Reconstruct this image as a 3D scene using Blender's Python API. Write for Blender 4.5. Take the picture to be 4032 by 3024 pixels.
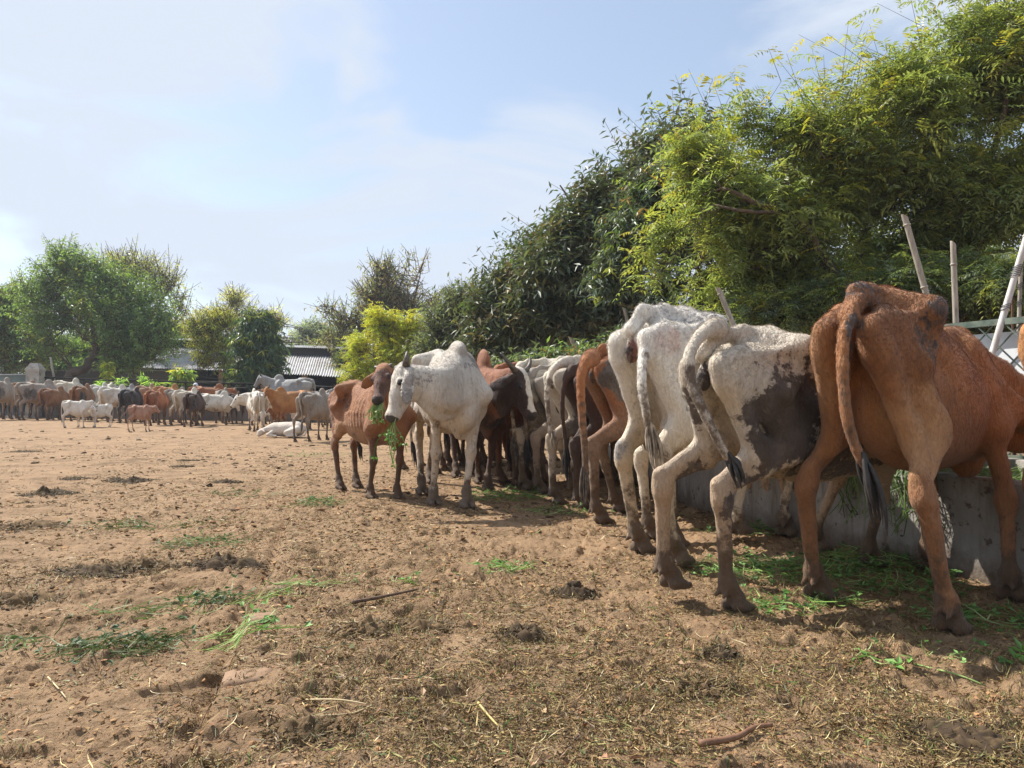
import bpy, math, random
import numpy as np
from mathutils import Vector, Matrix

for _o in list(bpy.data.objects):
    bpy.data.objects.remove(_o, do_unlink=True)
SC = bpy.context.scene
COL = SC.collection

# ------------------------------------------------------------------ camera
FPX = 745.0                      # focal length in pixels of the 1024 px wide picture
CAM_H = 0.90
PITCH = math.radians(1.0)
cam_d = bpy.data.cameras.new("camera")
cam_d.sensor_width = 36.0
cam_d.lens = 36.0 * FPX / 1024.0
cam_d.clip_start = 0.05
cam_d.clip_end = 3000.0
cam = bpy.data.objects.new("camera", cam_d)
COL.objects.link(cam)
cam.location = (0, 0, CAM_H)
cam.rotation_euler = (math.radians(90) + PITCH, 0, 0)
SC.camera = cam

# ------------------------------------------------------------------ sky, sun, exposure
SUN_EL, SUN_DIR = 49.0, (-0.84, 0.54)          # horizontal direction towards the sun (x right, y away)
world = bpy.data.worlds.new("World")
SC.world = world
world.use_nodes = True
wn, wl = world.node_tree.nodes, world.node_tree.links
wn.clear()
w_out = wn.new("ShaderNodeOutputWorld")
w_bg = wn.new("ShaderNodeBackground")
w_sky = wn.new("ShaderNodeTexSky")
w_sky.sky_type = 'NISHITA'
w_sky.sun_disc = False
w_sky.sun_elevation = math.radians(SUN_EL)
w_sky.sun_rotation = math.atan2(SUN_DIR[0], SUN_DIR[1])
w_sky.air_density = 1.15
w_sky.dust_density = 1.2
w_sky.ozone_density = 1.6
w_bg.inputs['Strength'].default_value = 0.105
w_tc = wn.new("ShaderNodeTexCoord")
w_map = wn.new("ShaderNodeMapping")
w_map.inputs['Rotation'].default_value = (0.35, 0.25, 0.6)
w_map.inputs['Scale'].default_value = (1.0, 1.7, 3.2)
w_n1 = wn.new("ShaderNodeTexNoise")
w_n1.inputs['Scale'].default_value = 2.1
w_n1.inputs['Detail'].default_value = 9.0
w_n1.inputs['Roughness'].default_value = 0.52
w_n1.inputs['Distortion'].default_value = 0.55
w_ramp = wn.new("ShaderNodeMapRange")
w_ramp.interpolation_type = 'SMOOTHSTEP'
w_ramp.inputs['From Min'].default_value = 0.40
w_ramp.inputs['From Max'].default_value = 0.55
w_ramp.inputs['To Min'].default_value = 0.34
w_ramp.inputs['To Max'].default_value = 1.0
w_mix = wn.new("ShaderNodeMixRGB")
w_mix.inputs['Color2'].default_value = (4.30, 4.78, 5.55, 1)     # thin high cloud
wl.new(w_tc.outputs['Generated'], w_map.inputs['Vector'])
wl.new(w_map.outputs['Vector'], w_n1.inputs['Vector'])
wl.new(w_n1.outputs['Fac'], w_ramp.inputs['Value'])
wl.new(w_ramp.outputs['Result'], w_mix.inputs['Fac'])
wl.new(w_sky.outputs['Color'], w_mix.inputs['Color1'])
wl.new(w_mix.outputs['Color'], w_bg.inputs['Color'])
wl.new(w_bg.outputs['Background'], w_out.inputs['Surface'])

sun_d = bpy.data.lights.new("sun", 'SUN')
sun_d.energy = 5.0
sun_d.angle = math.radians(0.55)
sun_d.color = (1.0, 0.945, 0.86)
sun = bpy.data.objects.new("sun", sun_d)
COL.objects.link(sun)
_h = math.hypot(*SUN_DIR)
_to_sun = Vector((SUN_DIR[0] / _h * math.cos(math.radians(SUN_EL)), SUN_DIR[1] / _h * math.cos(math.radians(SUN_EL)), math.sin(math.radians(SUN_EL))))
sun.rotation_euler = _to_sun.to_track_quat('Z', 'Y').to_euler()
sun.location = (-20, 10, 25)

SC.view_settings.view_transform = 'Standard'
SC.view_settings.look = 'None'
SC.view_settings.exposure = 0.70
SC.view_settings.gamma = 1.0
SC.view_settings.use_curve_mapping = False
SC.render.engine = 'CYCLES'
SC.cycles.max_bounces = 7
SC.cycles.diffuse_bounces = 4
SC.cycles.glossy_bounces = 2
SC.cycles.transmission_bounces = 4
SC.cycles.transparent_max_bounces = 4
SC.cycles.caustics_reflective = False
SC.cycles.caustics_refractive = False
SC.cycles.use_denoising = True

# ------------------------------------------------------------------ helpers
def ray(px, py):
    u, v = (px - 512.0) / FPX, (384.0 - py) / FPX
    return np.array([u, math.cos(PITCH) - v * math.sin(PITCH), math.sin(PITCH) + v * math.cos(PITCH)])

def gp(px, py):                       # ground point seen at a picture position
    r = ray(px, py)
    t = -CAM_H / r[2]
    return np.array([r[0] * t, r[1] * t])

def at(px, py, y):                    # the point at depth y seen at a picture position
    r = ray(px, py)
    t = y / r[1]
    return np.array([r[0] * t, y, CAM_H + r[2] * t])

def tag(o, label=None, category=None, group=None, kind=None):
    if label: o["label"] = label
    if category: o["category"] = category
    if group: o["group"] = group
    if kind: o["kind"] = kind
    return o

def link(name, data, parent=None):
    o = bpy.data.objects.new(name, data)
    COL.objects.link(o)
    if parent is not None:
        o.parent = parent
    return o

def empty(name, loc=(0, 0, 0), rz=0.0):
    o = bpy.data.objects.new(name, None)
    o.empty_display_size = 0.2
    COL.objects.link(o)
    o.location = loc
    o.rotation_euler = (0, 0, rz)
    return o

def mesh_np(name, V, F, mat=None, smooth=True, attrs=None, face_mats=None):
    """V (n,3); F (m,k) array of one polygon size, or a list of such arrays"""
    Fs = F if isinstance(F, list) else [F]
    Fs = [np.asarray(f, np.int32) for f in Fs if len(f)]
    me = bpy.data.meshes.new(name)
    V = np.ascontiguousarray(V, np.float32)
    me.vertices.add(len(V))
    me.vertices.foreach_set("co", V.ravel())
    nl = sum(f.size for f in Fs)
    npoly = sum(len(f) for f in Fs)
    me.loops.add(nl)
    me.loops.foreach_set("vertex_index", np.concatenate([f.ravel() for f in Fs]) if Fs else np.zeros(0, np.int32))
    me.polygons.add(npoly)
    starts, off = [], 0
    for f in Fs:
        starts.append(off + np.arange(len(f), dtype=np.int32) * f.shape[1])
        off += f.size
    me.polygons.foreach_set("loop_start", np.concatenate(starts))
    me.polygons.foreach_set("use_smooth", np.full(npoly, smooth, bool))
    if attrs:
        for k, a in attrs.items():
            a = np.asarray(a, np.float32)
            if a.ndim == 2:
                if a.shape[1] == 3:
                    a = np.hstack([a, np.ones((len(a), 1), np.float32)])
                at_ = me.attributes.new(k, 'FLOAT_COLOR', 'POINT')
                at_.data.foreach_set("color", np.ascontiguousarray(a).ravel())
            else:
                at_ = me.attributes.new(k, 'FLOAT', 'POINT')
                at_.data.foreach_set("value", a)
    me.update(calc_edges=True)
    me.validate()
    if mat is not None:
        me.materials.append(mat)
    return me

# value noise on numpy arrays, 0..1
def _hash(ix, iy, iz, seed):
    n = (ix.astype(np.int64) * 374761393 + iy.astype(np.int64) * 668265263 + iz.astype(np.int64) * 2147483647 + seed * 1274126177) & 0xFFFFFFFF
    n = ((n ^ (n >> 13)) * 1274126177) & 0xFFFFFFFF
    n = ((n ^ (n >> 16)) * 2246822519) & 0xFFFFFFFF
    return ((n ^ (n >> 15)) & 0xFFFF).astype(np.float32) / 65535.0

def vnoise(x, y, z=0.0, seed=0):
    x = np.asarray(x, np.float32); y = np.asarray(y, np.float32)
    z = np.zeros_like(x) + np.float32(z) if np.isscalar(z) else np.asarray(z, np.float32)
    ix, iy, iz = np.floor(x), np.floor(y), np.floor(z)
    fx, fy, fz = x - ix, y - iy, z - iz
    fx, fy, fz = fx * fx * (3 - 2 * fx), fy * fy * (3 - 2 * fy), fz * fz * (3 - 2 * fz)
    def c(a, b, d): return _hash(ix + a, iy + b, iz + d, seed)
    x00 = c(0, 0, 0) * (1 - fx) + c(1, 0, 0) * fx
    x10 = c(0, 1, 0) * (1 - fx) + c(1, 1, 0) * fx
    x01 = c(0, 0, 1) * (1 - fx) + c(1, 0, 1) * fx
    x11 = c(0, 1, 1) * (1 - fx) + c(1, 1, 1) * fx
    return (x00 * (1 - fy) + x10 * fy) * (1 - fz) + (x01 * (1 - fy) + x11 * fy) * fz

def fbm(x, y, z=0.0, seed=0, octaves=3):
    r, a, tot = 0.0, 1.0, 0.0
    for o in range(octaves):
        r = r + a * vnoise(np.asarray(x) * 2 ** o, np.asarray(y) * 2 ** o, z if np.isscalar(z) else np.asarray(z) * 2 ** o, seed + 17 * o)
        tot += a; a *= 0.5
    return r / tot

def sstep(a, b, x):
    t = np.clip((x - a) / (b - a), 0, 1)
    return t * t * (3 - 2 * t)

def nrm(v):
    v = np.asarray(v, float)
    return v / max(1e-9, np.linalg.norm(v))

class MB:
    """collects simple solids, links them as ONE mesh object"""
    def __init__(s): s.V, s.F = [], {}
    def add(s, V, faces):
        o = sum(len(v) for v in s.V)
        s.V.append(np.asarray(V, float))
        for f in faces:
            s.F.setdefault(len(f), []).append([i + o for i in f])
        return s
    def box(s, c, size, rot=None):
        c = np.asarray(c, float); h = np.asarray(size, float) / 2
        P = np.array([[x, y, z] for x in (-1, 1) for y in (-1, 1) for z in (-1, 1)], float) * h
        if rot is not None: P = P @ np.asarray(rot, float).T
        return s.add(P + c, [(0, 1, 3, 2), (4, 6, 7, 5), (0, 4, 5, 1), (2, 3, 7, 6), (0, 2, 6, 4), (1, 5, 7, 3)])
    def bar(s, a, b, w, t, up=(0, 0, 1)):
        a, b = np.asarray(a, float), np.asarray(b, float)
        d = nrm(b - a); u = nrm(np.cross(np.cross(d, up), d)) if abs(np.dot(d, nrm(up))) < .99 else nrm(np.cross(d, (1, 0, 0)))
        v = np.cross(d, u)
        R = np.stack([d, v, u], 1)
        return s.box((a + b) / 2, (np.linalg.norm(b - a), w, t), R)
    def tube(s, pts, rad, n=8, cap=True):
        pts = np.asarray(pts, float); m = len(pts)
        rad = np.full(m, rad, float) if np.isscalar(rad) else np.asarray(rad, float)
        T = np.gradient(pts, axis=0)
        T /= np.maximum(1e-9, np.linalg.norm(T, axis=1))[:, None]
        ref = np.array([0, 0, 1.0]) if abs(T[0][2]) < .8 else np.array([1.0, 0, 0])
        V = []
        u = nrm(np.cross(T[0], ref))
        for i in range(m):
            u = nrm(u - T[i] * np.dot(u, T[i]))
            w = np.cross(T[i], u)
            for k in range(n):
                a = 2 * math.pi * k / n
                V.append(pts[i] + rad[i] * (math.cos(a) * u + math.sin(a) * w))
        F = [(i * n + k, i * n + (k + 1) % n, (i + 1) * n + (k + 1) % n, (i + 1) * n + k) for i in range(m - 1) for k in range(n)]
        if cap:
            F.append(tuple(reversed(range(n)))); F.append(tuple((m - 1) * n + k for k in range(n)))
        return s.add(V, F)
    def build(s, name, mat, parent=None, smooth=False, attrs=None):
        me = mesh_np(name, np.concatenate(s.V), [np.array(f) for f in s.F.values()], mat, smooth, attrs)
        return link(name, me, parent)

# ------------------------------------------------------------------ materials
def mat_new(name):
    m = bpy.data.materials.new(name)
    m.use_nodes = True
    nt = m.node_tree
    for n in list(nt.nodes): nt.nodes.remove(n)
    out = nt.nodes.new("ShaderNodeOutputMaterial")
    b = nt.nodes.new("ShaderNodeBsdfPrincipled")
    nt.links.new(b.outputs[0], out.inputs['Surface'])
    return m, nt, b

class NT:
    def __init__(s, nt): s.nt = nt
    def n(s, t, **kw):
        nd = s.nt.nodes.new("ShaderNode" + t)
        for k, v in kw.items(): setattr(nd, k, v)
        return nd
    def l(s, a, b): s.nt.links.new(a, b)
    def val(s, sock, v):
        if hasattr(v, 'is_output'): s.l(v, sock)
        else:
            if isinstance(v, (tuple, list)) and len(v) == 3 and sock.type == 'RGBA': v = (*v, 1)
            sock.default_value = v
    def noise(s, scale, detail=4, rough=.55, vec=None, dist=0.0, out='Fac'):
        nd = s.n("TexNoise")
        nd.inputs['Scale'].default_value = scale; nd.inputs['Detail'].default_value = detail
        nd.inputs['Roughness'].default_value = rough; nd.inputs['Distortion'].default_value = dist
        if vec is not None: s.l(vec, nd.inputs['Vector'])
        return nd.outputs[out]
    def rng(s, x, a, b, c=0.0, d=1.0, smooth=True):
        nd = s.n("MapRange")
        if smooth: nd.interpolation_type = 'SMOOTHSTEP'
        s.l(x, nd.inputs['Value'])
        for k, v in zip(('From Min', 'From Max', 'To Min', 'To Max'), (a, b, c, d)): s.val(nd.inputs[k], v)
        return nd.outputs['Result']
    def mix(s, f, a, b, mode='MIX'):
        nd = s.n("MixRGB", blend_type=mode)
        s.val(nd.inputs['Fac'], f); s.val(nd.inputs['Color1'], a); s.val(nd.inputs['Color2'], b)
        return nd.outputs['Color']
    def math(s, op, a, b=0.0):
        nd = s.n("Math", operation=op)
        s.val(nd.inputs[0], a); s.val(nd.inputs[1], b)
        return nd.outputs[0]
    def obj(s): return s.n("TexCoord").outputs['Object']
    def pos(s): return s.n("NewGeometry").outputs['Position']
    def scaled(s, vec, sc):
        nd = s.n("Mapping"); s.l(vec, nd.inputs['Vector']); nd.inputs['Scale'].default_value = sc
        return nd.outputs['Vector']
    def bump(s, h, strength, dist):
        nd = s.n("Bump"); nd.inputs['Strength'].default_value = strength; nd.inputs['Distance'].default_value = dist
        s.l(h, nd.inputs['Height']); return nd.outputs['Normal']

def mat_simple(name, c1, c2=None, scale=8.0, rough=.8, bump=0.0, bscale=40.0, stretch=None, metallic=0.0, c3=None, s3=2.0):
    m, nt, b = mat_new(name); N = NT(nt)
    v = N.obj()
    if stretch: v = N.scaled(v, stretch)
    col = N.mix(N.rng(N.noise(scale, 5, .6, v), .35, .65), c1, c2 or c1)
    if c3: col = N.mix(N.rng(N.noise(s3, 6, .65, v), .52, .68), col, c3)
    N.l(col, b.inputs['Base Color'])
    b.inputs['Roughness'].default_value = rough
    b.inputs['Metallic'].default_value = metallic
    if bump:
        N.l(N.bump(N.noise(bscale, 5, .6, v), .6, bump), b.inputs['Normal'])
    return m
# ------------------------------------------------------------------ cattle: one smooth surface grown from bones
class Field:
    def __init__(s, lo, hi, h):
        s.lo, s.h = np.asarray(lo, float), h
        s.n = np.ceil((np.asarray(hi, float) - s.lo) / h).astype(int) + 1
        s.ax = [(s.lo[i] + h * np.arange(s.n[i])).astype(np.float32) for i in range(3)]
        s.F = np.full(s.n, 0.3, np.float32)
    def _win(s, lo, hi):
        i0 = np.clip(np.floor((lo - s.lo) / s.h).astype(int), 0, s.n)
        i1 = np.clip(np.ceil((hi - s.lo) / s.h).astype(int) + 1, 0, s.n)
        if (i1 <= i0).any(): return None
        sl = tuple(slice(a, b) for a, b in zip(i0, i1))
        g = np.meshgrid(*[s.ax[k][sl[k]] for k in range(3)], indexing='ij', sparse=True)
        return sl, g
    def _put(s, sl, d, k, sub):
        f = s.F[sl]
        if sub: f, d = -f, d
        hh = np.maximum(k - np.abs(f - d), 0) / k
        r = np.minimum(f, d) - hh * hh * k * .25
        s.F[sl] = -r if sub else r
    def cone(s, a, b, ra, rb, k=.03, flat=None, sub=False):
        a, b = np.asarray(a, float), np.asarray(b, float)
        m = max(ra, rb) + k + .03
        w = s._win(np.minimum(a, b) - m, np.maximum(a, b) + m)
        if w is None: return s
        sl, (X, Y, Z) = w
        ba = b - a; L2 = max(1e-9, float(ba @ ba))
        px, py, pz = X - a[0], Y - a[1], Z - a[2]
        t = np.clip((px * ba[0] + py * ba[1] + pz * ba[2]) / L2, 0, 1)
        qx, qy, qz = px - t * ba[0], py - t * ba[1], pz - t * ba[2]
        d2 = qx * qx + qy * qy + qz * qz
        if flat is not None:
            n, sc = nrm(flat[0]), flat[1]
            c = qx * n[0] + qy * n[1] + qz * n[2]
            d2 = d2 + c * c * (1 / sc ** 2 - 1)
        d = np.sqrt(d2) - (ra + (rb - ra) * t)
        if flat is not None: d = d * (0.5 + 0.5 * flat[1])
        s._put(sl, d, k, sub); return s
    def ell(s, c, r, k=.04, rot=None, sub=False):
        c, r = np.asarray(c, float), np.asarray(r, float)
        m = max(r) + k + .03
        w = s._win(c - m, c + m)
        if w is None: return s
        sl, (X, Y, Z) = w
        px, py, pz = X - c[0], Y - c[1], Z - c[2]
        if rot is not None:
            R = np.asarray(rot, float)           # columns are the axes
            px, py, pz = [px * R[0, i] + py * R[1, i] + pz * R[2, i] for i in range(3)]
        q0 = np.sqrt((px / r[0]) ** 2 + (py / r[1]) ** 2 + (pz / r[2]) ** 2)
        q1 = np.sqrt((px / r[0] ** 2) ** 2 + (py / r[1] ** 2) ** 2 + (pz / r[2] ** 2) ** 2) + 1e-6
        d = q0 * (q0 - 1) / q1
        s._put(sl, d, k, sub); return s
    def chain(s, pts, rads, k=.03, flat=None):
        for i in range(len(pts) - 1): s.cone(pts[i], pts[i + 1], rads[i], rads[i + 1], k, flat)
        return s
    def nets(s):
        F = s.F; ins = F < 0
        c = [ins[a:F.shape[0] - 1 + a, b:F.shape[1] - 1 + b, d:F.shape[2] - 1 + d] for a in (0, 1) for b in (0, 1) for d in (0, 1)]
        cnt = sum(x.astype(np.int8) for x in c)
        I = np.argwhere((cnt > 0) & (cnt < 8))
        idx = np.full(cnt.shape, -1, np.int32); idx[tuple(I.T)] = np.arange(len(I))
        acc = np.zeros((len(I), 3), np.float32); num = np.zeros(len(I), np.float32)
        cor = [(a, b, d) for a in (0, 1) for b in (0, 1) for d in (0, 1)]
        for p in range(8):
            for q in range(p + 1, 8):
                df = np.array(cor[q]) - np.array(cor[p])
                if df.sum() != 1 or np.abs(df).sum() != 1: continue
                f0 = F[tuple((I + cor[p]).T)]; f1 = F[tuple((I + cor[q]).T)]
                m = (f0 < 0) != (f1 < 0)
                t = np.where(m, f0 / np.where(m, f0 - f1, 1), 0)
                P = np.array(cor[p], np.float32) + t[:, None] * df
                acc += np.where(m[:, None], P, 0); num += m
        V = (I + acc / num[:, None]) * s.h + s.lo
        Q = []
        for ax in range(3):
            sl0 = [slice(None)] * 3; sl1 = [slice(None)] * 3
            sl0[ax] = slice(0, -1); sl1[ax] = slice(1, None)
            a, b = ins[tuple(sl0)], ins[tuple(sl1)]
            o1, o2 = (ax + 1) % 3, (ax + 2) % 3
            for sign in (True, False):
                E = np.argwhere((a != b) & (a == sign))
                E = E[(E[:, o1] > 0) & (E[:, o2] > 0) & (E[:, o1] < F.shape[o1] - 1) & (E[:, o2] < F.shape[o2] - 1)]
                def g(d1, d2):
                    e = E.copy(); e[:, o1] -= d1; e[:, o2] -= d2
                    return idx[tuple(e.T)]
                q = np.stack([g(1, 1), g(0, 1), g(0, 0), g(1, 0)], 1)
                Q.append(q if sign else q[:, ::-1])
        Q = np.concatenate(Q)
        return V, Q[(Q >= 0).all(1)]

def smooth_mesh(V, Q, it=2, lam=.5):
    e = np.concatenate([Q[:, [0, 1]], Q[:, [1, 2]], Q[:, [2, 3]], Q[:, [3, 0]]])
    for _ in range(it):
        acc = np.zeros_like(V); n = np.zeros(len(V))
        for k in range(3):
            acc[:, k] = np.bincount(e[:, 0], V[e[:, 1], k], len(V)) + np.bincount(e[:, 1], V[e[:, 0], k], len(V))
        n = np.bincount(e[:, 0], minlength=len(V)) + np.bincount(e[:, 1], minlength=len(V))
        V = V + lam * (acc / np.maximum(n, 1)[:, None] - V)
    return V

def bez(p0, p1, p2, p3, n):
    t = np.linspace(0, 1, n)[:, None]
    p0, p1, p2, p3 = [np.asarray(p, float) for p in (p0, p1, p2, p3)]
    return (1 - t) ** 3 * p0 + 3 * t * (1 - t) ** 2 * p1 + 3 * t * t * (1 - t) * p2 + t ** 3 * p3

def catmull(P, n=4):
    P = [np.asarray(p, float) for p in P]
    P = [2 * P[0] - P[1]] + P + [2 * P[-1] - P[-2]]
    out = []
    for i in range(1, len(P) - 2):
        for k in range(n):
            t = k / n
            out.append(.5 * (2 * P[i] + (P[i + 1] - P[i - 1]) * t + (2 * P[i - 1] - 5 * P[i] + 4 * P[i + 1] - P[i + 2]) * t * t + (3 * P[i] - P[i - 1] - 3 * P[i + 1] + P[i + 2]) * t ** 3))
    out.append(P[-2])
    return np.array(out)

FOOT0 = {'hl': (-.57, .14, 0), 'hr': (-.57, -.14, 0), 'fl': (.50, .14, 0), 'fr': (.50, -.14, 0)}

def cow_shape(feet=None, poll=(1.02, 0, 1.12), muzzle=(1.25, 0, .80), head_up=None, neck_mid=None, ears=((-.2, .9, -.45), (-.2, -.9, -.45)), ear_len=.22,
              tail=None, thin=1.0, hump=1.0, dewlap=1.0, calf=False, res=.014, seed=0, lying=False, ribs=False, patches=(), light=(), mud=1.0, belly=1.0, headk=1.0, tail_r=1.0, udder=0.0, blaze=False, drop=0.0, ears_abs=None, rib_k=1.0, rump=1.0, wide=1.0, face_dark=0.0, ear_dark=0.0):
    """a standing cow, +x forward, hind and fore feet at z=0 -> vertices, quads, zones, anatomy"""
    feet = dict(FOOT0, **(feet or {}))
    poll, muzzle = np.asarray(poll, float), np.asarray(muzzle, float)
    tail = tail if tail is not None else [(-.70, 0, 1.20), (-.78, 0, 1.08), (-.80, .01, .85), (-.78, .0, .62), (-.77, 0, .48)]
    allp = np.array(list(feet.values()) + [poll, muzzle] + list(tail))
    lo = np.minimum(allp.min(0) - .22, [-.86, -.42, -.02]); hi = np.maximum(allp.max(0) + .26, [.80, .42, 1.50])
    lo[2] = -.02
    A = Field(lo, hi, res)
    tail_out = catmull(tail, 4)
    if rump != 1.0:
        tl = []
        for p in tail:
            kk = (1 - rump) * float(sstep(.40, .75, np.float64(p[2])))
            tl.append(((p[0] + .25 * kk) / (1 - kk) if p[0] < -.3 else p[0], p[1], p[2]))
        tail = tl
    th = thin
    # torso
    A.ell((.14, 0, .87), (.56, .245 * th, .325), .06)
    A.ell((-.08, 0, .86 - .02 * (belly - 1)), (.37, .215 * th * belly, .275 * belly), .10)
    A.cone((-.42, 0, 1.14), (.15, 0, 1.10), .095, .11, .08)
    A.ell((.50, 0, .88), (.24, .205 * th, .31), .08)
    A.ell((.66, 0, .70), (.11, .085, .12), .09)
    if not lying:
        A.chain([(-.27, 0, 1.235), (0, 0, 1.195), (.28, 0, 1.185), (.50, 0, 1.20)], [.026, .024, .028, .05], .045)
        A.chain([(-.27, 0, 1.235), (-.45, 0, 1.245), (-.62, 0, 1.225), (-.71, 0, 1.14)], [.027, .032, .038, .036], .045)
    for s in (1, -1):
        A.ell((-.50, .105 * s, 1.06), (.20, .082, .14), .06)                     # rump
        A.cone((-.27, .228 * s, 1.185), (-.29, .03 * s, 1.222), .032, .042, .06)      # hook bone to loin
        A.cone((-.27, .230 * s, 1.178), (-.30, .200 * s, 1.07), .034, .05, .04)
        A.cone((-.27, .222 * s, 1.172), (-.68, .105 * s, 1.095), .026, .036, .045)     # hook to pin
        A.cone((-.70, .105 * s, 1.085), (-.66, .11 * s, 1.02), .042, .05, .05)
        A.cone((-.27, .20 * s, 1.12), (-.42, .19 * s, .98), .05, .08, .07)
        # shoulder
        A.cone((.40, .090 * s, 1.17), (.62, .168 * s, .88), .048, .072, .04)
        A.cone((.40, .10 * s, 1.12), (.45, .19 * s, .76), .07, .075, .07)
        if ribs:
            for i in range(8):
                x = -.14 + .068 * i
                P = []
                for a in np.linspace(.55, 2.35, 5):
                    xx = x + .05 * (a - .6) * -.6
                    wy = .245 * th * math.sqrt(max(.05, 1 - ((xx - .1) / .62) ** 2))
                    P.append((xx, s * (wy * math.sin(a) - .002), .87 + .31 * math.cos(a)))
                A.chain(P, np.array([.010, .013, .013, .012, .008]) * rib_k, .03)
    A.ell((.45, 0, 1.215 + .03 * hump), (.17, .062, .075 + .065 * hump), .06)     # hump
    # hollows of a lean animal
    for s in (1, -1):
        A.ell((-.15, .285 * s, 1.06), (.12, .13, .15), .06, sub=True)
        A.ell((-.50, .180 * s, 1.235), (.15, .075, .045), .06, sub=True)
        A.cone((-.36, .05 * s, 1.195), (-.28, .19 * s, 1.160), .060, .050, .06)
        A.ell((-.40, .255 * s, 1.09), (.10, .06, .08), .05, sub=True)
        A.ell((-.64, .055 * s, 1.215), (.07, .028, .05), .04, sub=True)
    # legs
    toes = []
    for key, s in (('hl', 1), ('hr', -1)):
        F = np.asarray(feet[key], float); F0 = np.array([-.57, .14 * s, 0])
        D = F - F0
        hip = np.array([-.46, .15 * s, 1.0]); sti = np.array([-.31, .195 * s, .735]) + D * np.array([.22, .2, .18])
        hock = np.array([-.665, .145 * s, .525]) + D * np.array([.72, .72, .45]); fet = np.array([-.605, .14 * s, .135]) + D
        toe = np.array([-.535, .14 * s, .03]) + D
        A.cone(hip, sti, .112, .076, .06, ((0, 1, 0), .62))
        A.cone((-.655, .115 * s, 1.02), sti + (-.17, -.030 * s, -.08), .060, .046, .05)
        A.cone(sti, hock + (.035, 0, .04), .074, .033, .045, ((0, 1, 0), .8))
        A.cone(sti + (-.18, -.035 * s, .0), hock + (-.015, 0, .06), .044, .025, .04)
        A.ell(hock, (.046, .036, .058), .03)
        A.cone(hock + (-.03, 0, .05), hock + (-.01, 0, -.03), .03, .038, .03)
        A.cone(hock, fet, .037, .027, .03)
        A.cone(hock + (-.02, 0, -.03), fet + (-.022, 0, .03), .018, .016, .02)
        A.ell(fet, (.039, .036, .040), .025)
        A.cone(fet, toe + (-.01, 0, .035), .035, .040, .025)
        for q in (1, -1):
            A.cone(toe + (-.035, .033 * q, .010), toe + (.056, .028 * q, -.008), .032, .019, .008)
            A.cone(fet + (-.035, .02 * q, -.035), fet + (-.05, .022 * q, -.05), .014, .010, .012)
        toes.append(toe)
    for key, s in (('fl', 1), ('fr', -1)):
        F = np.asarray(feet[key], float); F0 = np.array([.50, .14 * s, 0])
        D = F - F0
        sh = np.array([.60, .16 * s, .86]); el = np.array([.44, .175 * s, .74]) + D * np.array([.15, .15, .1])
        kn = np.array([.50, .145 * s, .42]) + D * np.array([.55, .6, .55]); fet = np.array([.475, .14 * s, .125]) + D
        if D[2] > .05: kn = kn + np.array([.10, 0, .05])
        toe = np.array([.53, .14 * s, .03]) + D
        A.cone(sh, el, .085, .072, .05)
        A.cone(el + (.0, 0, .03), kn, .068, .037, .05, ((0, 1, 0), .85))
        A.ell(kn, (.042, .041, .060), .03)
        A.cone(kn, fet, .033, .026, .03)
        A.ell(fet, (.040, .039, .040), .025)
        A.cone(fet, toe + (-.015, 0, .035), .034, .040, .025)
        for q in (1, -1):
            A.cone(toe + (-.032, .034 * q, .010), toe + (.054, .029 * q, -.008), .033, .020, .008)
            A.cone(fet + (-.032, .02 * q, -.035), fet + (-.045, .022 * q, -.05), .014, .010, .012)
        toes.append(toe)
    if udder:
        A.ell((-.30, 0, .66), (.15, .11, .10 * udder), .06)
        for q in (1, -1):
            for xx in (-.26, -.36): A.cone((xx, .05 * q, .60), (xx, .055 * q, .53), .018, .012, .02)
    if res < .016:
        A.ell((-.700, 0, 1.035), (.040, .030, .060), .025)
    # head frame
    L = np.linalg.norm(muzzle - poll)
    d = (muzzle - poll) / L
    up = np.asarray(head_up if head_up is not None else (0.0, 0, 1.0), float)
    u = up - d * (up @ d)
    if np.linalg.norm(u) < .15: u = np.array([1.0, 0, .2]) - d * (np.array([1.0, 0, .2]) @ d)
    u = nrm(u); w = np.cross(u, d)                    # w points to the animal's left
    hs = headk * L / .46
    H = lambda a, b=0.0, c=0.0: poll + hs * (a * d + b * w + c * u)
    R = np.stack([d, w, u], 1)
    # neck
    nape, throat = H(.03, 0, -.05), H(.10, 0, -.13)
    tangent = -d * .5 - u * .6
    mid = np.asarray(neck_mid, float) if neck_mid is not None else None
    b0, b1 = np.array([.46, 0, 1.12]), np.array([.60, 0, .86])
    if mid is None:
        top = bez(b0, b0 + (.18, 0, .03), nape + nrm(b0 - nape) * .15, nape, 6)
        bot = bez(b1, b1 + (.12, 0, .05), throat + nrm(b1 - throat) * .15, throat, 6)
    else:
        top = catmull([b0, mid + (0, 0, .06), nape], 4)
        bot = catmull([b1, mid + (0, 0, -.10), throat], 4)
    A.chain(top, np.linspace(.085, .070 * hs, len(top)), .05)
    A.chain(bot, np.linspace(.105, .062 * hs, len(bot)), .06)
    ctr = (top[::1][:len(bot)] + bot[:len(top)]) / 2
    A.chain(ctr, np.linspace(.105, .060 * hs, len(ctr)), .05)
    if dewlap > 0:
        lo_ = bot + np.array([0, 0, -.07 * dewlap]) * np.sin(np.linspace(.5, 2.8, len(bot)))[:, None] + np.array([0, 0, -.03 * dewlap])
        lo_ = np.vstack([[(.60, 0, .64 - .05 * dewlap)], lo_])
        side = nrm(np.cross(bot[-1] - bot[0], (0, 0, 1)))
        A.chain(lo_, np.linspace(.10, .05, len(lo_)), .05, (side, .3))
    # skull
    A.ell(H(.09, 0, -.025), np.array([.125, .088, .092]) * hs, .03, R)
    A.cone(H(.05, 0, -.015), H(.24, 0, -.025), .083 * hs, .066 * hs, .03)
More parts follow.
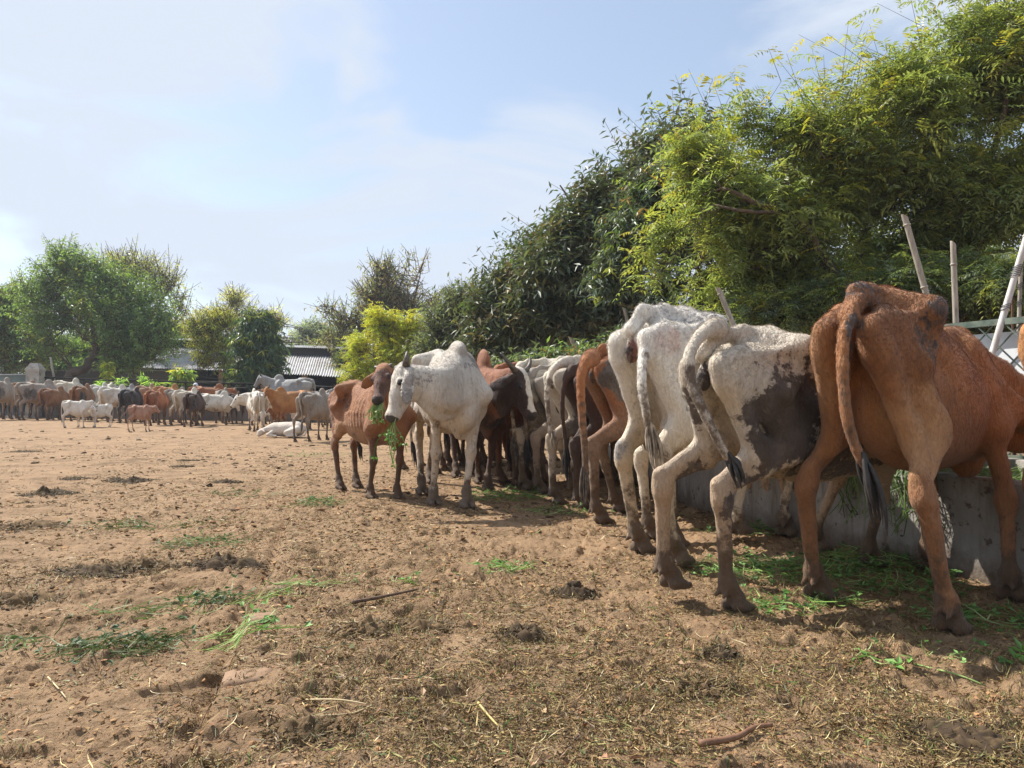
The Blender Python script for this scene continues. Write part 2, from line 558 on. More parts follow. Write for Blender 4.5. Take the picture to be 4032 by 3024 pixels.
    A.cone(H(.22, 0, -.03), H(.405, 0, -.035), .064 * hs, .048 * hs, .03)
    A.ell(H(.425, 0, -.035), np.array([.050, .060, .050]) * hs, .03, R)
    A.cone(H(.12, 0, -.115), H(.40, 0, -.075), .055 * hs, .034 * hs, .04)
    A.ell(H(.005, 0, .015), np.array([.05, .07, .035]) * hs, .03, R)
    for q in (1, -1):
        A.ell(H(.155, .078 * q, .012), np.array([.038, .024, .030]) * hs, .025, R)
        A.ell(H(.12, .065 * q, -.09), np.array([.075, .025, .055]) * hs, .03, R)
        A.ell(H(.462, .028 * q, -.020), np.array([.016, .012, .012]) * hs, .012, R, sub=True)
    A.cone(H(.475, .045, -.062), H(.475, -.045, -.062), .006, .006, .008, sub=True)
    # ears
    ear_c = []
    for q, e in ((1, ears[0]), (-1, ears[1])):
        e = np.asarray(e, float)
        ed = nrm(e[0] * d + e[1] * w + e[2] * u)
        if ears_abs is not None and ears_abs[0 if q > 0 else 1] is not None: ed = nrm(ears_abs[0 if q > 0 else 1])
        en = nrm(np.cross(ed, np.cross(d, ed)) if abs(ed @ d) < .95 else u)
        en = nrm(d - ed * (d @ ed)) * .8 + nrm(np.cross(ed, d)) * .2
        en = nrm(en - ed * (en @ ed))
        el = ear_len * hs
        if ears_abs is not None and ears_abs[0 if q > 0 else 1] is not None:
            en = nrm(w * q - ed * (w * q @ ed))
        root = H(.045, .085 * q, -.02)
        if ears_abs is not None and ears_abs[0 if q > 0 else 1] is not None: root = root + w * q * .022 * hs
        ax = np.stack([ed, np.cross(en, ed), en], 1)
        A.ell(root + ed * el * .56, (el * .5, .060 * hs, max(.012, res * 1.0)), .015, ax)
        A.cone(root, root + ed * el * .3, .024 * hs, .03 * hs, .02)
        ear_c.append((root, ed, el))
    # tail
    tp = catmull(tail, 4)
    n = len(tp); tr = np.concatenate([np.linspace(.050, .024, n // 3), np.linspace(.024, .0145, n - n // 3)]) * tail_r
    A.chain(tp, np.maximum(tr, res * .9), .02)
    # coarse relief of skin over bone
    X, Y, Z = np.meshgrid(*A.ax, indexing='ij', sparse=False) if res > .02 else (None, None, None)
    V, Q = A.nets()
    V = smooth_mesh(V, Q, 2, .5)
    if res < .02:
        n1 = fbm(V[:, 0] * 9, V[:, 1] * 9, V[:, 2] * 7, seed, 3) - .5
        e = np.stack([vnoise(V[:, 0] * 22, V[:, 1] * 22, V[:, 2] * 22, seed + k) - .5 for k in range(3)], 1)
        V = V + e * .0045 + n1[:, None] * np.stack([np.zeros(len(V)), np.sign(V[:, 1]), np.zeros(len(V))], 1) * .006
    if rump != 1.0:
        kx = sstep(-.22, -.45, V[:, 0]) * sstep(.40, .75, V[:, 2])
        V[:, 0] += (-.25 - V[:, 0]) * (1 - rump) * kx
    if wide != 1.0:
        V[:, 1] *= 1 - (1 - wide) * sstep(.42, .75, V[:, 2]) * sstep(.72, .40, V[:, 0]) * sstep(-.95, -.70, V[:, 0])
    if drop:
        V[:, 2] -= drop * sstep(-.28, .42, V[:, 0]) * sstep(.45, 1.1, V[:, 2])
    # zones: R mud, G second coat colour, B bare dark skin, A third colour
    x, y, z = V.T
    nz = fbm(x * 6, y * 6, z * 6, seed + 3, 4)
    nf = fbm(x * 22, y * 22, z * 22, seed + 5, 3)
    Zn = np.zeros((len(V), 4), np.float32)
    nl = fbm(x * 2.3, y * 2.3, z * 1.6, seed + 9, 3)
    Zn[:, 0] = np.clip(sstep(.72, .0, z + (nz - .5) * .8 + (nl - .5) * 1.0) * .85 + sstep(.56, .78, nz) * sstep(1.15, .5, z) * .45, 0, 1) * mud
    Zn[:, 0] = np.clip(Zn[:, 0] + sstep(.30, .02, z + (nf - .5) * .2) * .5 * mud, 0, 1)
    tdist = np.min(np.linalg.norm(V[:, None] - tail_out[None, len(tail_out) // 2:], axis=2), axis=1) if res < .02 else np.full(len(V), 9.0)
    Zn[:, 0] = np.maximum(Zn[:, 0], sstep(.05, .025, tdist) * (.35 + .5 * nz) * min(1, mud + .2))
    dist_toe = np.min([np.linalg.norm(V - (t + np.array([.0, 0, .0])), axis=1) for t in toes], axis=0)
    Zn[:, 2] = .0 * z
    hoof = sstep(.085, .055, dist_toe + (nf - .5) * .03)
    Zn[:, 0] = np.maximum(Zn[:, 0], hoof * .9)
    Zn[:, 2] = hoof * .40
    hd = (V - poll) @ R / hs
    near_head = np.linalg.norm(V - H(.22), axis=1) < .36 * hs
    Zn[:, 2] = np.maximum(Zn[:, 2], np.where(near_head, sstep(.415, .445, hd[:, 0] + (nf - .5) * .04), 0))
    if blaze:
        bl = sstep(.055, .035, np.abs(hd[:, 1]) + (nf - .5) * .03) * sstep(-.10, -.05, hd[:, 2]) * near_head * sstep(.43, .40, hd[:, 0])
        Zn[:, 3] = np.maximum(Zn[:, 3], bl)
        Zn[:, 1] = np.maximum(Zn[:, 1], near_head * (1 - bl) * sstep(-.02, .10, hd[:, 0] + (nz - .5) * .25))
    if res < .016:
        vd = np.linalg.norm((V - np.array([-.715 if rump == 1 else -.25 - .465 * rump, 0, 1.03])) / np.array([.05, .028, .06]), axis=1)
        Zn[:, 2] = np.maximum(Zn[:, 2], sstep(1.25, .8, vd) * .55)
    if face_dark:
        Zn[:, 1] = np.maximum(Zn[:, 1], face_dark * near_head * sstep(.02, .16, hd[:, 0] + (nz - .5) * .2) * sstep(-.16, -.05, hd[:, 2]))
    for q in (1, -1):
        ey = np.linalg.norm(V - H(.165, .092 * q, .012), axis=1) / hs
        Zn[:, 2] = np.maximum(Zn[:, 2], sstep(.034, .022, ey) * .8)
    if ear_dark:
        for (ro, ed, el_) in ear_c:
            tt = np.clip((V - ro) @ ed, .25 * el_, el_ * 1.1); dd = np.linalg.norm(V - ro - tt[:, None] * ed, axis=1)
            Zn[:, 1] = np.maximum(Zn[:, 1], ear_dark * sstep(.052, .028, dd) * (((V - ro) @ ed) > .15 * el_))
    for c, r, st in patches:
        q = np.sqrt((((V - np.asarray(c)) / np.asarray(r)) ** 2).sum(1))
        Zn[:, 1] = np.maximum(Zn[:, 1], st * sstep(1.35, .65, q + (nz - .5) * 1.5 + (nl - .5) * .8 + (nf - .5) * .5))
    for c, r, st in light:
        q = np.sqrt((((V - np.asarray(c)) / np.asarray(r)) ** 2).sum(1))
        Zn[:, 3] = np.maximum(Zn[:, 3], st * sstep(1.2, .6, q + (nz - .5) * .8))
    info = dict(H=H, d=d, w=w, u=u, hs=hs, tail=tail_out, R=R, tail_r=tr)
    return V, Q, Zn, info

def coat(name, base, base2=None, patch=(.03, .025, .022), third=None, mudc=(.085, .052, .030), skin=(.045, .038, .036), mot=.5, hair=.35, mscale=3.0, legs=None):
    m, nt, b = mat_new(name); N = NT(nt)
    v = N.obj()
    a = N.n("Attribute", attribute_name="zones")
    sep = N.n("SeparateColor"); N.l(a.outputs['Color'], sep.inputs[0])
    big = N.noise(mscale, 5, .62, v)
    col = N.mix(N.rng(big, .5 - .2 * mot, .5 + .25 * mot), base, base2 or tuple(c * .72 for c in base))
    if legs:
        sx = N.n("SeparateXYZ"); N.l(v, sx.inputs[0])
        col = N.mix(N.rng(sx.outputs['Z'], .95, .45), col, legs)
    fine = N.noise(38, 4, .7, v)
    mott = N.noise(14, 5, .7, v)
    if third: col = N.mix(N.rng(N.math('ADD', a.outputs['Alpha'], N.math('MULTIPLY', N.math('SUBTRACT', mott, .5), .9)), .12, .95), col, third)
    edge = N.math('ADD', N.math('MULTIPLY', N.math('SUBTRACT', mott, .5), 1.1), N.math('MULTIPLY', N.math('SUBTRACT', fine, .5), 1.8))
    pcol = N.mix(N.rng(N.noise(7, 6, .7, v), .40, .72), patch, tuple(min(.5, c * 2.1 + .012) for c in patch))
    pcol = N.mix(N.rng(fine, .55, .75, 0, .6), pcol, tuple(c * .45 for c in patch))
    col = N.mix(N.rng(N.math('ADD', sep.outputs[1], edge), .34, .66, 0, .95), col, pcol)
    strk = N.noise(1.0, 4, .65, N.scaled(v, (9, 22, 7)), 1.2)
    col = N.mix(N.math('MULTIPLY', N.rng(strk, .50, .72), .35 * mot + .12), col, tuple(c * .55 for c in (base2 or base)))
    # dried splashes and dust over the whole coat
    col = N.mix(N.rng(N.math('ADD', N.noise(5.5, 6, .75, v), N.math('MULTIPLY', N.math('SUBTRACT', fine, .5), .5)), .56, .80, 0, .62), col, tuple(c * 1.5 for c in mudc))
    col = N.mix(N.rng(N.noise(55, 3, .6, v), .66, .76, 0, .55), col, tuple(c * .6 for c in mudc))
    # hair: short strokes, finer across than along
    hv = N.scaled(v, (60, 160, 34))
    hair_n = N.noise(1.0, 3, .6, hv, .8)
    col = N.mix(hair, col, N.mix(N.rng(hair_n, .25, .75), (.55, .55, .55), (1.28, 1.25, 1.2)), 'MULTIPLY')
    mm = N.math('ADD', sep.outputs[0], N.math('MULTIPLY', N.math('SUBTRACT', N.noise(20, 6, .75, v), .5), 1.6))
    col = N.mix(N.rng(mm, .34, .80, 0, .92), col, N.mix(fine, tuple(c * .55 for c in mudc), tuple(c * 1.7 for c in mudc)))
    col = N.mix(N.rng(N.math('ADD', sep.outputs[2], N.math('MULTIPLY', N.math('SUBTRACT', fine, .5), .5)), .4, .6, 0, .95), col, skin)
    N.l(col, b.inputs['Base Color'])
    b.inputs['Roughness'].default_value = .72
    b.inputs['Sheen Weight'].default_value = .12
    b.inputs['Sheen Roughness'].default_value = .5
    b.inputs['Specular IOR Level'].default_value = .3
    hb = N.math('ADD', N.math('ADD', hair_n, N.math('MULTIPLY', N.noise(9, 4, .6, v), 1.6)), N.math('MULTIPLY', strk, 2.2))
    N.l(N.bump(hb, .6, .014), b.inputs['Normal'])
    return m

M_HORN = mat_simple("horn", (.13, .10, .075), (.045, .038, .033), 18, .5, .003, 60, (1, 1, 4))
M_EYE, _nt, _b = mat_new("eye_gloss")
_b.inputs['Base Color'].default_value = (.012, .009, .008, 1); _b.inputs['Roughness'].default_value = .08
M_TUFT_BLACK = mat_simple("tuft_black", (.016, .014, .014), (.04, .035, .032), 30, .7)
M_TUFT_GREY = mat_simple("tuft_grey", (.16, .13, .10), (.06, .05, .045), 30, .8)
M_TUFT_PALE = mat_simple("tuft_pale", (.42, .36, .28), (.16, .13, .10), 20, .8)

def horn_mesh(I, q, length=.20, curve=(.2, .75, .7), r0=.030, n=9):
    """q=+1 left; the tip direction is given along head length, outwards and up (head frame)"""
    H, d, w, u, hs = I['H'], I['d'], I['w'], I['u'], I['hs']
    p0 = H(.0, .055 * q, .005)
    out = nrm(-.05 * d + .95 * q * w + .35 * u)
    tip = nrm(curve[0] * d + curve[1] * q * w + curve[2] * u)
    L = length * hs
    P = bez(p0, p0 + out * L * .35, p0 + out * L * .35 + (out + tip * 1.2) * L * .22, p0 + out * L * .35 + (out * .3 + tip) * L * .62, n)
    r = r0 * hs * (1 - np.linspace(0, 1, n) ** 1.6 * .82)
    mb = MB(); mb.tube(P, r, 10)
    return mb

def eye_mesh(I, q, r=.0165):
    H, hs = I['H'], I['hs']
    c = H(.165, .0925 * q, .014); R = I['R']
    V, F = [], []
    n, mrow = 12, 7
    for i in range(mrow + 1):
        t = math.pi * i / mrow
        for k in range(n):
            p = 2 * math.pi * k / n
            V.append(c + R @ (np.array([math.sin(t) * math.cos(p) * 1.15, math.cos(t) * .8, math.sin(t) * math.sin(p) * .9]) * r * hs))
    for i in range(mrow):
        for k in range(n): F.append((i * n + k, i * n + (k + 1) % n, (i + 1) * n + (k + 1) % n, (i + 1) * n + k))
    return MB().add(V, F)

def tuft_mesh(tail, length=.28, width=.03, seed=0, strands=26, droop=None):
    rnd = random.Random(seed)
    tp = np.asarray(tail); p0 = tp[-3]; dirn = nrm(tp[-1] - tp[-4]); end = nrm(dirn * .6 + (np.array(droop) if droop is not None else np.array([0, 0, -1.0])) * .8)
    mb = MB()
    for k in range(strands):
        o = np.array([rnd.gauss(0, 1), rnd.gauss(0, 1), rnd.gauss(0, .4)]) * width * .36
        L = length * rnd.uniform(.55, 1.1)
        a = tp[-3] + (tp[-1] - tp[-3]) * rnd.random() + o * .4
        P = bez(a, a + dirn * L * .3 + o * 1.0, a + (dirn * .4 + end * .4) * L + o * 1.2, a + (dirn * .3 + end * .75) * L + o * .6, 6)
        mb.tube(P, np.array([.006, .0075, .0075, .006, .004, .0012]) * rnd.uniform(.7, 1.3), 5, False)
    return mb

def add_hair(root, V, Q, Z, mat, n, seed, length=.020, zmin=.10, rad=.00055):
    """short fur lying back along the body, as real hair curves"""
    rng = np.random.default_rng(seed)
    a, b_, c, d_ = [V[Q[:, i]] for i in range(4)]
    nn = np.cross(c - a, d_ - b_); ar = np.linalg.norm(nn, axis=1) * .5
    nn = nn / np.maximum(1e-9, ar * 2)[:, None]
    w = ar * (V[Q[:, 0], 2] > zmin) * (.55 + .9 * sstep(.7, 1.2, V[Q[:, 0], 2]))
    f = rng.choice(len(Q), n, p=w / w.sum())
    s_, t_ = rng.random((n, 1)), rng.random((n, 1))
    P = (a[f] * (1 - s_) + b_[f] * s_) * (1 - t_) + (d_[f] * (1 - s_) + c[f] * s_) * t_
    Nf = nn[f]
    fl = np.tile(np.array([-.75, 0, -.65]), (n, 1)) + rng.normal(size=(n, 3)) * .35
    sw = vnoise(P[:, 0] * 7, P[:, 1] * 7, P[:, 2] * 7, seed) - .5
    fl = fl + np.cross(Nf, fl) * sw[:, None] * 1.6
    fl = fl - Nf * (fl * Nf).sum(1)[:, None]; fl /= np.maximum(1e-6, np.linalg.norm(fl, axis=1))[:, None]
    L = length * (.45 + .9 * rng.random((n, 1))) * (.55 + .75 * sstep(.6, 1.15, P[:, 2:3]))
    pts = np.stack([P - Nf * .001, P + Nf * L * .13 + fl * L * .5, P + Nf * L * .17 + fl * L], 1)
    cu = bpy.data.hair_curves.new("coat_hair")
    cu.add_curves([3] * n)
    cu.points.foreach_set("position", np.ascontiguousarray(pts, np.float32).ravel())
    ra = cu.attributes.get("radius") or cu.attributes.new("radius", 'FLOAT', 'POINT')
    ra.data.foreach_set("value", np.tile(np.array([rad, rad * .8, rad * .2], np.float32), n))
    za = cu.attributes.new("zones", 'FLOAT_COLOR', 'CURVE')
    za.data.foreach_set("color", np.ascontiguousarray(Z[Q[f, 0]], np.float32).ravel())
    cu.materials.append(mat)
    o = link("coat_hair", cu, root)
    o["kind"] = "stuff"
    return o

class Cow:
    """build once, place; then copies by copy()"""
    def __init__(s, name, mat, pos, heading, scale=1.0, world_feet=None, horns=None, eyes=False, tuft=None, tuft_len=.26, z=0.0, horn_mat=None, fur=0, fur_len=.020, **kw):
        ca, sa = math.cos(heading), math.sin(heading)
        s.pos, s.heading, s.scale = pos, heading, scale
        if world_feet:
            feet = {}
            for k, p in world_feet.items():
                dx, dy = p[0] - pos[0], p[1] - pos[1]
                feet[k] = ((dx * ca + dy * sa) / scale, (-dx * sa + dy * ca) / scale, (p[2] if len(p) > 2 else 0.0) / scale)
            kw['feet'] = feet
        # points given in world space are turned into the animal's own frame
        if 'ears_w' in kw:
            kw['ears_abs'] = [None if p is None else (p[0] * ca + p[1] * sa, -p[0] * sa + p[1] * ca, p[2]) for p in kw.pop('ears_w')]
        for k in ('poll', 'muzzle', 'neck_mid'):
            if k + '_w' in kw:
                p = kw.pop(k + '_w')
                dx, dy = p[0] - pos[0], p[1] - pos[1]
                kw[k] = ((dx * ca + dy * sa) / scale, (-dx * sa + dy * ca) / scale, (p[2] - z) / scale)
        if 'head_up_w' in kw:
            p = kw.pop('head_up_w'); kw['head_up'] = (p[0] * ca + p[1] * sa, -p[0] * sa + p[1] * ca, p[2])
        if 'tail_w' in kw:
            kw['tail'] = [((( p[0] - pos[0]) * ca + (p[1] - pos[1]) * sa) / scale, (-(p[0] - pos[0]) * sa + (p[1] - pos[1]) * ca) / scale, (p[2] - z) / scale) for p in kw.pop('tail_w')]
        V, Q, Z, I = cow_shape(**kw)
        s.I = I
        s.root = empty(name, (pos[0], pos[1], z), heading)
        s.root.scale = (scale,) * 3
        s.body = link("body", mesh_np("body", V, Q, None, True, {"zones": Z}), s.root)
        s.body.data.materials.append(mat)
        s.parts = [s.body]
        if horns:
            for q in (1, -1):
                hk = horns if isinstance(horns, dict) else {}
                hk = hk.get(q, hk)
                if hk is None: continue
                s.parts.append(horn_mesh(I, q, **hk).build("horn", horn_mat or M_HORN, s.root, True))
        if eyes:
            for q in (1, -1): s.parts.append(eye_mesh(I, q).build("eye", M_EYE, s.root, True))
        if fur: add_hair(s.root, V, Q, Z, mat, fur, 5 + kw.get('seed', 0), fur_len)
        if tuft is not None:
            s.parts.append(tuft_mesh(I['tail'], tuft_len, seed=kw.get('seed', 0)).build("tail_tuft", tuft, s.root, True))

def recoat(body, mat):
    body.material_slots[0].link = 'OBJECT'
    body.material_slots[0].material = mat

def copy_cow(src, mat, pos, heading, scale, label, group, name=None):
    r = src.root.copy(); COL.objects.link(r)
    r.location = (pos[0], pos[1], 0); r.rotation_euler = (0, 0, heading); r.scale = (scale,) * 3
    for p in src.parts:
        c = p.copy(); COL.objects.link(c); c.parent = r
        if p is src.body: recoat(c, mat)
    tag(r, label, r.get('category', 'cow'), group)
    if name: r.name = name
    return r
# ------------------------------------------------------------------ ground
RND = random.Random(7)
NPR = np.random.default_rng(11)

def kerb_x(y):                         # the worn edge of the raised strip, seen from the lower left
    return -.757 - .236 * (np.asarray(y) - 1.83) + .05 * (vnoise(np.asarray(y) * 1.3, np.zeros_like(np.asarray(y, float)), 0, 5) - .5) + .02 * (vnoise(np.asarray(y) * 7, np.zeros_like(np.asarray(y, float)), 0, 6) - .5)

def ground_z(x, y):
    x = np.asarray(x, np.float32); y = np.asarray(y, np.float32)
    d = np.hypot(x, y)
    near = sstep(16, 5, d)
    z = .05 * (fbm(x * .45, y * .45, 0, 1, 2) - .5) * sstep(60, 3, d)
    b = fbm(x * 4.2, y * 4.2, 0, 2, 3)
    z = z + .030 * (b - .5) * near
    tr = fbm(x * 1.1 + 7, y * 1.1, 0, 9, 2)                        # trampled and smoother places
    rough = .35 + .65 * sstep(.42, .62, tr)
    c = fbm(x * 17, y * 17, 0, 3, 3)
    z = z + rough * near * (.019 * (np.abs(c - .5) * 2 - .3) + .014 * sstep(.58, .80, c))
    f = fbm(x * 52, y * 52, 0, 4, 2)
    z = z + rough * sstep(9, 3, d) * .011 * (f - .5)
    hp = vnoise(x * 7.5 + 3, y * 7.5, 0, 41)
    z = z - .020 * near * sstep(.74, .84, hp) + .008 * near * sstep(.66, .73, hp) * sstep(.84, .74, hp)
    # raised strip right of the kerb line
    kx = kerb_x(y)
    s = sstep(-.012, .016, x - kx) * sstep(1.9, .25, x - kx) * sstep(8.5, 5.0, y)
    z = z + .040 * s
    g = np.exp(-((x - kx + .035) / .03) ** 2) * sstep(.45, .6, vnoise(y * 3.1, x * .3, 0, 8)) * sstep(8, 5, y)
    z = z - .022 * g
    return z

def axis_pts(lo, hi, step, out_lo, out_hi, grow):
    a = list(np.arange(lo, hi, step)); s = step; x = lo; L = []
    while x > out_lo: s *= grow; x -= s; L.append(x)
    s = step; x = a[-1]; Rr = []
    while x < out_hi: s *= grow; x += s; Rr.append(x)
    return np.array(L[::-1] + a + Rr)

gx = axis_pts(-1.9, 2.6, .0095, -420, 420, 1.032)
ys = [1.45]
while ys[-1] < 600: ys.append(ys[-1] + max(.0085, ys[-1] ** 2 / 700.0 if ys[-1] < 30 else ys[-1] * .05))
yb = [1.45]; st = .02
while yb[-1] > -300: st *= 1.3; yb.append(yb[-1] - st)
gy = np.array(yb[:0:-1] + ys)
X, Y = np.meshgrid(gx, gy, indexing='ij')
Z = ground_z(X, Y)
nx, ny = X.shape
ii = np.arange(nx * ny).reshape(nx, ny)
GQ = np.stack([ii[:-1, :-1], ii[1:, :-1], ii[1:, 1:], ii[:-1, 1:]], -1).reshape(-1, 4)

M_GROUND, _nt, _b = mat_new("trampled_earth")
N = NT(_nt)
p = N.pos()
n_big = N.noise(.55, 5, .6, p)
n_mid = N.noise(3.2, 6, .65, p)
n_fine = N.noise(24, 6, .72, p)
n_grit = N.noise(120, 4, .75, p)
col = N.mix(N.rng(n_mid, .35, .66), (.335, .220, .128), (.225, .144, .082))
col = N.mix(N.rng(N.math('ADD', n_big, N.math('MULTIPLY', N.math('SUBTRACT', n_mid, .5), .6)), .50, .66, 0, .6), col, (.350, .228, .134))
col = N.mix(N.rng(N.math('ADD', n_fine, N.math('MULTIPLY', N.math('SUBTRACT', n_mid, .5), .7)), .53, .68, 0, .75), col, (.120, .076, .038))
col = N.mix(N.rng(N.noise(46, 5, .7, p), .60, .70, 0, .6), col, (.165, .125, .055))
col = N.mix(N.rng(n_grit, .58, .74, 0, .55), col, (.46, .31, .165))
col = N.mix(N.rng(n_grit, .42, .28, 0, .6), col, (.11, .062, .030))
N.l(col, _b.inputs['Base Color'])
_b.inputs['Roughness'].default_value = .92
_b.inputs['Specular IOR Level'].default_value = .2
wet = N.rng(N.noise(.8, 4, .6, p), .60, .68)
col2 = N.mix(N.math('MULTIPLY', wet, .45), col, (.105, .066, .035))
N.l(col2, _b.inputs['Base Color'])
hh = N.math('ADD', N.math('MULTIPLY', n_fine, 1.0), N.math('MULTIPLY', n_grit, .45))
N.l(N.bump(hh, .9, .022), _b.inputs['Normal'])
ground = link("ground", mesh_np("ground", np.stack([X, Y, Z], -1).reshape(-1, 3), GQ, M_GROUND, True))
tag(ground, kind="structure")

# ------------------------------------------------------------------ litter materials
def tint_mat(name, rough=.7, trans=.0, scale=1.0):
    m, nt, b = mat_new(name); N = NT(nt)
    a = N.n("Attribute", attribute_name="tint")
    N.l(a.outputs['Color'], b.inputs['Base Color'])
    b.inputs['Roughness'].default_value = rough
    b.inputs['Specular IOR Level'].default_value = .35
    if trans:
        t = N.n("BsdfTranslucent"); N.l(a.outputs['Color'], t.inputs['Color'])
        mx = N.n("MixShader"); mx.inputs[0].default_value = trans
        out = [n for n in nt.nodes if n.type == 'OUTPUT_MATERIAL'][0]
        N.l(b.outputs[0], mx.inputs[1]); N.l(t.outputs[0], mx.inputs[2]); N.l(mx.outputs[0], out.inputs['Surface'])
    return m
M_STRAW = tint_mat("dry_straw", .6)
M_GREEN = tint_mat("fresh_fodder", .55, .3)
M_CLOD = tint_mat("crumbled_dung", .95)

def ribbons(P, ang, length, width, bend, lift, roll, nseg=4, zf=ground_z, z0=.004):
    """many flat stems lying on the ground -> V, quads, per-vertex owner"""
    n = len(P)
    t = np.linspace(-.5, .5, nseg + 1)[None, :]
    a = ang[:, None] + bend[:, None] * t * 2
    dx, dy = np.cos(a), np.sin(a)
    step = (length / nseg)[:, None]
    cx = P[:, 0:1] + np.cumsum(dx * step, 1) - dx[:, :1] * step * (nseg / 2)
    cy = P[:, 1:2] + np.cumsum(dy * step, 1) - dy[:, :1] * step * (nseg / 2)
    zz = zf(cx, cy)
    line = zz[:, :1] + (zz[:, -1:] - zz[:, :1]) * (t + .5)
    cz = np.maximum(zz * .6 + line * .4, zz) + z0 + lift[:, None] * (t + .5) ** 2
    w = (width / 2)[:, None] * (1 - .75 * np.abs(t * 2) ** 3)
    sx, sy = -dy * np.cos(roll)[:, None] * w, dx * np.cos(roll)[:, None] * w
    sz = np.sin(roll)[:, None] * w
    Aa = np.stack([cx + sx, cy + sy, cz + np.abs(sz) + sz], -1); Bb = np.stack([cx - sx, cy - sy, cz + np.abs(sz) - sz], -1)
    V = np.stack([Aa, Bb], 2).reshape(-1, 3)
    base = (np.arange(n) * (nseg + 1) * 2)[:, None] + (np.arange(nseg) * 2)[None, :]
    Q = np.stack([base, base + 1, base + 3, base + 2], -1).reshape(-1, 4)
    own = np.repeat(np.arange(n), (nseg + 1) * 2)
    return V, Q, own

def scatter_view(n, ymin=1.6, ymax=16.0, margin=.25, power=1.0):
    """points spread evenly over the picture's ground, a little wider than the frame"""
    u = NPR.random(n)
    y = 1 / (1 / ymin + (1 / ymax - 1 / ymin) * u ** power)
    x = (NPR.random(n) * 2 - 1) * (.69 * y + margin) * 1.15
    return np.stack([x, y], 1)

def litter_density(P):
    x, y = P[:, 0], P[:, 1]
    a = fbm(x * 1.3 + 3, y * 1.3, 0, 21, 3)
    b = fbm(x * 5.5, y * 5.5, 0, 22, 2)
    right = sstep(-.9, .3, x - kerb_x(y))
    return np.clip(sstep(.36, .66, a * .6 + b * .4 + .06 * right), .17, 1)

def palette(n, cols, w, jit=.25):
    c = np.array(cols)[NPR.choice(len(cols), n, p=np.array(w) / sum(w))]
    return c * (1 + (NPR.random((n, 1)) - .5) * 2 * jit) * (1 + (NPR.random((n, 3)) - .5) * .12)

# straw and broken stems
P = scatter_view(30000, ymax=24.0, power=.9); P = P[NPR.random(len(P)) < litter_density(P)]
n = len(P); far = np.clip(P[:, 1] / 4, .8, 2.2)
V, Q, own = ribbons(P, NPR.random(n) * 6.283, (.018 + .085 * NPR.random(n) ** 2.5) * far ** .5, (.0018 + .0030 * NPR.random(n) ** 2) * far ** .6, NPR.normal(0, .8, n), NPR.random(n) ** 5 * .035, NPR.normal(0, .5, n))
T = palette(n, [(.50, .36, .15), (.36, .25, .10), (.22, .145, .06), (.12, .072, .034), (.30, .29, .10), (.62, .52, .31)], [3, 4, 5, 4, 1.5, 1.6])
tag(link("scattered_straw", mesh_np("scattered_straw", V, Q, M_STRAW, False, {"tint": T[own]})), kind="stuff")
# trodden chaff: short fibres matted together, mostly where the cattle are fed
P = scatter_view(230000, ymax=17.0, power=.95)
P = P[NPR.random(len(P)) < np.clip(litter_density(P) * 1.25 - .22 + .35 * sstep(.60, .72, fbm(P[:, 0] * 2.1, P[:, 1] * 2.1, 0, 77, 3)), .015, 1)]
n = len(P); far = np.clip(P[:, 1] / 3.5, .8, 2.4)
V, Q, own = ribbons(P, NPR.random(n) * 6.283, (.008 + .030 * NPR.random(n) ** 2) * far ** .7, (.0016 + .0034 * NPR.random(n) ** 1.5) * far ** .6, NPR.normal(0, .9, n), NPR.random(n) ** 2 * .014, NPR.normal(0, .9, n), 2, ground_z, .003)
V[:, 2] += (NPR.random(n) ** 2 * .010)[own]
T = palette(n, [(.185, .122, .046), (.115, .072, .030), (.26, .185, .072), (.070, .044, .022), (.165, .14, .048), (.38, .28, .115)], [5, 5, 4, 3.5, 2, 2.2])
tag(link("trodden_chaff", mesh_np("trodden_chaff", V, Q, M_STRAW, False, {"tint": T[own]})), kind="stuff")

# green stems and leaf bits left over from feeding
P = scatter_view(4200); P = P[NPR.random(len(P)) < litter_density(P) ** 1.5]
n = len(P)
V, Q, own = ribbons(P, NPR.random(n) * 6.283, .02 + .07 * NPR.random(n) ** 2, .002 + .003 * NPR.random(n), NPR.normal(0, .6, n), NPR.random(n) ** 4 * .03, NPR.normal(0, .5, n))
T = palette(n, [(.16, .23, .05), (.10, .16, .045), (.25, .29, .09), (.07, .10, .035)], [3, 3, 2, 3])
tag(link("scattered_green_stems", mesh_np("scattered_green_stems", V, Q, M_GREEN, False, {"tint": T[own]})), kind="stuff")

# dry and torn leaves
def leaf_tris(C, ang, L, W, tilt, roll, fold=.25):
    """rhombic folded leaves: C base points (n,3); ang heading; tilt upward pitch"""
    n = len(C)
    d = np.stack([np.cos(ang) * np.cos(tilt), np.sin(ang) * np.cos(tilt), np.sin(tilt)], 1)
    s0 = np.stack([-np.sin(ang), np.cos(ang), np.zeros(n)], 1)
    u0 = np.cross(d, s0)
    s = s0 * np.cos(roll)[:, None] + u0 * np.sin(roll)[:, None]
    u = np.cross(d, s)
    mid = C + d * (L * .45)[:, None]
    w = (W / 2)[:, None]
    V = np.stack([C, mid + s * w + u * w * fold, C + d * L[:, None], mid - s * w + u * w * fold], 1).reshape(-1, 3)
    b = np.arange(n) * 4
    return V, np.concatenate([np.stack([b, b + 1, b + 2], 1), np.stack([b, b + 2, b + 3], 1)]), np.repeat(np.arange(n), 4)

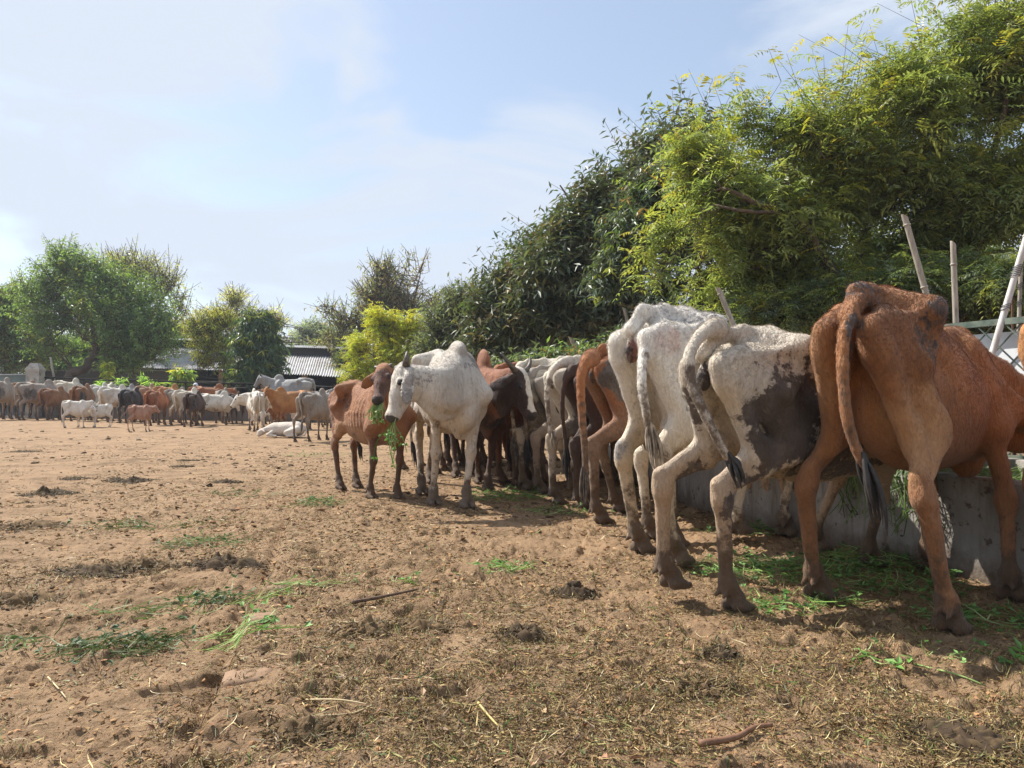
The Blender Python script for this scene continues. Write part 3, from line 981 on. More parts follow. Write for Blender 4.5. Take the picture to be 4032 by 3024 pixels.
P = scatter_view(5200); P = P[NPR.random(len(P)) < litter_density(P)]
n = len(P)
C = np.stack([P[:, 0], P[:, 1], ground_z(P[:, 0], P[:, 1]) + .006], 1)
V, Tq, own = leaf_tris(C, NPR.random(n) * 6.283, .012 + .03 * NPR.random(n) ** 2, .006 + .014 * NPR.random(n) ** 2, NPR.normal(.15, .3, n), NPR.normal(0, .5, n), .5)
T = palette(n, [(.20, .10, .045), (.30, .17, .09), (.10, .055, .03), (.13, .14, .05), (.38, .26, .14)], [4, 3, 4, 1.5, 1.2])
tag(link("fallen_leaves", mesh_np("fallen_leaves", V, Tq, M_STRAW, False, {"tint": T[own]})), kind="stuff")

# crumbs of earth and trodden dung
ICO_V = []
for a in range(3):
    for s1 in (-1, 1):
        for s2 in (-1, 1):
            v = [0, 0, 0]; v[a] = 0; v[(a + 1) % 3] = s1; v[(a + 2) % 3] = s2 * 1.618
            ICO_V.append(v)
ICO_V = np.array(ICO_V) / 1.9
ICO_F = []
for a in range(12):
    for b in range(a + 1, 12):
        for c in range(b + 1, 12):
            if max(np.linalg.norm(ICO_V[a] - ICO_V[b]), np.linalg.norm(ICO_V[b] - ICO_V[c]), np.linalg.norm(ICO_V[a] - ICO_V[c])) < 1.1:
                t = (a, b, c)
                if np.dot(np.cross(ICO_V[b] - ICO_V[a], ICO_V[c] - ICO_V[a]), ICO_V[a]) < 0: t = (a, c, b)
                ICO_F.append(t)
ICO_F = np.array(ICO_F)

def clods(P, size, flat=.55, sink=.25):
    n = len(P)
    jit = 1 + (NPR.random((n, 12, 1)) - .5) * .9
    sc = size[:, None, None] * np.stack([.7 + .9 * NPR.random(n), .7 + .7 * NPR.random(n), flat * (.6 + .8 * NPR.random(n))], 1)[:, None, :]
    V = ICO_V[None] * jit * sc
    a = NPR.random(n) * 6.283
    ca, sa = np.cos(a)[:, None], np.sin(a)[:, None]
    V = np.stack([V[..., 0] * ca - V[..., 1] * sa, V[..., 0] * sa + V[..., 1] * ca, V[..., 2]], -1)
    c = np.stack([P[:, 0], P[:, 1], ground_z(P[:, 0], P[:, 1]) + size * flat * (.5 - sink)], 1)
    V = (V + c[:, None]).reshape(-1, 3)
    F = (ICO_F[None] + (np.arange(n) * 12)[:, None, None]).reshape(-1, 3)
    return V, F, np.repeat(np.arange(n), 12)

P = scatter_view(46000, ymax=14.0); P = P[NPR.random(len(P)) < .25 + .75 * litter_density(P)]
n = len(P)
V, Fq, own = clods(P, (.0022 + .0085 * NPR.random(n) ** 3.5) * np.clip(P[:, 1] / 3, .8, 2.0))
T = palette(n, [(.34, .195, .092), (.24, .135, .062), (.15, .088, .038), (.09, .052, .026), (.42, .27, .14)], [4, 4, 3, 2, 1.5], .2)
tag(link("earth_crumbs", mesh_np("earth_crumbs", V, Fq, M_CLOD, False, {"tint": T[own]})), kind="stuff")

# dry dung crumbs and scraps strewn over the middle distance
u = NPR.random(9000); y_ = 1 / (1 / 5.5 + (1 / 30.0 - 1 / 5.5) * u)
P = np.stack([(NPR.random(9000) * 2 - 1) * (.72 * y_ + 1), y_], 1)
P = P[NPR.random(len(P)) < .12 + .9 * sstep(.5, .68, fbm(P[:, 0] * .8, P[:, 1] * .8, 0, 91, 3))]
n = len(P)
V, Fq, own = clods(P, (.008 + .030 * NPR.random(n) ** 4) * np.clip(P[:, 1] / 10, .8, 1.6), .45, .3)
T = palette(n, [(.10, .062, .032), (.055, .036, .022), (.17, .108, .056), (.36, .29, .17)], [4, 3, 3, .6], .2)
tag(link("dung_crumbs", mesh_np("dung_crumbs", V, Fq, M_CLOD, False, {"tint": T[own]})), kind="stuff")
# ------------------------------------------------------------------ feed trough and fence on the right
M_CONC = mat_simple("stained_concrete", (.34, .315, .285), (.24, .215, .19), 3.5, .85, .006, 30, c3=(.13, .105, .085), s3=5.0)
M_CONC_OLD = mat_simple("old_plaster", (.50, .47, .41), (.36, .33, .29), 2.5, .9, .01, 20, c3=(.22, .20, .17), s3=3.0)
T_FRONT = [(3.55, .6), (2.32, 3.45), (1.58, 5.3), (1.38, 7.0), (1.28, 10.0), (1.15, 13.5)]

def offset_line(P, d):
    P = np.asarray(P, float); out = []
    for i in range(len(P)):
        t = nrm(P[min(i + 1, len(P) - 1)] - P[max(i - 1, 0)])
        out.append(P[i] + d * np.array([t[1], -t[0]]))
    return np.array(out)

def subdivide(P, step):
    P = np.asarray(P, float); out = [P[0]]
    for a, b in zip(P[:-1], P[1:]):
        n = max(1, int(np.linalg.norm(b - a) / step))
        out += [a + (b - a) * k / n for k in range(1, n + 1)]
    return np.array(out)

def strip_wall(name, line, thick, h, mat, parent, seed, z0=-.1, wob=.008):
    """a cast wall along a ground line with rounded, worn top edges"""
    P = subdivide(line, .12); Q = offset_line(P, thick)
    sec = [(0, 0), (0, .5), (0, .9), (.06, .985), (.2, 1.0), (.8, 1.0), (.94, .985), (1, .9), (1, 0)]
    V, F = [], []
    m = len(sec)
    for i in range(len(P)):
        for (a, b) in sec:
            q = P[i] * (1 - a) + Q[i] * a
            w = (vnoise(np.array([i * .5]), np.array([a * 3 + b * 4]), 0, seed)[0] - .5) * wob * 2
            V.append((q[0] + w, q[1] + w, z0 + (h - z0) * b + (w if b > .8 else 0)))
    for i in range(len(P) - 1):
        for k in range(m - 1):
            F.append((i * m + k, (i + 1) * m + k, (i + 1) * m + k + 1, i * m + k + 1))
    F.append(tuple(range(m))); F.append(tuple((len(P) - 1) * m + k for k in reversed(range(m))))
    return MB().add(V, F).build(name, mat, parent, False)

M_TROUGH, _nt, _b = mat_new("trough_concrete")
N = NT(_nt); v = N.obj()
c_ = N.mix(N.rng(N.noise(2.2, 6, .65, v), .35, .65), (.40, .375, .34), (.27, .245, .215))
c_ = N.mix(N.rng(N.noise(1.0, 5, .7, N.scaled(v, (7, 7, 1.2))), .46, .66, 0, .75), c_, (.15, .12, .095))
c_ = N.mix(N.rng(N.noise(13, 5, .7, v), .57, .66, 0, .85), c_, (.075, .052, .038))
sx_ = N.n("SeparateXYZ"); N.l(v, sx_.inputs[0])
c_ = N.mix(N.rng(N.math('ADD', sx_.outputs['Z'], N.math('MULTIPLY', N.noise(7, 5, .7, v), -.28)), .05, -.12, 0, .85), c_, (.12, .082, .052))
N.l(c_, _b.inputs['Base Color']); _b.inputs['Roughness'].default_value = .85
N.l(N.bump(N.math('ADD', N.noise(30, 5, .65, v), N.noise(8, 3, .6, v)), .7, .012), _b.inputs['Normal'])

trough = tag(empty("feed_trough"), "long grey stained concrete feed trough in front of the cattle on the right", "feed trough")
strip_wall("front_wall", T_FRONT, .13, .51, M_TROUGH, trough, 3)
T_IN = offset_line(T_FRONT, .13); T_BK = offset_line(T_FRONT, .62); T_FENCE = offset_line(T_FRONT, .70)
strip_wall("back_wall", T_BK, .16, .56, M_TROUGH, trough, 4)
_fl = MB()
_a, _b2 = subdivide(T_IN, .3), offset_line(subdivide(T_IN, .3), .49)
_fl.add([(*p, .16) for p in _a] + [(*p, .16) for p in _b2], [(i, i + 1, len(_a) + i + 1, len(_a) + i) for i in range(len(_a) - 1)])
_fl.build("floor", M_TROUGH, trough)

# green fodder filling the trough, hanging over its edge near the rust-brown cow
rngT = np.random.default_rng(5)
L_in = subdivide(T_IN, .05); L_bk = offset_line(L_in, .45)
nS = 5200
k = (rngT.random(nS) ** .8 * (len(L_in) - 1)).astype(int); a = rngT.random(nS)
P = L_in[k] * (1 - a)[:, None] + L_bk[k] * a[:, None]
zfill = lambda x, y: .40 + .10 * fbm(x * 2.5, y * 2.5, 0, 31, 2) + .03 * vnoise(x * 20, y * 20, 0, 33)
V, Q, own = ribbons(P, rngT.random(nS) * 6.283, .12 + .14 * rngT.random(nS), .003 + .004 * rngT.random(nS), rngT.normal(0, .8, nS), rngT.random(nS) ** 2 * .07, rngT.normal(0, .8, nS), 4, zfill, .0)
gcol = np.array([(.12, .22, .05), (.17, .28, .07), (.08, .15, .04), (.22, .30, .10)])
T_ = gcol[rngT.integers(0, 4, nS)] * (.7 + .5 * rngT.random((nS, 1)))
tag(link("trough_fodder", mesh_np("trough_fodder", V, Q, M_GREEN, False, {"tint": T_[own]})), kind="stuff")

def hanging(points, n, length, seed, label):
    """strands of fodder hanging over the trough's lip"""
    rng = np.random.default_rng(seed); rnd = random.Random(seed)
    g = np.array(points)
    c = g.mean(0)
    V, F, T, o = [], [], [], 0
    for i in range(n):
        t = rnd.random(); p = g[0] * (1 - t) + g[1] * t
        out = np.array([-.88, -.46]); L = length * rnd.uniform(.25, 1.0) ** 1.2
        side = np.array([out[1], -out[0]])
        pts = [np.array([*(p + out * -.12 + side * rnd.gauss(0, .03)), .53]), np.array([*(p + out * .012), .528 + rnd.random() * .02]), np.array([*(p + out * (.045 + rnd.random() * .05) + side * rnd.gauss(0, .02)), .48]),
               np.array([*(p + out * (.03 + rnd.random() * .05) + side * rnd.gauss(0, .04)), .5 - L * .6]), np.array([*(p + out * (.03 + rnd.random() * .06) + side * rnd.gauss(0, .06)), .5 - L])]
        C = catmull(pts, 3); w = rnd.uniform(.002, .0045)
        col_ = gcol[rnd.randrange(4)] * rnd.uniform(.5, 1.0)
        s3 = np.array([*side, 0]) * w
        for q in C: V += [q + s3, q - s3]; T += [col_, col_]
        for j in range(len(C) - 1): F.append((o + 2 * j, o + 2 * j + 1, o + 2 * j + 3, o + 2 * j + 2))
        o += 2 * len(C)
        for j in range(3):       # a few leaflets
            q = C[rnd.randrange(4, len(C))]; s_ = rnd.uniform(.012, .03); an = rnd.uniform(0, 6.28)
            dd = np.array([side[0] * math.cos(an), side[1] * math.cos(an), -abs(math.sin(an))]); ee = np.array([*(out * .4), .6]) * s_ * .5
            V += [q, q + dd * s_ * .5 + ee, q + dd * s_, q + dd * s_ * .5 - ee]; T += [col_ * 1.1] * 4
            F.append((o, o + 1, o + 2, o + 3)); o += 4
    me = mesh_np("hanging_fodder", np.array(V) - np.array([*c, 0]), np.array(F), M_GREEN, False, {"tint": np.array(T)})
    ob = link("hanging_fodder", me); ob.location = (c[0], c[1], 0)
    return tag(ob, label, "hanging fodder", "fodder hanging over the trough")
hanging([(2.18, 3.78), (1.93, 4.42)], 90, .34, 8, "dark green fodder strands hanging over the trough wall between the rust cow's fore legs")
hanging([(1.72, 4.95), (1.60, 5.22)], 22, .22, 9, "few green strands hanging over the trough behind the grey-flanked cow")

# lattice fence on the trough's back wall
M_FENCE = mat_simple("green_steel", (.055, .085, .065), (.16, .19, .15), 9, .5, .001, 80, c3=(.20, .14, .10), s3=20)
M_BOARD = mat_simple("white_board", (.72, .75, .78), (.62, .66, .70), 1.6, .6)
def fence_panel(p0, p1, z0, z1, label, bars=True, spacing=.115):
    p0, p1 = np.asarray(p0, float), np.asarray(p1, float)
    Ln = np.linalg.norm(p1 - p0); d = (p1 - p0) / Ln
    root = tag(empty("lattice_fence", (*p0, 0), math.atan2(d[1], d[0])), label, "fence", "lattice fence panels on the trough")
    MB().bar((0, 0, z1), (Ln, 0, z1), .035, .035).build("top_rail", M_FENCE, root)
    MB().bar((0, 0, z0), (Ln, 0, z0), .03, .03).build("bottom_rail", M_FENCE, root)
    for x in (0.02, Ln - .02): MB().bar((x, 0, z0 - .1), (x, 0, z1 + .006), .04, .04, (1, 0, 0)).build("post", M_FENCE, root)
    h = z1 - z0
    if bars:
        for sgn in (1, -1):
            s = -h
            while s < Ln:
                x0, x1 = max(s, 0), min(s + h, Ln)
                if x1 - x0 > .03:
                    za = (z0 + (x0 - s)) if sgn > 0 else (z1 - (x0 - s)); zb = (z0 + (x1 - s)) if sgn > 0 else (z1 - (x1 - s))
                    MB().bar((x0, .006 * sgn, za), (x1, .006 * sgn, zb), .004, .013, (0, 1, 0)).build("lattice_bar", M_FENCE, root)
                s += spacing * 1.4142
    return root
_f = subdivide(T_FENCE, .05)
def fence_at(y): return _f[np.argmin(np.abs(_f[:, 1] - y))]
fence_panel(fence_at(3.3), fence_at(4.95), .56, 1.325, "green lattice fence panel above the trough, by the white boards at right")
fence_panel(fence_at(5.0), fence_at(6.6), .56, 1.22, "lattice fence panel hidden mostly behind the white cattle, farther along the trough")
def board(y0, y1, off, z0, z1, label, tilt=0.0):
    a, b = fence_at(y0), fence_at(y1); d = nrm(b - a); nrm_ = np.array([d[1], -d[0]])
    root = tag(empty("white_board", (*(a + nrm_ * off), 0), math.atan2(d[1], d[0])), label, "board", "white boards behind the lattice")
    L_ = np.linalg.norm(b - a)
    MB().box((L_ / 2, 0, (z0 + z1) / 2), (L_, .012, z1 - z0)).build("panel", M_BOARD, root)
    for z in (z0 + .01, z1 - .01): MB().box((L_ / 2, -.009, z), (L_ - .01, .006, .018)).build("batten", M_BOARD, root)
    return root
board(4.05, 4.42, .06, .62, 1.27, "white board behind the lattice fence, nearer its left end")
board(3.35, 4.04, .075, .62, 1.25, "greyer white board behind the lattice at the right frame edge")

# bamboo poles
M_BAMBOO = mat_simple("weathered_bamboo", (.40, .36, .30), (.27, .235, .19), 9, .65, .002, 60, (4, 4, .7), c3=(.19, .155, .12), s3=14)
M_BAMBOO_PALE = mat_simple("pale_bamboo", (.60, .59, .57), (.44, .42, .39), 9, .6, .002, 60, (4, 4, .7))
M_WIRE = mat_simple("binding_wire", (.05, .05, .055), (.09, .09, .1), 20, .5)
def bamboo(top, bot, y, r, label, mat=None, nodes=5, hollow=True, ties=(), lean_y=0.0):
    A, B = at(*bot, y), at(*top, y + lean_y)
    d = nrm(A - B); L = (B[2] + .12 - .0) / max(.05, -d[2]) if d[2] < -.05 else 1.5
    A = B + d * min(L, 3.2)
    root = tag(empty("bamboo_pole", A), label, "bamboo pole", "bamboo poles along the trough fence")
    mb = MB(); P, R_ = [], []
    n = 26
    L = np.linalg.norm(A - B)
    for i in range(n + 1):
        t = i / n; P.append((B - A) * t); R_.append(r * (1.08 - .16 * t))
    mb.tube(P, R_, 12, not hollow)
    # hollow cut end: slanted rim, inner wall and septum
    V0 = mb.V[0]
    ringT = V0[-12:].copy()
    ax = nrm(B - A)
    ringT += ax[None] * ((ringT - ringT.mean(0)) @ nrm(np.cross(ax, (0, 1, 0))))[:, None] * .9
    V0[-12:] = ringT
    inner = ringT.mean(0) + (ringT - ringT.mean(0)) * .72; deep = inner - ax * r * 3.5
    mb.add(np.vstack([ringT, inner, deep]), [(k, (k + 1) % 12, 12 + (k + 1) % 12, 12 + k) for k in range(12)] + [(12 + k, 12 + (k + 1) % 12, 24 + (k + 1) % 12, 24 + k) for k in range(12)] + [tuple(24 + k for k in range(12))])
    mb.build("culm", mat or M_BAMBOO, root, True)
    for q in range(nodes):
        t = 1 - (.055 + .17 * q + .03 * math.sin(q * 5 + r * 900))
        if t < .03: break
        c = (B - A) * t
        MB().tube([c - ax * .007, c - ax * .002, c + ax * .002, c + ax * .007], [r * 1.0, r * 1.2, r * 1.2, r * 1.0], 12, False).build("node", mat or M_BAMBOO, root, True)
    for py_ in ties:
        t = (py_ - bot[1]) / (top[1] - bot[1])
        c = (at(*bot, y) + (at(*top, y) - at(*bot, y)) * t) - A
        m2 = MB()
        for w in range(3):
            ring = [c + ax * (.012 * w + .006 * math.sin(k)) + (r * 1.25) * (math.cos(k * .6283) * np.array([1, 0, 0]) + math.sin(k * .6283) * np.array([0, 1, 0])) for k in range(11)]
            m2.tube(ring, .0022, 4, False)
        m2.build("wire_tie", M_WIRE, root)
    return root
bamboo((904.5, 216), (928, 300), 4.75, .0195, "thick leaning bamboo pole with slanted hollow top, behind the rust cow's rump", nodes=4)
bamboo((953, 243), (956, 325), 4.5, .0170, "upright bamboo pole with split top, left of the lattice fence")
bamboo((1031, 222), (1003, 317), 4.2, .0180, "pale leaning bamboo pole bound with wire at the right frame edge", M_BAMBOO_PALE, ties=(270, 276, 309))
bamboo((1021, 262), (1019, 320), 4.35, .0110, "thin dark upright pole beside the pale bound one", nodes=3, ties=(288, 305))
bamboo((1012, 292), (1012.5, 320), 4.25, .006, "short reddish rod by the foot of the pale bound pole", mat_simple("rusty_rod", (.16, .075, .05), (.10, .05, .035), 20, .8), nodes=0)
bamboo((718, 288), (726, 307), 7.2, .0265, "short grey bamboo stump rising behind the white cow's back", nodes=2)
bamboo((624, 308), (634, 345), 11.8, .030, "thin leaning pole left of the white cow, before the hedge", nodes=2)
bamboo((644.5, 326), (643, 346), 11.6, .019, "thin pale upright pole close to the white cow's tail", M_BAMBOO_PALE, nodes=1)
bamboo((571.5, 338), (578, 357), 14.4, .050, "leaning bamboo pole above the two white rumps", nodes=1)
bamboo((500, 360), (503, 372), 14.8, .035, "short pale pole between the blaze-faced cow's hump and horn", M_BAMBOO_PALE, nodes=1)

# ------------------------------------------------------------------ far side of the yard
M_SHADEWALL, _nt, _b = mat_new("shaded_brick_wall")
N = NT(_nt); v = N.obj()
bt = N.n("TexBrick"); N.l(N.scaled(v, (1, 1, 1)), bt.inputs['Vector'])
_sw = N.n("SeparateXYZ"); N.l(v, _sw.inputs[0]); _cw = N.n("CombineXYZ"); N.l(_sw.outputs['X'], _cw.inputs['X']); N.l(_sw.outputs['Z'], _cw.inputs['Y']); N.l(_cw.outputs[0], bt.inputs['Vector'])
bt.inputs['Scale'].default_value = 3.0; bt.inputs['Color1'].default_value = (.12, .09, .075, 1); bt.inputs['Color2'].default_value = (.09, .075, .065, 1); bt.inputs['Mortar'].default_value = (.15, .14, .13, 1)  # brick tones kept low: the tree shade is put into the colour
N.l(N.mix(N.rng(N.noise(1.2, 5, .6, v), .4, .65), bt.outputs['Color'], (.10, .11, .10)), _b.inputs['Base Color']); _b.inputs['Roughness'].default_value = .95

def seg_box(mb, a, b, z0, z1, th):
    a, b = np.asarray(a, float), np.asarray(b, float)
    d = nrm(b - a); R_ = np.array([[d[0], -d[1], 0], [d[1], d[0], 0], [0, 0, 1]])
    return mb.box(((a[0] + b[0]) / 2, (a[1] + b[1]) / 2, (z0 + z1) / 2), (np.linalg.norm(b - a), th, z1 - z0), R_)

BW0, BW1 = np.array([-24.5, 34.6]), np.array([-3.4, 24.6])      # line of the far feed trough
bt_root = tag(empty("far_trough"), "low concrete trough in a shade-dark tone behind the far row of cattle", "feed trough")
_gap0 = BW0 + (BW1 - BW0) * .165
seg_box(MB(), _gap0, BW1, -.1, .62, .18).build("front_wall", mat_simple("shaded_trough_concrete", (.16, .14, .125), (.10, .085, .075), 1.5, .9), bt_root)  # front wall darkened: the cattle's shade is in its colour
_nb = np.array([.43, .90])
seg_box(MB(), _gap0 + _nb * .75, BW1 + _nb * .75, -.1, .70, .18).build("back_wall", M_CONC, bt_root)
# rail and posts over the far trough
fr = tag(empty("rail_fence"), "long dark pipe rail fence above the far trough", "fence")
ra, rb_ = at(40, 377.5, 33.0), at(352, 387.5, 26.0)
_pts = [ra + (rb_ - ra) * t + np.array([0, 0, .02 * math.sin(t * 19)]) for t in np.linspace(0, 1, 30)]
M_RAIL = mat_simple("dark_pipe", (.022, .022, .022), (.035, .03, .026), 3, 1.0)
M_RAIL.node_tree.nodes["Principled BSDF"].inputs["Specular IOR Level"].default_value = 0.05
MB().tube(_pts, .035, 8).build("rail", M_RAIL, fr, True)
for t in np.linspace(.05, 1, 9):
    q = ra + (rb_ - ra) * t
    MB().tube([(q[0], q[1] + .05, .3), (q[0], q[1] + .05, q[2] + .05)], .03, 6).build("post", M_RAIL, fr, True)
for t in (.62, .80, .885, .97):
    q = ra + (rb_ - ra) * t
    MB().bar((q[0], q[1] - .1, .5), (q[0] + .02, q[1] - .1, q[2] - .12), .09, .05, (1, 0, 0)).build("stake", M_CONC_OLD, fr)
mb = MB(); wv = np.linspace(0, 1, 60)
for zz_, ph in ((.62, 0), (.38, 1.3), (.82, 2.1)):
    mb.tube([ra * (1 - t) + rb_ * t + np.array([0, 0, -(1 - zz_) * .9 + .02 * math.sin(t * 60 + ph)]) for t in wv], .010, 4, False)
mb.build("wire", M_RAIL, fr)

# white gate pillar
pl = at(35, 417, 32.6)
pil = tag(empty("gate_pillar", (pl[0], 32.6, 0), .12), "whitewashed square concrete gate pillar with bevelled top at far left", "gate pillar")
mb = MB(); hw, zt = .27, 2.02
mb.box((0, 0, zt / 2 - .05), (hw * 2, hw * 2, zt + .1))
mb.build("shaft", M_CONC_OLD, pil)
mb = MB()
c1, c2 = hw * 1.08, hw * .55
mb.add([(-c1, -c1, zt), (c1, -c1, zt), (c1, c1, zt), (-c1, c1, zt), (-c1, -c1, zt + .10), (c1, -c1, zt + .10), (c1, c1, zt + .10), (-c1, c1, zt + .10), (-c2, -c2, zt + .36), (c2, -c2, zt + .36), (c2, c2, zt + .36), (-c2, c2, zt + .36)],
       [(3, 2, 1, 0), (0, 1, 5, 4), (1, 2, 6, 5), (2, 3, 7, 6), (3, 0, 4, 7), (4, 5, 9, 8), (5, 6, 10, 9), (6, 7, 11, 10), (7, 4, 8, 11), (8, 9, 10, 11)])
mb.build("cap", M_CONC_OLD, pil)
# gate leaf left of the pillar
M_GATE = mat_simple("grey_gate_steel", (.20, .205, .215), (.14, .14, .15), 2, .6, c3=(.10, .08, .07), s3=4)
g0, g1 = at(-40, 400, 33.4), at(26, 400, 32.7)
gate = tag(empty("sheet_gate"), "grey sheet steel gate with vertical ribs behind the black cow at far left", "gate")
seg_box(MB(), g0[:2], g1[:2], .16, 1.42, .03).build("sheet", M_GATE, gate)
for t in np.linspace(.02, .98, 19):
    q = g0 + (g1 - g0) * t
    MB().box((q[0], q[1] - .045, .79), (.035, .04, 1.24)).build("rib", mat_simple("gate_rib", (.26, .265, .275), (.18, .18, .19), 3, .6) if t < .03 else bpy.data.materials["gate_rib"], gate)
seg_box(MB(), g0[:2] + (0, -.05), g1[:2] + (0, -.05), 1.40, 1.47, .06).build("top_rail", M_GATE, gate)
sill = seg_box(MB(), g0[:2] + (0, -.3), g1[:2] + (0, -.3), -.1, .085, .5).build("gate_sill", mat_simple("white_sill", (.62, .61, .58), (.5, .48, .45), 3, .8))
tag(sill, "whitewashed concrete sill below the grey gate at far left", "sill")
# green-grey wall with a white pipe beyond the gate
w0, w1 = at(-60, 384, 36.5), at(29, 384, 36.0)
gw = tag(empty("green_wall"), "faded green wall with a white pipe along its top, behind the gate", "wall")
seg_box(MB(), w0[:2], w1[:2], -.1, 2.02, .2).build("masonry", mat_simple("faded_green_paint", (.17, .215, .20), (.12, .15, .14), 1.2, .9), gw)
MB().tube([(w0[0], w0[1] - .14, 1.98), (w1[0], w1[1] - .14, 1.98)], .03, 8).build("pipe", mat_simple("white_pipe", (.6, .62, .6), (.5, .5, .5), 3, .5), gw, True)
# leaning grey stake by the pillar
st = MB().tube([at(55, 384, 33.2), at(53, 372, 33.2), at(50.5, 357, 33.2)], [.06, .05, .045], 7).build("wooden_stake", M_BAMBOO, None, True)
tag(st, "leaning grey wooden stake just right of the gate pillar", "stake")
wn_ = tag(empty("back_wall"), "long brick wall in a shade-dark tone under the far trees", "wall")
wa, wb = at(30, 384, 39.0), at(175, 384, 39.0)
seg_box(MB(), wa[:2], wb[:2], -.1, 2.25, .25).build("masonry", M_SHADEWALL, wn_)
seg_box(MB(), wa[:2], wb[:2], 2.25, 2.32, .32).build("coping", M_CONC, wn_)

# corrugated roofed shed behind the trees
M_TIN, _nt, _b = mat_new("corrugated_sheet")
N = NT(_nt); v = N.obj()
N.l(N.mix(N.rng(N.noise(1.4, 6, .7, v), .42, .66), (.36, .36, .37), N.mix(N.rng(N.noise(5, 4, .6, v), .4, .6), (.25, .245, .25), (.17, .145, .125))), _b.inputs['Base Color'])
_b.inputs['Roughness'].default_value = .6; _b.inputs['Metallic'].default_value = .15
M_SHEDSHADE = mat_simple("shed_interior_shade", (.07, .065, .06), (.045, .04, .038), 1, .95)  # gloom of the shed inside and vent put into the colour
M_TANBRICK = mat_simple("tan_pier", (.34, .22, .13), (.26, .17, .10), 3, .9)
def shed(eL, eR, tL, tR, n_sheet, label, piers, ridge=True, seed=1):
    """eave and ridge lines given as world points"""
    eL, eR, tL, tR = [np.asarray(p, float) for p in (eL, eR, tL, tR)]
    root = tag(empty("shed", (eL[0], eL[1], 0)), label, "shed", "tin roofed sheds beyond the yard")
    O = np.array([eL[0], eL[1], 0])
    rnd = random.Random(seed)
    ux = (eR - eL); L = np.linalg.norm(ux)
    for i in range(n_sheet):
        a0, a1 = i / n_sheet, (i + 1.06) / n_sheet
        nc = 36
        V, F = [], []
        off = rnd.uniform(-.03, .03); lift = .012 * (i % 2)
        for j in range(nc + 1):
            t = a0 + (a1 - a0) * j / nc
            e, r = eL + (eR - eL) * t, tL + (tR - tL) * t
            sl = nrm(r - e); nn = nrm(np.cross(ux, sl))
            w = .032 * math.sin(j / nc * 2 * math.pi * 6.5) + lift
            for q, p_ in ((0, e - sl * (.25 + off)), (1, (e + r) / 2), (2, r)):
                V.append(p_ + nn * w - O)
        for j in range(nc):
            for q in range(2): F.append((j * 3 + q, (j + 1) * 3 + q, (j + 1) * 3 + q + 1, j * 3 + q + 1))
        MB().add(V, F).build("roof_sheet", M_TIN, root, True)
    # ridge monitor: flat band coloured dark as an unlit vent, with a narrow cap roof
    mb = MB(); up = np.array([0, 0, .42])
    mb.add([tL - O - (0, 0, .08), tR - O - (0, 0, .08), tR + up - O, tL + up - O], [(0, 1, 2, 3)])
    back = np.array([0, 1.0, 0])
    mb.add([tL - O + back, tR - O + back, tR + up - O + back, tL + up - O + back], [(3, 2, 1, 0)])
    mb.build("ridge_monitor", M_SHEDSHADE, root)
    V, F = [], []; nc = 130
    for j in range(nc + 1):
        t = j / nc; e = tL + (tR - tL) * t + up
        w = .03 * math.sin(j * 2.2)
        V += [e + (0, -.25, .0 + w) - O, e + (0, .5, .14 + w) - O, e + (0, 1.25, .0 + w) - O]
    for j in range(nc):
        for q in range(2): F.append((j * 3 + q, (j + 1) * 3 + q, (j + 1) * 3 + q + 1, j * 3 + q + 1))
    MB().add(V, F).build("cap_roof", M_TIN, root, True)
    # far slope, back wall coloured as in shade, gable ends
    bk = np.array([0, 5.5, 0])
    eLb, eRb = eL + bk + (tL - eL) * [1, 1, 0], eR + bk + (tR - eR) * [1, 1, 0]
    mb = MB(); mb.add([tL - O, tR - O, eRb - O, eLb - O], [(0, 1, 2, 3)]); mb.build("far_slope", M_TIN, root)
    mb = MB(); mb.add([(*(eLb - O)[:2], -.1), (*(eRb - O)[:2], -.1), eRb - O, eLb - O], [(0, 1, 2, 3)])
    mb.add([(*(eL - O)[:2], -.1), (*(eLb - O)[:2], -.1), eLb - O, tL - O, eL - O], [(0, 1, 2, 3, 4)])
    mb.add([(*(eR - O)[:2], -.1), (*(eRb - O)[:2], -.1), eRb - O, tR - O, eR - O], [(4, 3, 2, 1, 0)])
    mb.build("back_wall", M_SHEDSHADE, root)
    # low front wall in the shade-toned brick, and piers
    seg_box(MB(), (eL - O)[:2] + (0, .35), (eR - O)[:2] + (0, .35), -.1, .95, .2).build("front_wall", M_SHADEWALL, root)
    for t in piers:
        p_ = eL + (eR - eL) * t
        MB().box((p_[0] - O[0], p_[1] - O[1] + .1, p_[2] / 2 - .06), (.26, .26, p_[2])).build("pier", M_TANBRICK, root)
    for zf_ in (.60, .72):
        MB().tube([eL * [1, 1, zf_] - O - (0, .1, 0), eR * [1, 1, zf_] - O - (0, .1, 0)], .025, 6).build("rail", M_CONC, root, True)
    return root
shed(at(142, 366.5, 40), at(248, 369.5, 37.5), at(160, 347, 44.0), at(262, 349.5, 41.5), 7, "left tin roofed shed half hidden behind the far trees", (.05, .76))
shed(at(262, 371.5, 36), at(352, 376.0, 34), at(268, 354.5, 40), at(356, 357.5, 38), 6, "right tin roofed shed above the grey bull", (.02, .49, .97), seed=2)

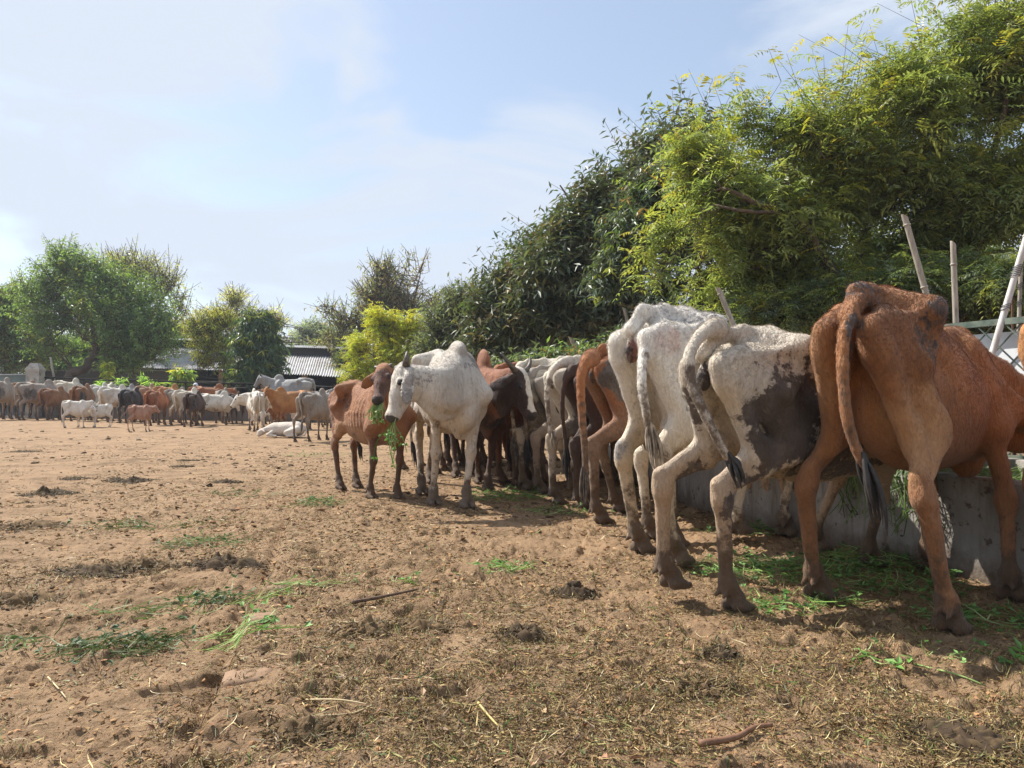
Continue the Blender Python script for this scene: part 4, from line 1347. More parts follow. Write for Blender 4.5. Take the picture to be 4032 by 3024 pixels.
# head-scarfed person behind the far row of cattle
def person(px, py_top, y, label):
    top = at(px, py_top, y); H_ = top[2]
    A = Field((-.36, -.26, -.02), (.36, .26, H_ + .05), .018)
    k = H_ / 1.62
    hz = H_ - .115 * k
    A.ell((0, -.01, hz), (.082 * k, .10 * k, .118 * k), .02); A.cone((0, 0, hz - .09 * k), (0, .01, hz - .2 * k), .05 * k, .06 * k, .03)
    A.ell((0, -.115 * k, hz - .02 * k), (.014, .02, .022), .015)
    A.cone((-.15 * k, .0, hz - .25 * k), (.15 * k, .0, hz - .25 * k), .075 * k, .075 * k, .05)
    A.cone((0, 0, hz - .28 * k), (0, 0, hz - .62 * k), .14 * k, .125 * k, .06, ((0, 1, 0), .75)); A.cone((0, 0, hz - .62 * k), (0, .02, hz - .82 * k), .14 * k, .15 * k, .05, ((0, 1, 0), .8))
    for s in (1, -1):
        A.cone((.19 * k * s, 0, hz - .27 * k), (.23 * k * s, -.02, hz - .53 * k), .052 * k, .042 * k, .03); A.cone((.23 * k * s, -.02, hz - .53 * k), (.16 * k * s, -.17 * k, hz - .72 * k), .04 * k, .03 * k, .03)
        A.cone((.085 * k * s, 0, hz - .78 * k), (.09 * k * s, -.02, hz - 1.1 * k), .085 * k, .06 * k, .03); A.cone((.09 * k * s, -.02, hz - 1.1 * k), (.09 * k * s, .02, .07), .06 * k, .04 * k, .02)
        A.ell((.09 * k * s, -.05, .035), (.045, .12, .04), .02); A.ell((.155 * k * s, -.2 * k, hz - .75 * k), (.03, .05, .025), .02)
    V, Q = A.nets(); V = smooth_mesh(V, Q, 1)
    root = tag(empty("person", (top[0], y, 0)), label, "person")
    link("body", mesh_np("body", V, Q, mat_simple("skin", (.22, .12, .075), (.18, .1, .06), 9, .6)), root)
    B = Field((-.4, -.3, .1), (.4, .3, H_ + .08), .02)
    B.ell((0, .015, hz + .02 * k), (.105 * k, .118 * k, .128 * k), .02); B.cone((0, .03, hz - .05 * k), (0, .05, hz - .28 * k), .10 * k, .16 * k, .05, ((0, 1, 0), .7))
    B.ell((0, -.13 * k, hz - .03 * k), (.07 * k, .07 * k, .085 * k), .02, sub=True)
    V, Q = B.nets(); link("headscarf", mesh_np("headscarf", smooth_mesh(V, Q, 1), Q, mat_simple("white_cloth", (.72, .74, .78), (.55, .58, .66), 12, .9)), root)
    C = Field((-.4, -.35, .1), (.4, .3, H_), .022)
    C.cone((-.15 * k, .0, hz - .25 * k), (.15 * k, .0, hz - .25 * k), .088 * k, .088 * k, .05); C.cone((0, 0, hz - .28 * k), (0, .02, hz - .95 * k), .155 * k, .19 * k, .05, ((0, 1, 0), .8))
    for s in (1, -1): C.cone((.19 * k * s, 0, hz - .27 * k), (.23 * k * s, -.02, hz - .53 * k), .065 * k, .055 * k, .03)
    V, Q = C.nets(); link("shirt", mesh_np("shirt", smooth_mesh(V, Q, 1), Q, mat_simple("pale_shirt", (.55, .58, .66), (.4, .44, .52), 8, .9)), root)
person(195.5, 383.5, 28.5, "person in a white headscarf standing behind the far cattle")
# ------------------------------------------------------------------ trees
def leaf_mat(name, trans=.38, rough=.42, spec=.5):
    m, nt, b = mat_new(name); N = NT(nt)
    a = N.n("Attribute", attribute_name="tint")
    N.l(a.outputs['Color'], b.inputs['Base Color'])
    b.inputs['Roughness'].default_value = rough; b.inputs['Specular IOR Level'].default_value = spec
    t = N.n("BsdfTranslucent")
    N.l(N.mix(1.0, a.outputs['Color'], (1.9, 1.9, .85), 'MULTIPLY'), t.inputs['Color'])
    mx = N.n("MixShader"); mx.inputs[0].default_value = trans
    out = [n for n in nt.nodes if n.type == 'OUTPUT_MATERIAL'][0]
    N.l(b.outputs[0], mx.inputs[1]); N.l(t.outputs[0], mx.inputs[2]); N.l(mx.outputs[0], out.inputs['Surface'])
    return m
M_LEAF = leaf_mat("leaf_soft", .42, .45, .5)
M_LEAF_GLOSS = leaf_mat("leaf_glossy", .22, .46, .5)
M_TRUNK = mat_simple("tree_bark", (.135, .095, .065), (.075, .053, .038), 10, .9, .012, 22, (3, 3, .7))

def unit(v): return v / np.maximum(1e-9, np.linalg.norm(v, axis=-1, keepdims=True))

def leaves3(B, D, Nn, L, W, curl=.0):
    """folded lance-shaped leaves: bases B, directions D, approximate normals Nn"""
    n = len(B)
    D = unit(D); S = unit(np.cross(D, Nn)); U = np.cross(S, D)
    L, W = L[:, None], W[:, None]
    m1 = B + D * L * .40 - U * 0
    tip = B + D * L - U * L * curl
    V = np.stack([B, m1 + S * W * .5 + U * W * .16, tip, m1 - S * W * .5 + U * W * .16], 1).reshape(-1, 3)
    b = np.arange(n) * 4
    return V, np.concatenate([np.stack([b, b + 1, b + 2], 1), np.stack([b, b + 2, b + 3], 1)])

def make_tree(label, y, lobes, limbs, kind, n_spray, seed, pal, name="tree", group=None, L=.1, W=.03, per=10, spray=.5, up=.35, out=.8, droop=.3, gap=.0, gapf=.9, mat=None, tip_pal=None, tip_share=.0, twig=.004, inner=.55, leafj=.3, curl=.12, sub=None, cat="tree", shoots=0, shoot_len=1.2, trunk_mat=None):
    rng = np.random.default_rng(seed); rnd = random.Random(seed)
    C, R_, Wt = [], [], []
    for (px, py, rx, ry, dy, w) in lobes:
        c = at(px, py, y + dy); s = (y + dy) / FPX
        C.append(c); R_.append((rx * s, (rx + ry) / 2 * s * .85, ry * s)); Wt.append(w * rx * ry)
    C, R_, Wt = np.array(C), np.array(R_), np.array(Wt)
    k = rng.choice(len(C), n_spray, p=Wt / Wt.sum())
    dirs = unit(rng.normal(size=(n_spray, 3)))
    dirs[:, 2] = np.where(dirs[:, 2] < -.5, -dirs[:, 2] * .6, dirs[:, 2])
    rad = (inner + (1 - inner) * rng.random(n_spray) ** .8) * (1 + (.10 if inner > .3 else .17) * rng.normal(size=n_spray))
    P = C[k] + dirs * R_[k] * rad[:, None]
    keep = P[:, 2] > .25
    if gap > 0: keep &= fbm(P[:, 0] * gapf, P[:, 1] * gapf, P[:, 2] * gapf, seed, 2) > gap
    P, dirs, k, rad = P[keep], dirs[keep], k[keep], rad[keep]
    S = len(P)
    base = P[:, :2].mean(0) if not limbs else None
    ax = unit(dirs * out + np.array([0, 0, up]) + rng.normal(size=(S, 3)) * .35)
    Ls = spray * (.6 + .8 * rng.random(S))
    if shoots:
        q = np.argsort(-(P[:, 2] + dirs[:, 2] * 1.5 + rng.normal(size=S) * .9) * (rad > .85))[:shoots]
        ax[q] = unit(dirs[q] * [1.0, .5, .3] + np.array([-.25, 0, .6]) + rng.normal(size=(len(q), 3)) * .22)
        Ls[q] = shoot_len * (.5 + .9 * rng.random(len(q)))
        P[q] = P[q] + ax[q] * (Ls[q] * .42)[:, None]
        q_shoot = q
    P0 = P - ax * Ls[:, None] * .5
    pal = np.array(pal) * (2.2 if mat is not M_LEAF_GLOSS else 1.9)
    cc = np.array(pal)[rng.integers(0, len(pal), S)] * (.75 + .5 * rng.random((S, 1)))
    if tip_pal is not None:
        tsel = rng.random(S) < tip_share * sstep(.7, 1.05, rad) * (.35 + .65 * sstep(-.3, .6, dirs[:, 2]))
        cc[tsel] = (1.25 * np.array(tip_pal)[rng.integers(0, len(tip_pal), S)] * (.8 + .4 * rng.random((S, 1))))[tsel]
    side0 = unit(np.cross(ax, rng.normal(size=(S, 3))))
    side1 = np.cross(ax, side0)
    if kind == 'simple':
        t = (np.arange(per) + .3) / per
        phi = (np.arange(per) * 2.4)[None] + rng.random((S, 1)) * 6.28
        rad_d = np.cos(phi)[..., None] * side0[:, None] + np.sin(phi)[..., None] * side1[:, None]
        bend = np.array([0, 0, -1.0]) * (Ls[:, None, None] * .35 * droop) * (t ** 2)[None, :, None]
        B = P0[:, None] + ax[:, None] * (t[None] * Ls[:, None])[..., None] + bend
        D = ax[:, None] * .45 + rad_d * .8 + np.array([0, 0, -droop]) + rng.normal(size=(S, per, 3)) * leafj
        Nn = np.array([0, 0, 1.0]) + rad_d * -.2 + rng.normal(size=(S, per, 3)) * .45
        B, D, Nn = [q.reshape(-1, 3) for q in (B, D, Nn)]
        n = len(B)
        col = np.repeat(cc, per, 0)
    else:       # pinnate: compound leaves along the spray, leaflets in pairs
        nc, npair = per, sub or 5
        t = (np.arange(nc) + .5) / nc
        phi = (np.arange(nc) * 2.4)[None] + rng.random((S, 1)) * 6.28
        rad_d = np.cos(phi)[..., None] * side0[:, None] + np.sin(phi)[..., None] * side1[:, None]
        B0 = P0[:, None] + ax[:, None] * (t[None] * Ls[:, None])[..., None]
        D0 = unit(ax[:, None] * .5 + rad_d * .9 + np.array([0, 0, .1]) + rng.normal(size=(S, nc, 3)) * .25)
        RL = L * npair * .62 * (.7 + .5 * rng.random((S, nc)))
        q = (np.arange(npair) + .8) / npair
        Bq = B0[:, :, None] + D0[:, :, None] * (q * 1.0)[None, None, :, None] * RL[:, :, None, None] + np.array([0, 0, -1.0]) * (q ** 2)[None, None, :, None] * RL[:, :, None, None] * droop
        Dq = unit(D0[:, :, None] + np.array([0, 0, -2.0]) * q[None, None, :, None] * droop)
        upv = unit(np.array([0, 0, 1.0]) + rng.normal(size=(S, nc, 1, 3)) * .35)
        sd = unit(np.cross(Dq, np.broadcast_to(upv, Dq.shape)))
        Bs, Ds, Ns = [], [], []
        for sg in (1, -1):
            Bs.append(Bq); Ds.append(Dq * .45 + sd * sg * .85 + np.array([0, 0, -.25]) + rng.normal(size=Bq.shape) * .12); Ns.append(np.broadcast_to(upv, Bq.shape))
        B, D, Nn = [np.stack(z_, 3).reshape(-1, 3) for z_ in (Bs, Ds, Ns)]
        n = len(B)
        col = np.repeat(cc, nc * npair * 2, 0)
    lj = .7 + .6 * rng.random(n)
    V, F = leaves3(B, D, Nn, L * lj, W * lj, curl * rng.random((n, 1)))
    col = col * (.85 + .3 * rng.random((n, 1)))
    tint = np.repeat(col, 4, 0)
    # root object at the trunk base
    if limbs:
        b0 = limbs[0][0]; bp = at(b0[0], b0[1], y + b0[2]); base = bp[:2]
    root = tag(empty(name, (base[0], base[1], 0)), label, cat, group)
    O = np.array([base[0], base[1], 0])
    link("crown", mesh_np("crown", V - O, F, mat or M_LEAF, False, {"tint": tint}), root)["kind"] = "stuff"
    # limbs, boughs to the lobes, twigs
    mb = MB(); pool = []
    for li, l in enumerate(limbs):
        pts = [at(px, py, y + dy) for (px, py, dy, r) in l]
        rr = [r for (_, _, _, r) in l]
        if li == 0 and pts[0][2] > 0: pts = [np.array([pts[0][0], pts[0][1], -.1])] + pts; rr = [rr[0] * 1.15] + rr
        Cp = catmull(pts, 5)
        Cp = Cp + rng.normal(size=Cp.shape) * np.interp(np.linspace(0, 1, len(Cp)), np.linspace(0, 1, len(rr)), rr)[:, None] * .25
        Rr = np.interp(np.linspace(0, 1, len(Cp)), np.linspace(0, 1, len(rr)), rr)
        mb.tube(Cp - O, Rr, 9)
        pool += [(c, r) for c, r in zip(Cp, Rr)][3:]
    if not pool: pool = [(np.array([base[0], base[1], 1.0]), .05)]
    PC = np.array([c for c, _ in pool])
    anch = [(c, .02) for c in PC]
    for i in range(len(C)):
        for j in range(3 if R_[i].max() > .5 else 1):
            tgt = C[i] + unit(rng.normal(size=3)) * R_[i] * (.35 + .35 * rnd.random())
            q = np.argmin(np.linalg.norm(PC - tgt, axis=1) + .5 * np.maximum(0, PC[:, 2] - tgt[2])); a = PC[q]
            Lb = np.linalg.norm(tgt - a)
            if Lb < .12: continue
            pts = bez(a, a + (tgt - a) * .3 + rng.normal(size=3) * Lb * .08 + (0, 0, Lb * .10), a + (tgt - a) * .7 + rng.normal(size=3) * Lb * .08, tgt, 7)
            r0 = min(pool[q][1] * .6, .012 + .016 * Lb)
            mb.tube(pts - O, np.linspace(r0, max(.004, r0 * .25), 7), 6, False)
            anch += [(p_, .01) for p_ in pts[2:]]
    mb.build("trunk", trunk_mat or M_TRUNK, root, True)
    AC = np.array([c for c, _ in anch])
    # twig of every spray, three-sided, and a thin shoot back to the nearest bough
    sel = rng.permutation(S)[:min(S, 1400)]
    if shoots: sel = np.unique(np.concatenate([sel, q_shoot]))
    Pb, Pt = P0[sel], P0[sel] + ax[sel] * (Ls[sel] * .95)[:, None]
    near = np.array([AC[np.argmin(((AC - p_) ** 2).sum(1))] for p_ in Pb])
    far_ = np.linalg.norm(near - Pb, axis=1) > 1.3 * spray + .6
    near[far_] = Pb[far_] + (near[far_] - Pb[far_]) * .25
    Vt, Ft = [], []
    rings = np.stack([near, (near + Pb) / 2 + rng.normal(size=Pb.shape) * .03 * spray, Pb, Pt], 1)
    rr = np.array([2.0, 1.6, 1.2, .5]) * twig
    s0, s1 = side0[sel], side1[sel]
    for kk in range(3):
        a = 2 * math.pi * kk / 3
        Vt.append(rings + (s0[:, None] * math.cos(a) + s1[:, None] * math.sin(a)) * rr[None, :, None])
    Vt = np.stack(Vt, 2).reshape(-1, 3)          # S,4,3
    b = (np.arange(len(sel)) * 12)[:, None, None] + (np.arange(3) * 3)[None, :, None] + np.arange(3)[None, None]
    b2 = (np.arange(len(sel)) * 12)[:, None, None] + (np.arange(3) * 3)[None, :, None] + ((np.arange(3) + 1) % 3)[None, None]
    Ft = np.stack([b, b2, b2 + 3, b + 3], -1).reshape(-1, 4)
    link("twigs", mesh_np("twigs", Vt - O, Ft, trunk_mat or M_TRUNK, False), root)["kind"] = "stuff"
    return root

NEEM = [(.092, .115, .044), (.112, .130, .048), (.076, .102, .046), (.128, .138, .046)]
NEEM_TIP = [(.20, .20, .035), (.24, .22, .035), (.17, .19, .04), (.27, .235, .045)]
DARK = [(.046, .066, .040), (.055, .074, .044), (.040, .056, .038), (.062, .080, .048)]
DARK_BROWN = [(.060, .068, .035), (.075, .075, .035), (.05, .065, .035), (.09, .075, .035)]

# right-hand neem trees, nearest
make_tree("broad yellow-green neem tree rising behind the cattle, left crown of the nearest pair", 9.6,
    [(735, 190, 62, 70, -.3, 1.0), (705, 255, 50, 55, -.3, 1.0), (800, 150, 72, 62, 0, 1.0), (770, 240, 75, 60, -.2, 1.1), (840, 200, 70, 75, .3, 1.0), (700, 205, 34, 42, 0, .8), (820, 280, 70, 40, .2, 1.0), (740, 300, 60, 40, .2, 1.0), (870, 130, 55, 55, .5, .9), (672, 240, 22, 32, -.3, .9), (662, 275, 20, 24, -.3, .7), (690, 165, 24, 30, -.2, .8), (880, 205, 40, 40, .4, 1.0), (778, 262, 40, 30, 0, 1.0), (870, 270, 55, 55, 1.0, .9), (745, 130, 22, 30, .1, .5), (820, 95, 40, 26, .2, .5)],
    [[(868, 330, .3, .085), (846, 293, -.3, .075), (832, 268, -.4, .062), (806, 232, -.55, .050), (782, 212, -.6, .036), (752, 200, -1.0, .03), (722, 188, -.9, .018)], [(806, 232, -.55, .036), (792, 205, -.5, .028), (786, 175, -.4, .020), (780, 150, -.2, .010)], [(782, 212, -.6, .026), (750, 212, -1.1, .02), (715, 205, -1.0, .012)], [(846, 293, -.3, .05), (862, 250, .6, .04), (868, 200, .6, .03), (862, 150, .6, .016), (858, 100, .6, .008)]],
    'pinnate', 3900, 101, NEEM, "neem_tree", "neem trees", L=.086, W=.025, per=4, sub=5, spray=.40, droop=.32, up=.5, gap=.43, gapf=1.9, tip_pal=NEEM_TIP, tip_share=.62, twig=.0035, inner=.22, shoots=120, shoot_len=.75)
make_tree("tall neem tree at the right frame edge behind the bamboo poles", 9.2,
    [(930, 120, 60, 62, 0, 1.0), (985, 90, 60, 60, .2, 1.0), (1030, 130, 60, 75, .1, 1.0), (960, 190, 70, 50, .2, 1.0), (1020, 220, 60, 55, .2, 1.0), (905, 190, 45, 50, .2, .9), (1050, 50, 50, 60, .3, .9), (960, 40, 40, 30, .2, .45), (900, 80, 30, 34, .2, .5), (930, 262, 70, 45, .9, 1.0), (1010, 285, 70, 45, 1.0, 1.0), (1070, 180, 60, 90, .4, .8), (1000, 25, 40, 30, .3, .45), (972, 215, 50, 40, .3, 1.0), (1010, 185, 40, 40, 0, .9), (940, 235, 40, 36, .5, .9)],
    [[(980, 345, .5, .10), (977, 300, .4, .09), (978, 240, .3, .075), (977, 195, .2, .062), (985, 170, .1, .05), (1000, 130, 0, .035), (1008, 80, 0, .02), (1012, 20, 0, .01)], [(977, 195, .2, .045), (958, 170, .1, .035), (940, 140, .1, .024), (925, 95, .1, .012), (915, 60, .1, .006)], [(985, 170, .1, .03), (1010, 155, -.1, .025), (1040, 140, -.1, .015)], [(940, 140, .1, .016), (960, 90, .2, .012), (965, 30, .2, .006)]],
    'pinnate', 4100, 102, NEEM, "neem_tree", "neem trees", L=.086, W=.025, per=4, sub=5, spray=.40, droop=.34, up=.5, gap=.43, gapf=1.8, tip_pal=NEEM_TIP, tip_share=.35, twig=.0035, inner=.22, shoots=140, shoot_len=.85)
make_tree("low leafy neem growth in the shade behind the fence at right", 8.4,
    [(900, 300, 40, 40, .2, 1), (950, 300, 45, 40, .3, 1), (1000, 300, 30, 36, 0, 1), (1008, 285, 18, 26, -.6, 1), (840, 310, 50, 30, .5, 1), (780, 320, 50, 26, .6, 1), (1040, 310, 40, 40, .3, 1), (985, 330, 60, 25, .5, 1)],
    [[(945, 345, .2, .045), (962, 318, .1, .04), (985, 290, .1, .02)]], 'pinnate', 1900, 103, NEEM + DARK, "neem_tree", "neem trees", L=.062, W=.016, per=4, sub=6, spray=.4, droop=.4, up=.3, gap=.3, tip_pal=NEEM_TIP, tip_share=.25, inner=.35)
# dense tree with hanging leaves
make_tree("dense dark tree with drooping glossy leaves left of the neem", 12.5,
    [(693, 155, 31.28, 36.0, 0.6, 1), (663, 200, 38.64, 40.5, 0.3, 1), (643, 240, 41.4, 40.5, 0, 1), (628, 290, 41.4, 40.5, -0.2, 1), (668, 295, 46.0, 45.0, -0.5, 1.2), (618, 335, 34.96, 27.0, -0.2, 1), (683, 245, 41.4, 49.5, 0.2, 1), (668, 340, 46.0, 23.400000000000002, -0.6, 1), (718, 215, 36.800000000000004, 63.0, 0.9, 1), (723, 305, 36.800000000000004, 45.0, 0.5, 1)],
    [[(672, 380, .3, .13), (670, 330, .3, .11), (665, 260, .3, .08), (668, 190, .4, .05), (685, 120, .5, .02)], [(670, 330, .3, .06), (640, 290, 0, .04), (620, 250, 0, .02)]],
    'simple', 3600, 104, DARK + [(.06, .095, .03)], "mango_tree", None, L=.145, W=.042, per=12, spray=.55, droop=.85, up=.25, gap=.34, gapf=.8, mat=M_LEAF_GLOSS, tip_pal=[(.20, .26, .04), (.26, .29, .05), (.33, .20, .05)], tip_share=.28, inner=.55, curl=.2, twig=.005)
# the leaning dark row behind
make_tree("tall dark tree with feathery shoots against the sky, right one of the dark row", 16.0,
    [(669, 158, 29.92, 25.5, 0, 1), (644, 198, 35.2, 34.0, -0.3, 1), (604, 213, 30.8, 34.0, -0.3, 0.9), (574, 243, 28.16, 34.0, -0.4, 0.9), (614, 268, 44.0, 42.5, -0.2, 1.1), (564, 280, 36.96, 38.25, -0.4, 1), (604, 315, 48.4, 42.5, 0, 1), (694, 148, 21.12, 20.4, 0.2, 0.8), (644, 258, 39.6, 51.0, 0.3, 1), (544, 315, 35.2, 38.25, 0, 1)],
    [[(610, 385, .5, .16), (610, 330, .4, .13), (612, 270, .2, .10), (630, 200, 0, .06), (660, 130, 0, .02)], [(612, 270, .2, .07), (585, 225, -.2, .04), (560, 185, -.3, .015)], [(610, 330, .4, .07), (570, 290, 0, .04), (545, 255, -.2, .015)]],
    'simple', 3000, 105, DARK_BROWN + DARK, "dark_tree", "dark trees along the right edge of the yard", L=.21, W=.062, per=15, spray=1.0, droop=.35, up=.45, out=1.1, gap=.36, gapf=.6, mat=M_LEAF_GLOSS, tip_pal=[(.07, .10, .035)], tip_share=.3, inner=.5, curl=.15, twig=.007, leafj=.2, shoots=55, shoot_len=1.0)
make_tree("dark leafy tree with upswept pointed branches, middle of the dark row", 17.0,
    [(549, 255, 23.400000000000002, 22.099999999999998, -0.3, 0.8), (534, 285, 28.8, 23.8, -0.2, 0.9), (519, 310, 32.4, 25.5, -0.3, 1), (504, 318, 30.6, 25.5, -0.3, 1), (549, 320, 40.5, 34.0, 0.2, 1), (534, 338, 45.0, 28.9, -0.2, 1), (494, 353, 30.6, 20.4, -0.4, 1), (559, 348, 41.4, 28.9, -0.5, 1), (509, 292, 18.0, 13.6, -0.3, 0.6)],
    [[(535, 385, .3, .13), (535, 340, .2, .11), (530, 290, .1, .07), (535, 235, 0, .02)], [(535, 340, .2, .06), (505, 310, -.2, .04), (485, 290, -.2, .012)], [(530, 290, .1, .05), (508, 262, -.1, .02)]],
    'simple', 2600, 106, DARK + DARK_BROWN, "dark_tree", "dark trees along the right edge of the yard", L=.21, W=.062, per=15, spray=1.1, droop=.35, up=.35, out=1.2, gap=.36, gapf=.6, mat=M_LEAF_GLOSS, tip_pal=[(.10, .16, .04)], tip_share=.3, inner=.5, curl=.15, twig=.007, leafj=.2, shoots=55, shoot_len=1.0)
make_tree("lower grey-green tree at the left end of the dark row", 22.0,
    [(462, 305, 24, 20, 0, 1), (445, 325, 22, 20, 0, 1), (478, 325, 30, 30, 0, 1), (455, 350, 34, 24, 0, 1), (490, 350, 30, 24, -.6, 1), (440, 362, 26, 18, 0, 1)],
    [[(470, 392, .3, .14), (468, 350, .2, .10), (462, 315, 0, .04)]],
    'simple', 1700, 107, [(.055, .075, .045), (.065, .08, .045), (.075, .08, .05)], "dark_tree", "dark trees along the right edge of the yard", L=.16, W=.05, per=12, spray=.9, droop=.3, up=.4, gap=.34, gapf=.5, inner=.45, twig=.008)
# understory hedge between the trunks on the right
make_tree("dense shrub understory along the fence behind the cattle", 11.0,
    [(560, 365, 40, 20, 1.5, 1), (610, 362, 40, 22, 1.0, 1), (660, 360, 45, 25, .5, 1), (710, 352, 45, 30, .2, 1), (760, 350, 45, 28, 0, 1), (820, 345, 50, 28, .4, 1), (880, 340, 50, 30, .6, 1), (940, 345, 50, 30, .6, 1), (1000, 345, 50, 32, .6, 1), (520, 372, 40, 18, 2.5, 1)],
    [[(700, 400, .4, .05), (702, 365, .3, .03), (706, 345, .2, .015)]], 'simple', 2600, 108, DARK + [(.07, .11, .035)], "shrub_row", None, L=.13, W=.04, per=10, spray=.5, droop=.5, up=.3, gap=.2, inner=.3, cat="shrubs", tip_pal=[(.2, .24, .04), (.25, .15, .05)], tip_share=.15)

# far trees, left
FARG = [(.065, .105, .035), (.075, .12, .04), (.055, .09, .035), (.09, .13, .04)]
make_tree("big spreading green tree at far left behind the fence", 36.0,
    [(70, 275, 34, 30, 0, 1), (48, 300, 34, 34, 0, 1), (100, 290, 34, 34, 0, 1), (130, 310, 36, 38, 0, 1), (85, 325, 45, 40, -1, 1.2), (140, 340, 38, 34, -.6, 1), (160, 325, 20, 24, 0, .8), (58, 322, 30, 20, .3, 1.1), (75, 345, 34, 18, .6, 1.0), (110, 350, 38, 20, -1, 1), (62, 255, 18, 16, 0, .6), (60, 340, 34, 24, -1, .8), (140, 355, 24, 16, .3, 1), (152, 340, 20, 20, 0, .9), (100, 365, 46, 12, -.5, .9)],
    [[(70, 378, -.6, .24), (84, 368, -.4, .20), (96, 350, 0, .16), (90, 320, 0, .10), (74, 290, 0, .05), (64, 260, 0, .02)], [(96, 350, 0, .12), (122, 325, 0, .07), (140, 300, 0, .03)], [(90, 320, 0, .07), (60, 305, 0, .04), (40, 290, 0, .02)]],
    'simple', 3600, 111, FARG, "big_tree", None, L=.19, W=.062, per=15, spray=1.2, droop=.35, up=.35, gap=.36, gapf=.33, tip_pal=[(.15, .17, .04), (.13, .18, .045)], tip_share=.4, inner=.45, twig=.014)
make_tree("dark green tree at the left frame edge with yellowing low leaves", 38.0,
    [(15, 300, 26, 22, 0, 1), (-10, 320, 36, 34, 0, 1), (20, 335, 34, 28, 0, 1), (-20, 350, 40, 30, 0, 1), (30, 358, 34, 18, 0, 1), (0, 365, 30, 14, -.5, 1)],
    [[(5, 385, 0, .2), (8, 350, 0, .14), (10, 310, 0, .05)]], 'simple', 1700, 112, FARG + [(.12, .11, .035)], "big_tree", None, L=.19, W=.06, per=14, spray=1.1, droop=.4, up=.3, gap=.33, gapf=.35, tip_pal=[(.22, .18, .04)], tip_share=.3, inner=.4, twig=.013)
make_tree("thin sparse crown standing up behind the big left tree", 43.0,
    [(135, 270, 30, 20, 0, .6), (160, 285, 26, 24, 0, .6), (178, 312, 20, 24, 0, .6), (120, 262, 22, 12, 0, .5)],
    [[(140, 385, 0, .2), (142, 330, 0, .14), (140, 280, 0, .06)], [(142, 330, 0, .09), (165, 295, 0, .05), (176, 280, 0, .02)]], 'simple', 420, 113, [(.13, .14, .06), (.17, .17, .08)], "sparse_tree", None, L=.22, W=.06, per=11, spray=1.5, droop=.5, up=.5, gap=.38, gapf=.4, inner=.3, twig=.018)
make_tree("yellow-green feathery tree in front of the left shed", 34.0,
    [(200, 330, 18, 20, 0, 1), (214, 345, 22, 24, 0, 1), (224, 325, 16, 18, .3, 1), (205, 365, 20, 18, 0, .8), (228, 365, 18, 18, 0, .8)],
    [[(229, 386, -.2, .11), (228, 365, -.1, .09), (216, 345, 0, .05), (206, 320, 0, .02)]], 'simple', 1100, 114, [(.13, .15, .035), (.17, .175, .035), (.10, .125, .035)], "feathery_tree", None, L=.13, W=.035, per=14, spray=.8, droop=.5, up=.3, gap=.35, gapf=.6, tip_pal=[(.30, .26, .04)], tip_share=.45, inner=.35, twig=.010)
make_tree("pale wispy half-bare tree rising behind the yellow-green one", 44.0,
    [(235, 300, 12, 16, 0, .8), (228, 318, 14, 14, 0, .6), (278, 322, 12, 14, 0, .8), (250, 312, 10, 12, 0, .5), (212, 312, 16, 10, 0, .3)],
    [[(240, 385, 0, .14), (238, 345, 0, .1), (236, 295, 0, .03)], [(240, 360, 0, .08), (276, 325, 0, .03), (280, 310, 0, .02)], [(238, 345, 0, .05), (215, 318, 0, .02), (196, 300, 0, .012)]], 'simple', 330, 115, [(.26, .25, .13), (.20, .21, .10)], "wispy_tree", None, L=.22, W=.055, per=12, spray=1.1, droop=.8, up=.4, gap=.3, inner=.3, twig=.016)
make_tree("dark glossy broad-leaved tree standing before the sheds", 32.5,
    [(258, 325, 17, 18, 0, 1), (248, 345, 17, 18, 0, 1), (264, 345, 18, 20, 0, 1), (256, 368, 20, 18, 0, 1), (272, 362, 13, 18, .2, .9), (243, 372, 14, 14, -.2, .8)],
    [[(257, 388, 0, .12), (257, 360, 0, .09), (257, 320, 0, .03)]], 'simple', 900, 116, [(.035, .065, .028), (.045, .08, .032), (.03, .055, .028)], "mango_tree", None, L=.30, W=.075, per=12, spray=.7, droop=.95, up=.3, gap=.3, gapf=.7, mat=M_LEAF_GLOSS, tip_pal=[(.20, .24, .04), (.24, .27, .05)], tip_share=.5, inner=.4, curl=.25, twig=.010)
make_tree("tall half-bare tree with brown dry leaves behind the yellow bush", 40.0,
    [(385, 275, 18, 24, 0, .7), (415, 275, 20, 24, 0, .7), (375, 300, 24, 26, 0, 1), (405, 305, 30, 28, 0, 1), (430, 295, 14, 26, 0, .7), (370, 330, 26, 22, 0, 1), (400, 340, 36, 24, 0, 1), (345, 320, 22, 16, 0, .6), (335, 345, 22, 18, 0, .7), (330, 308, 16, 8, 0, .35)],
    [[(395, 392, 0, .22), (396, 350, 0, .17), (392, 310, 0, .09), (384, 260, 0, .02)], [(396, 350, 0, .11), (412, 305, 0, .06), (424, 258, 0, .015)], [(396, 350, 0, .08), (360, 325, 0, .04), (325, 305, 0, .012)], [(392, 310, 0, .05), (404, 275, 0, .03), (408, 255, 0, .01)]],
    'simple', 1350, 117, [(.11, .095, .055), (.14, .115, .06), (.10, .115, .05), (.085, .09, .05)], "dry_tree", None, L=.24, W=.065, per=9, spray=1.3, droop=.6, up=.6, gap=.36, gapf=.4, tip_pal=[(.14, .16, .06)], tip_share=.3, inner=.3, twig=.018)
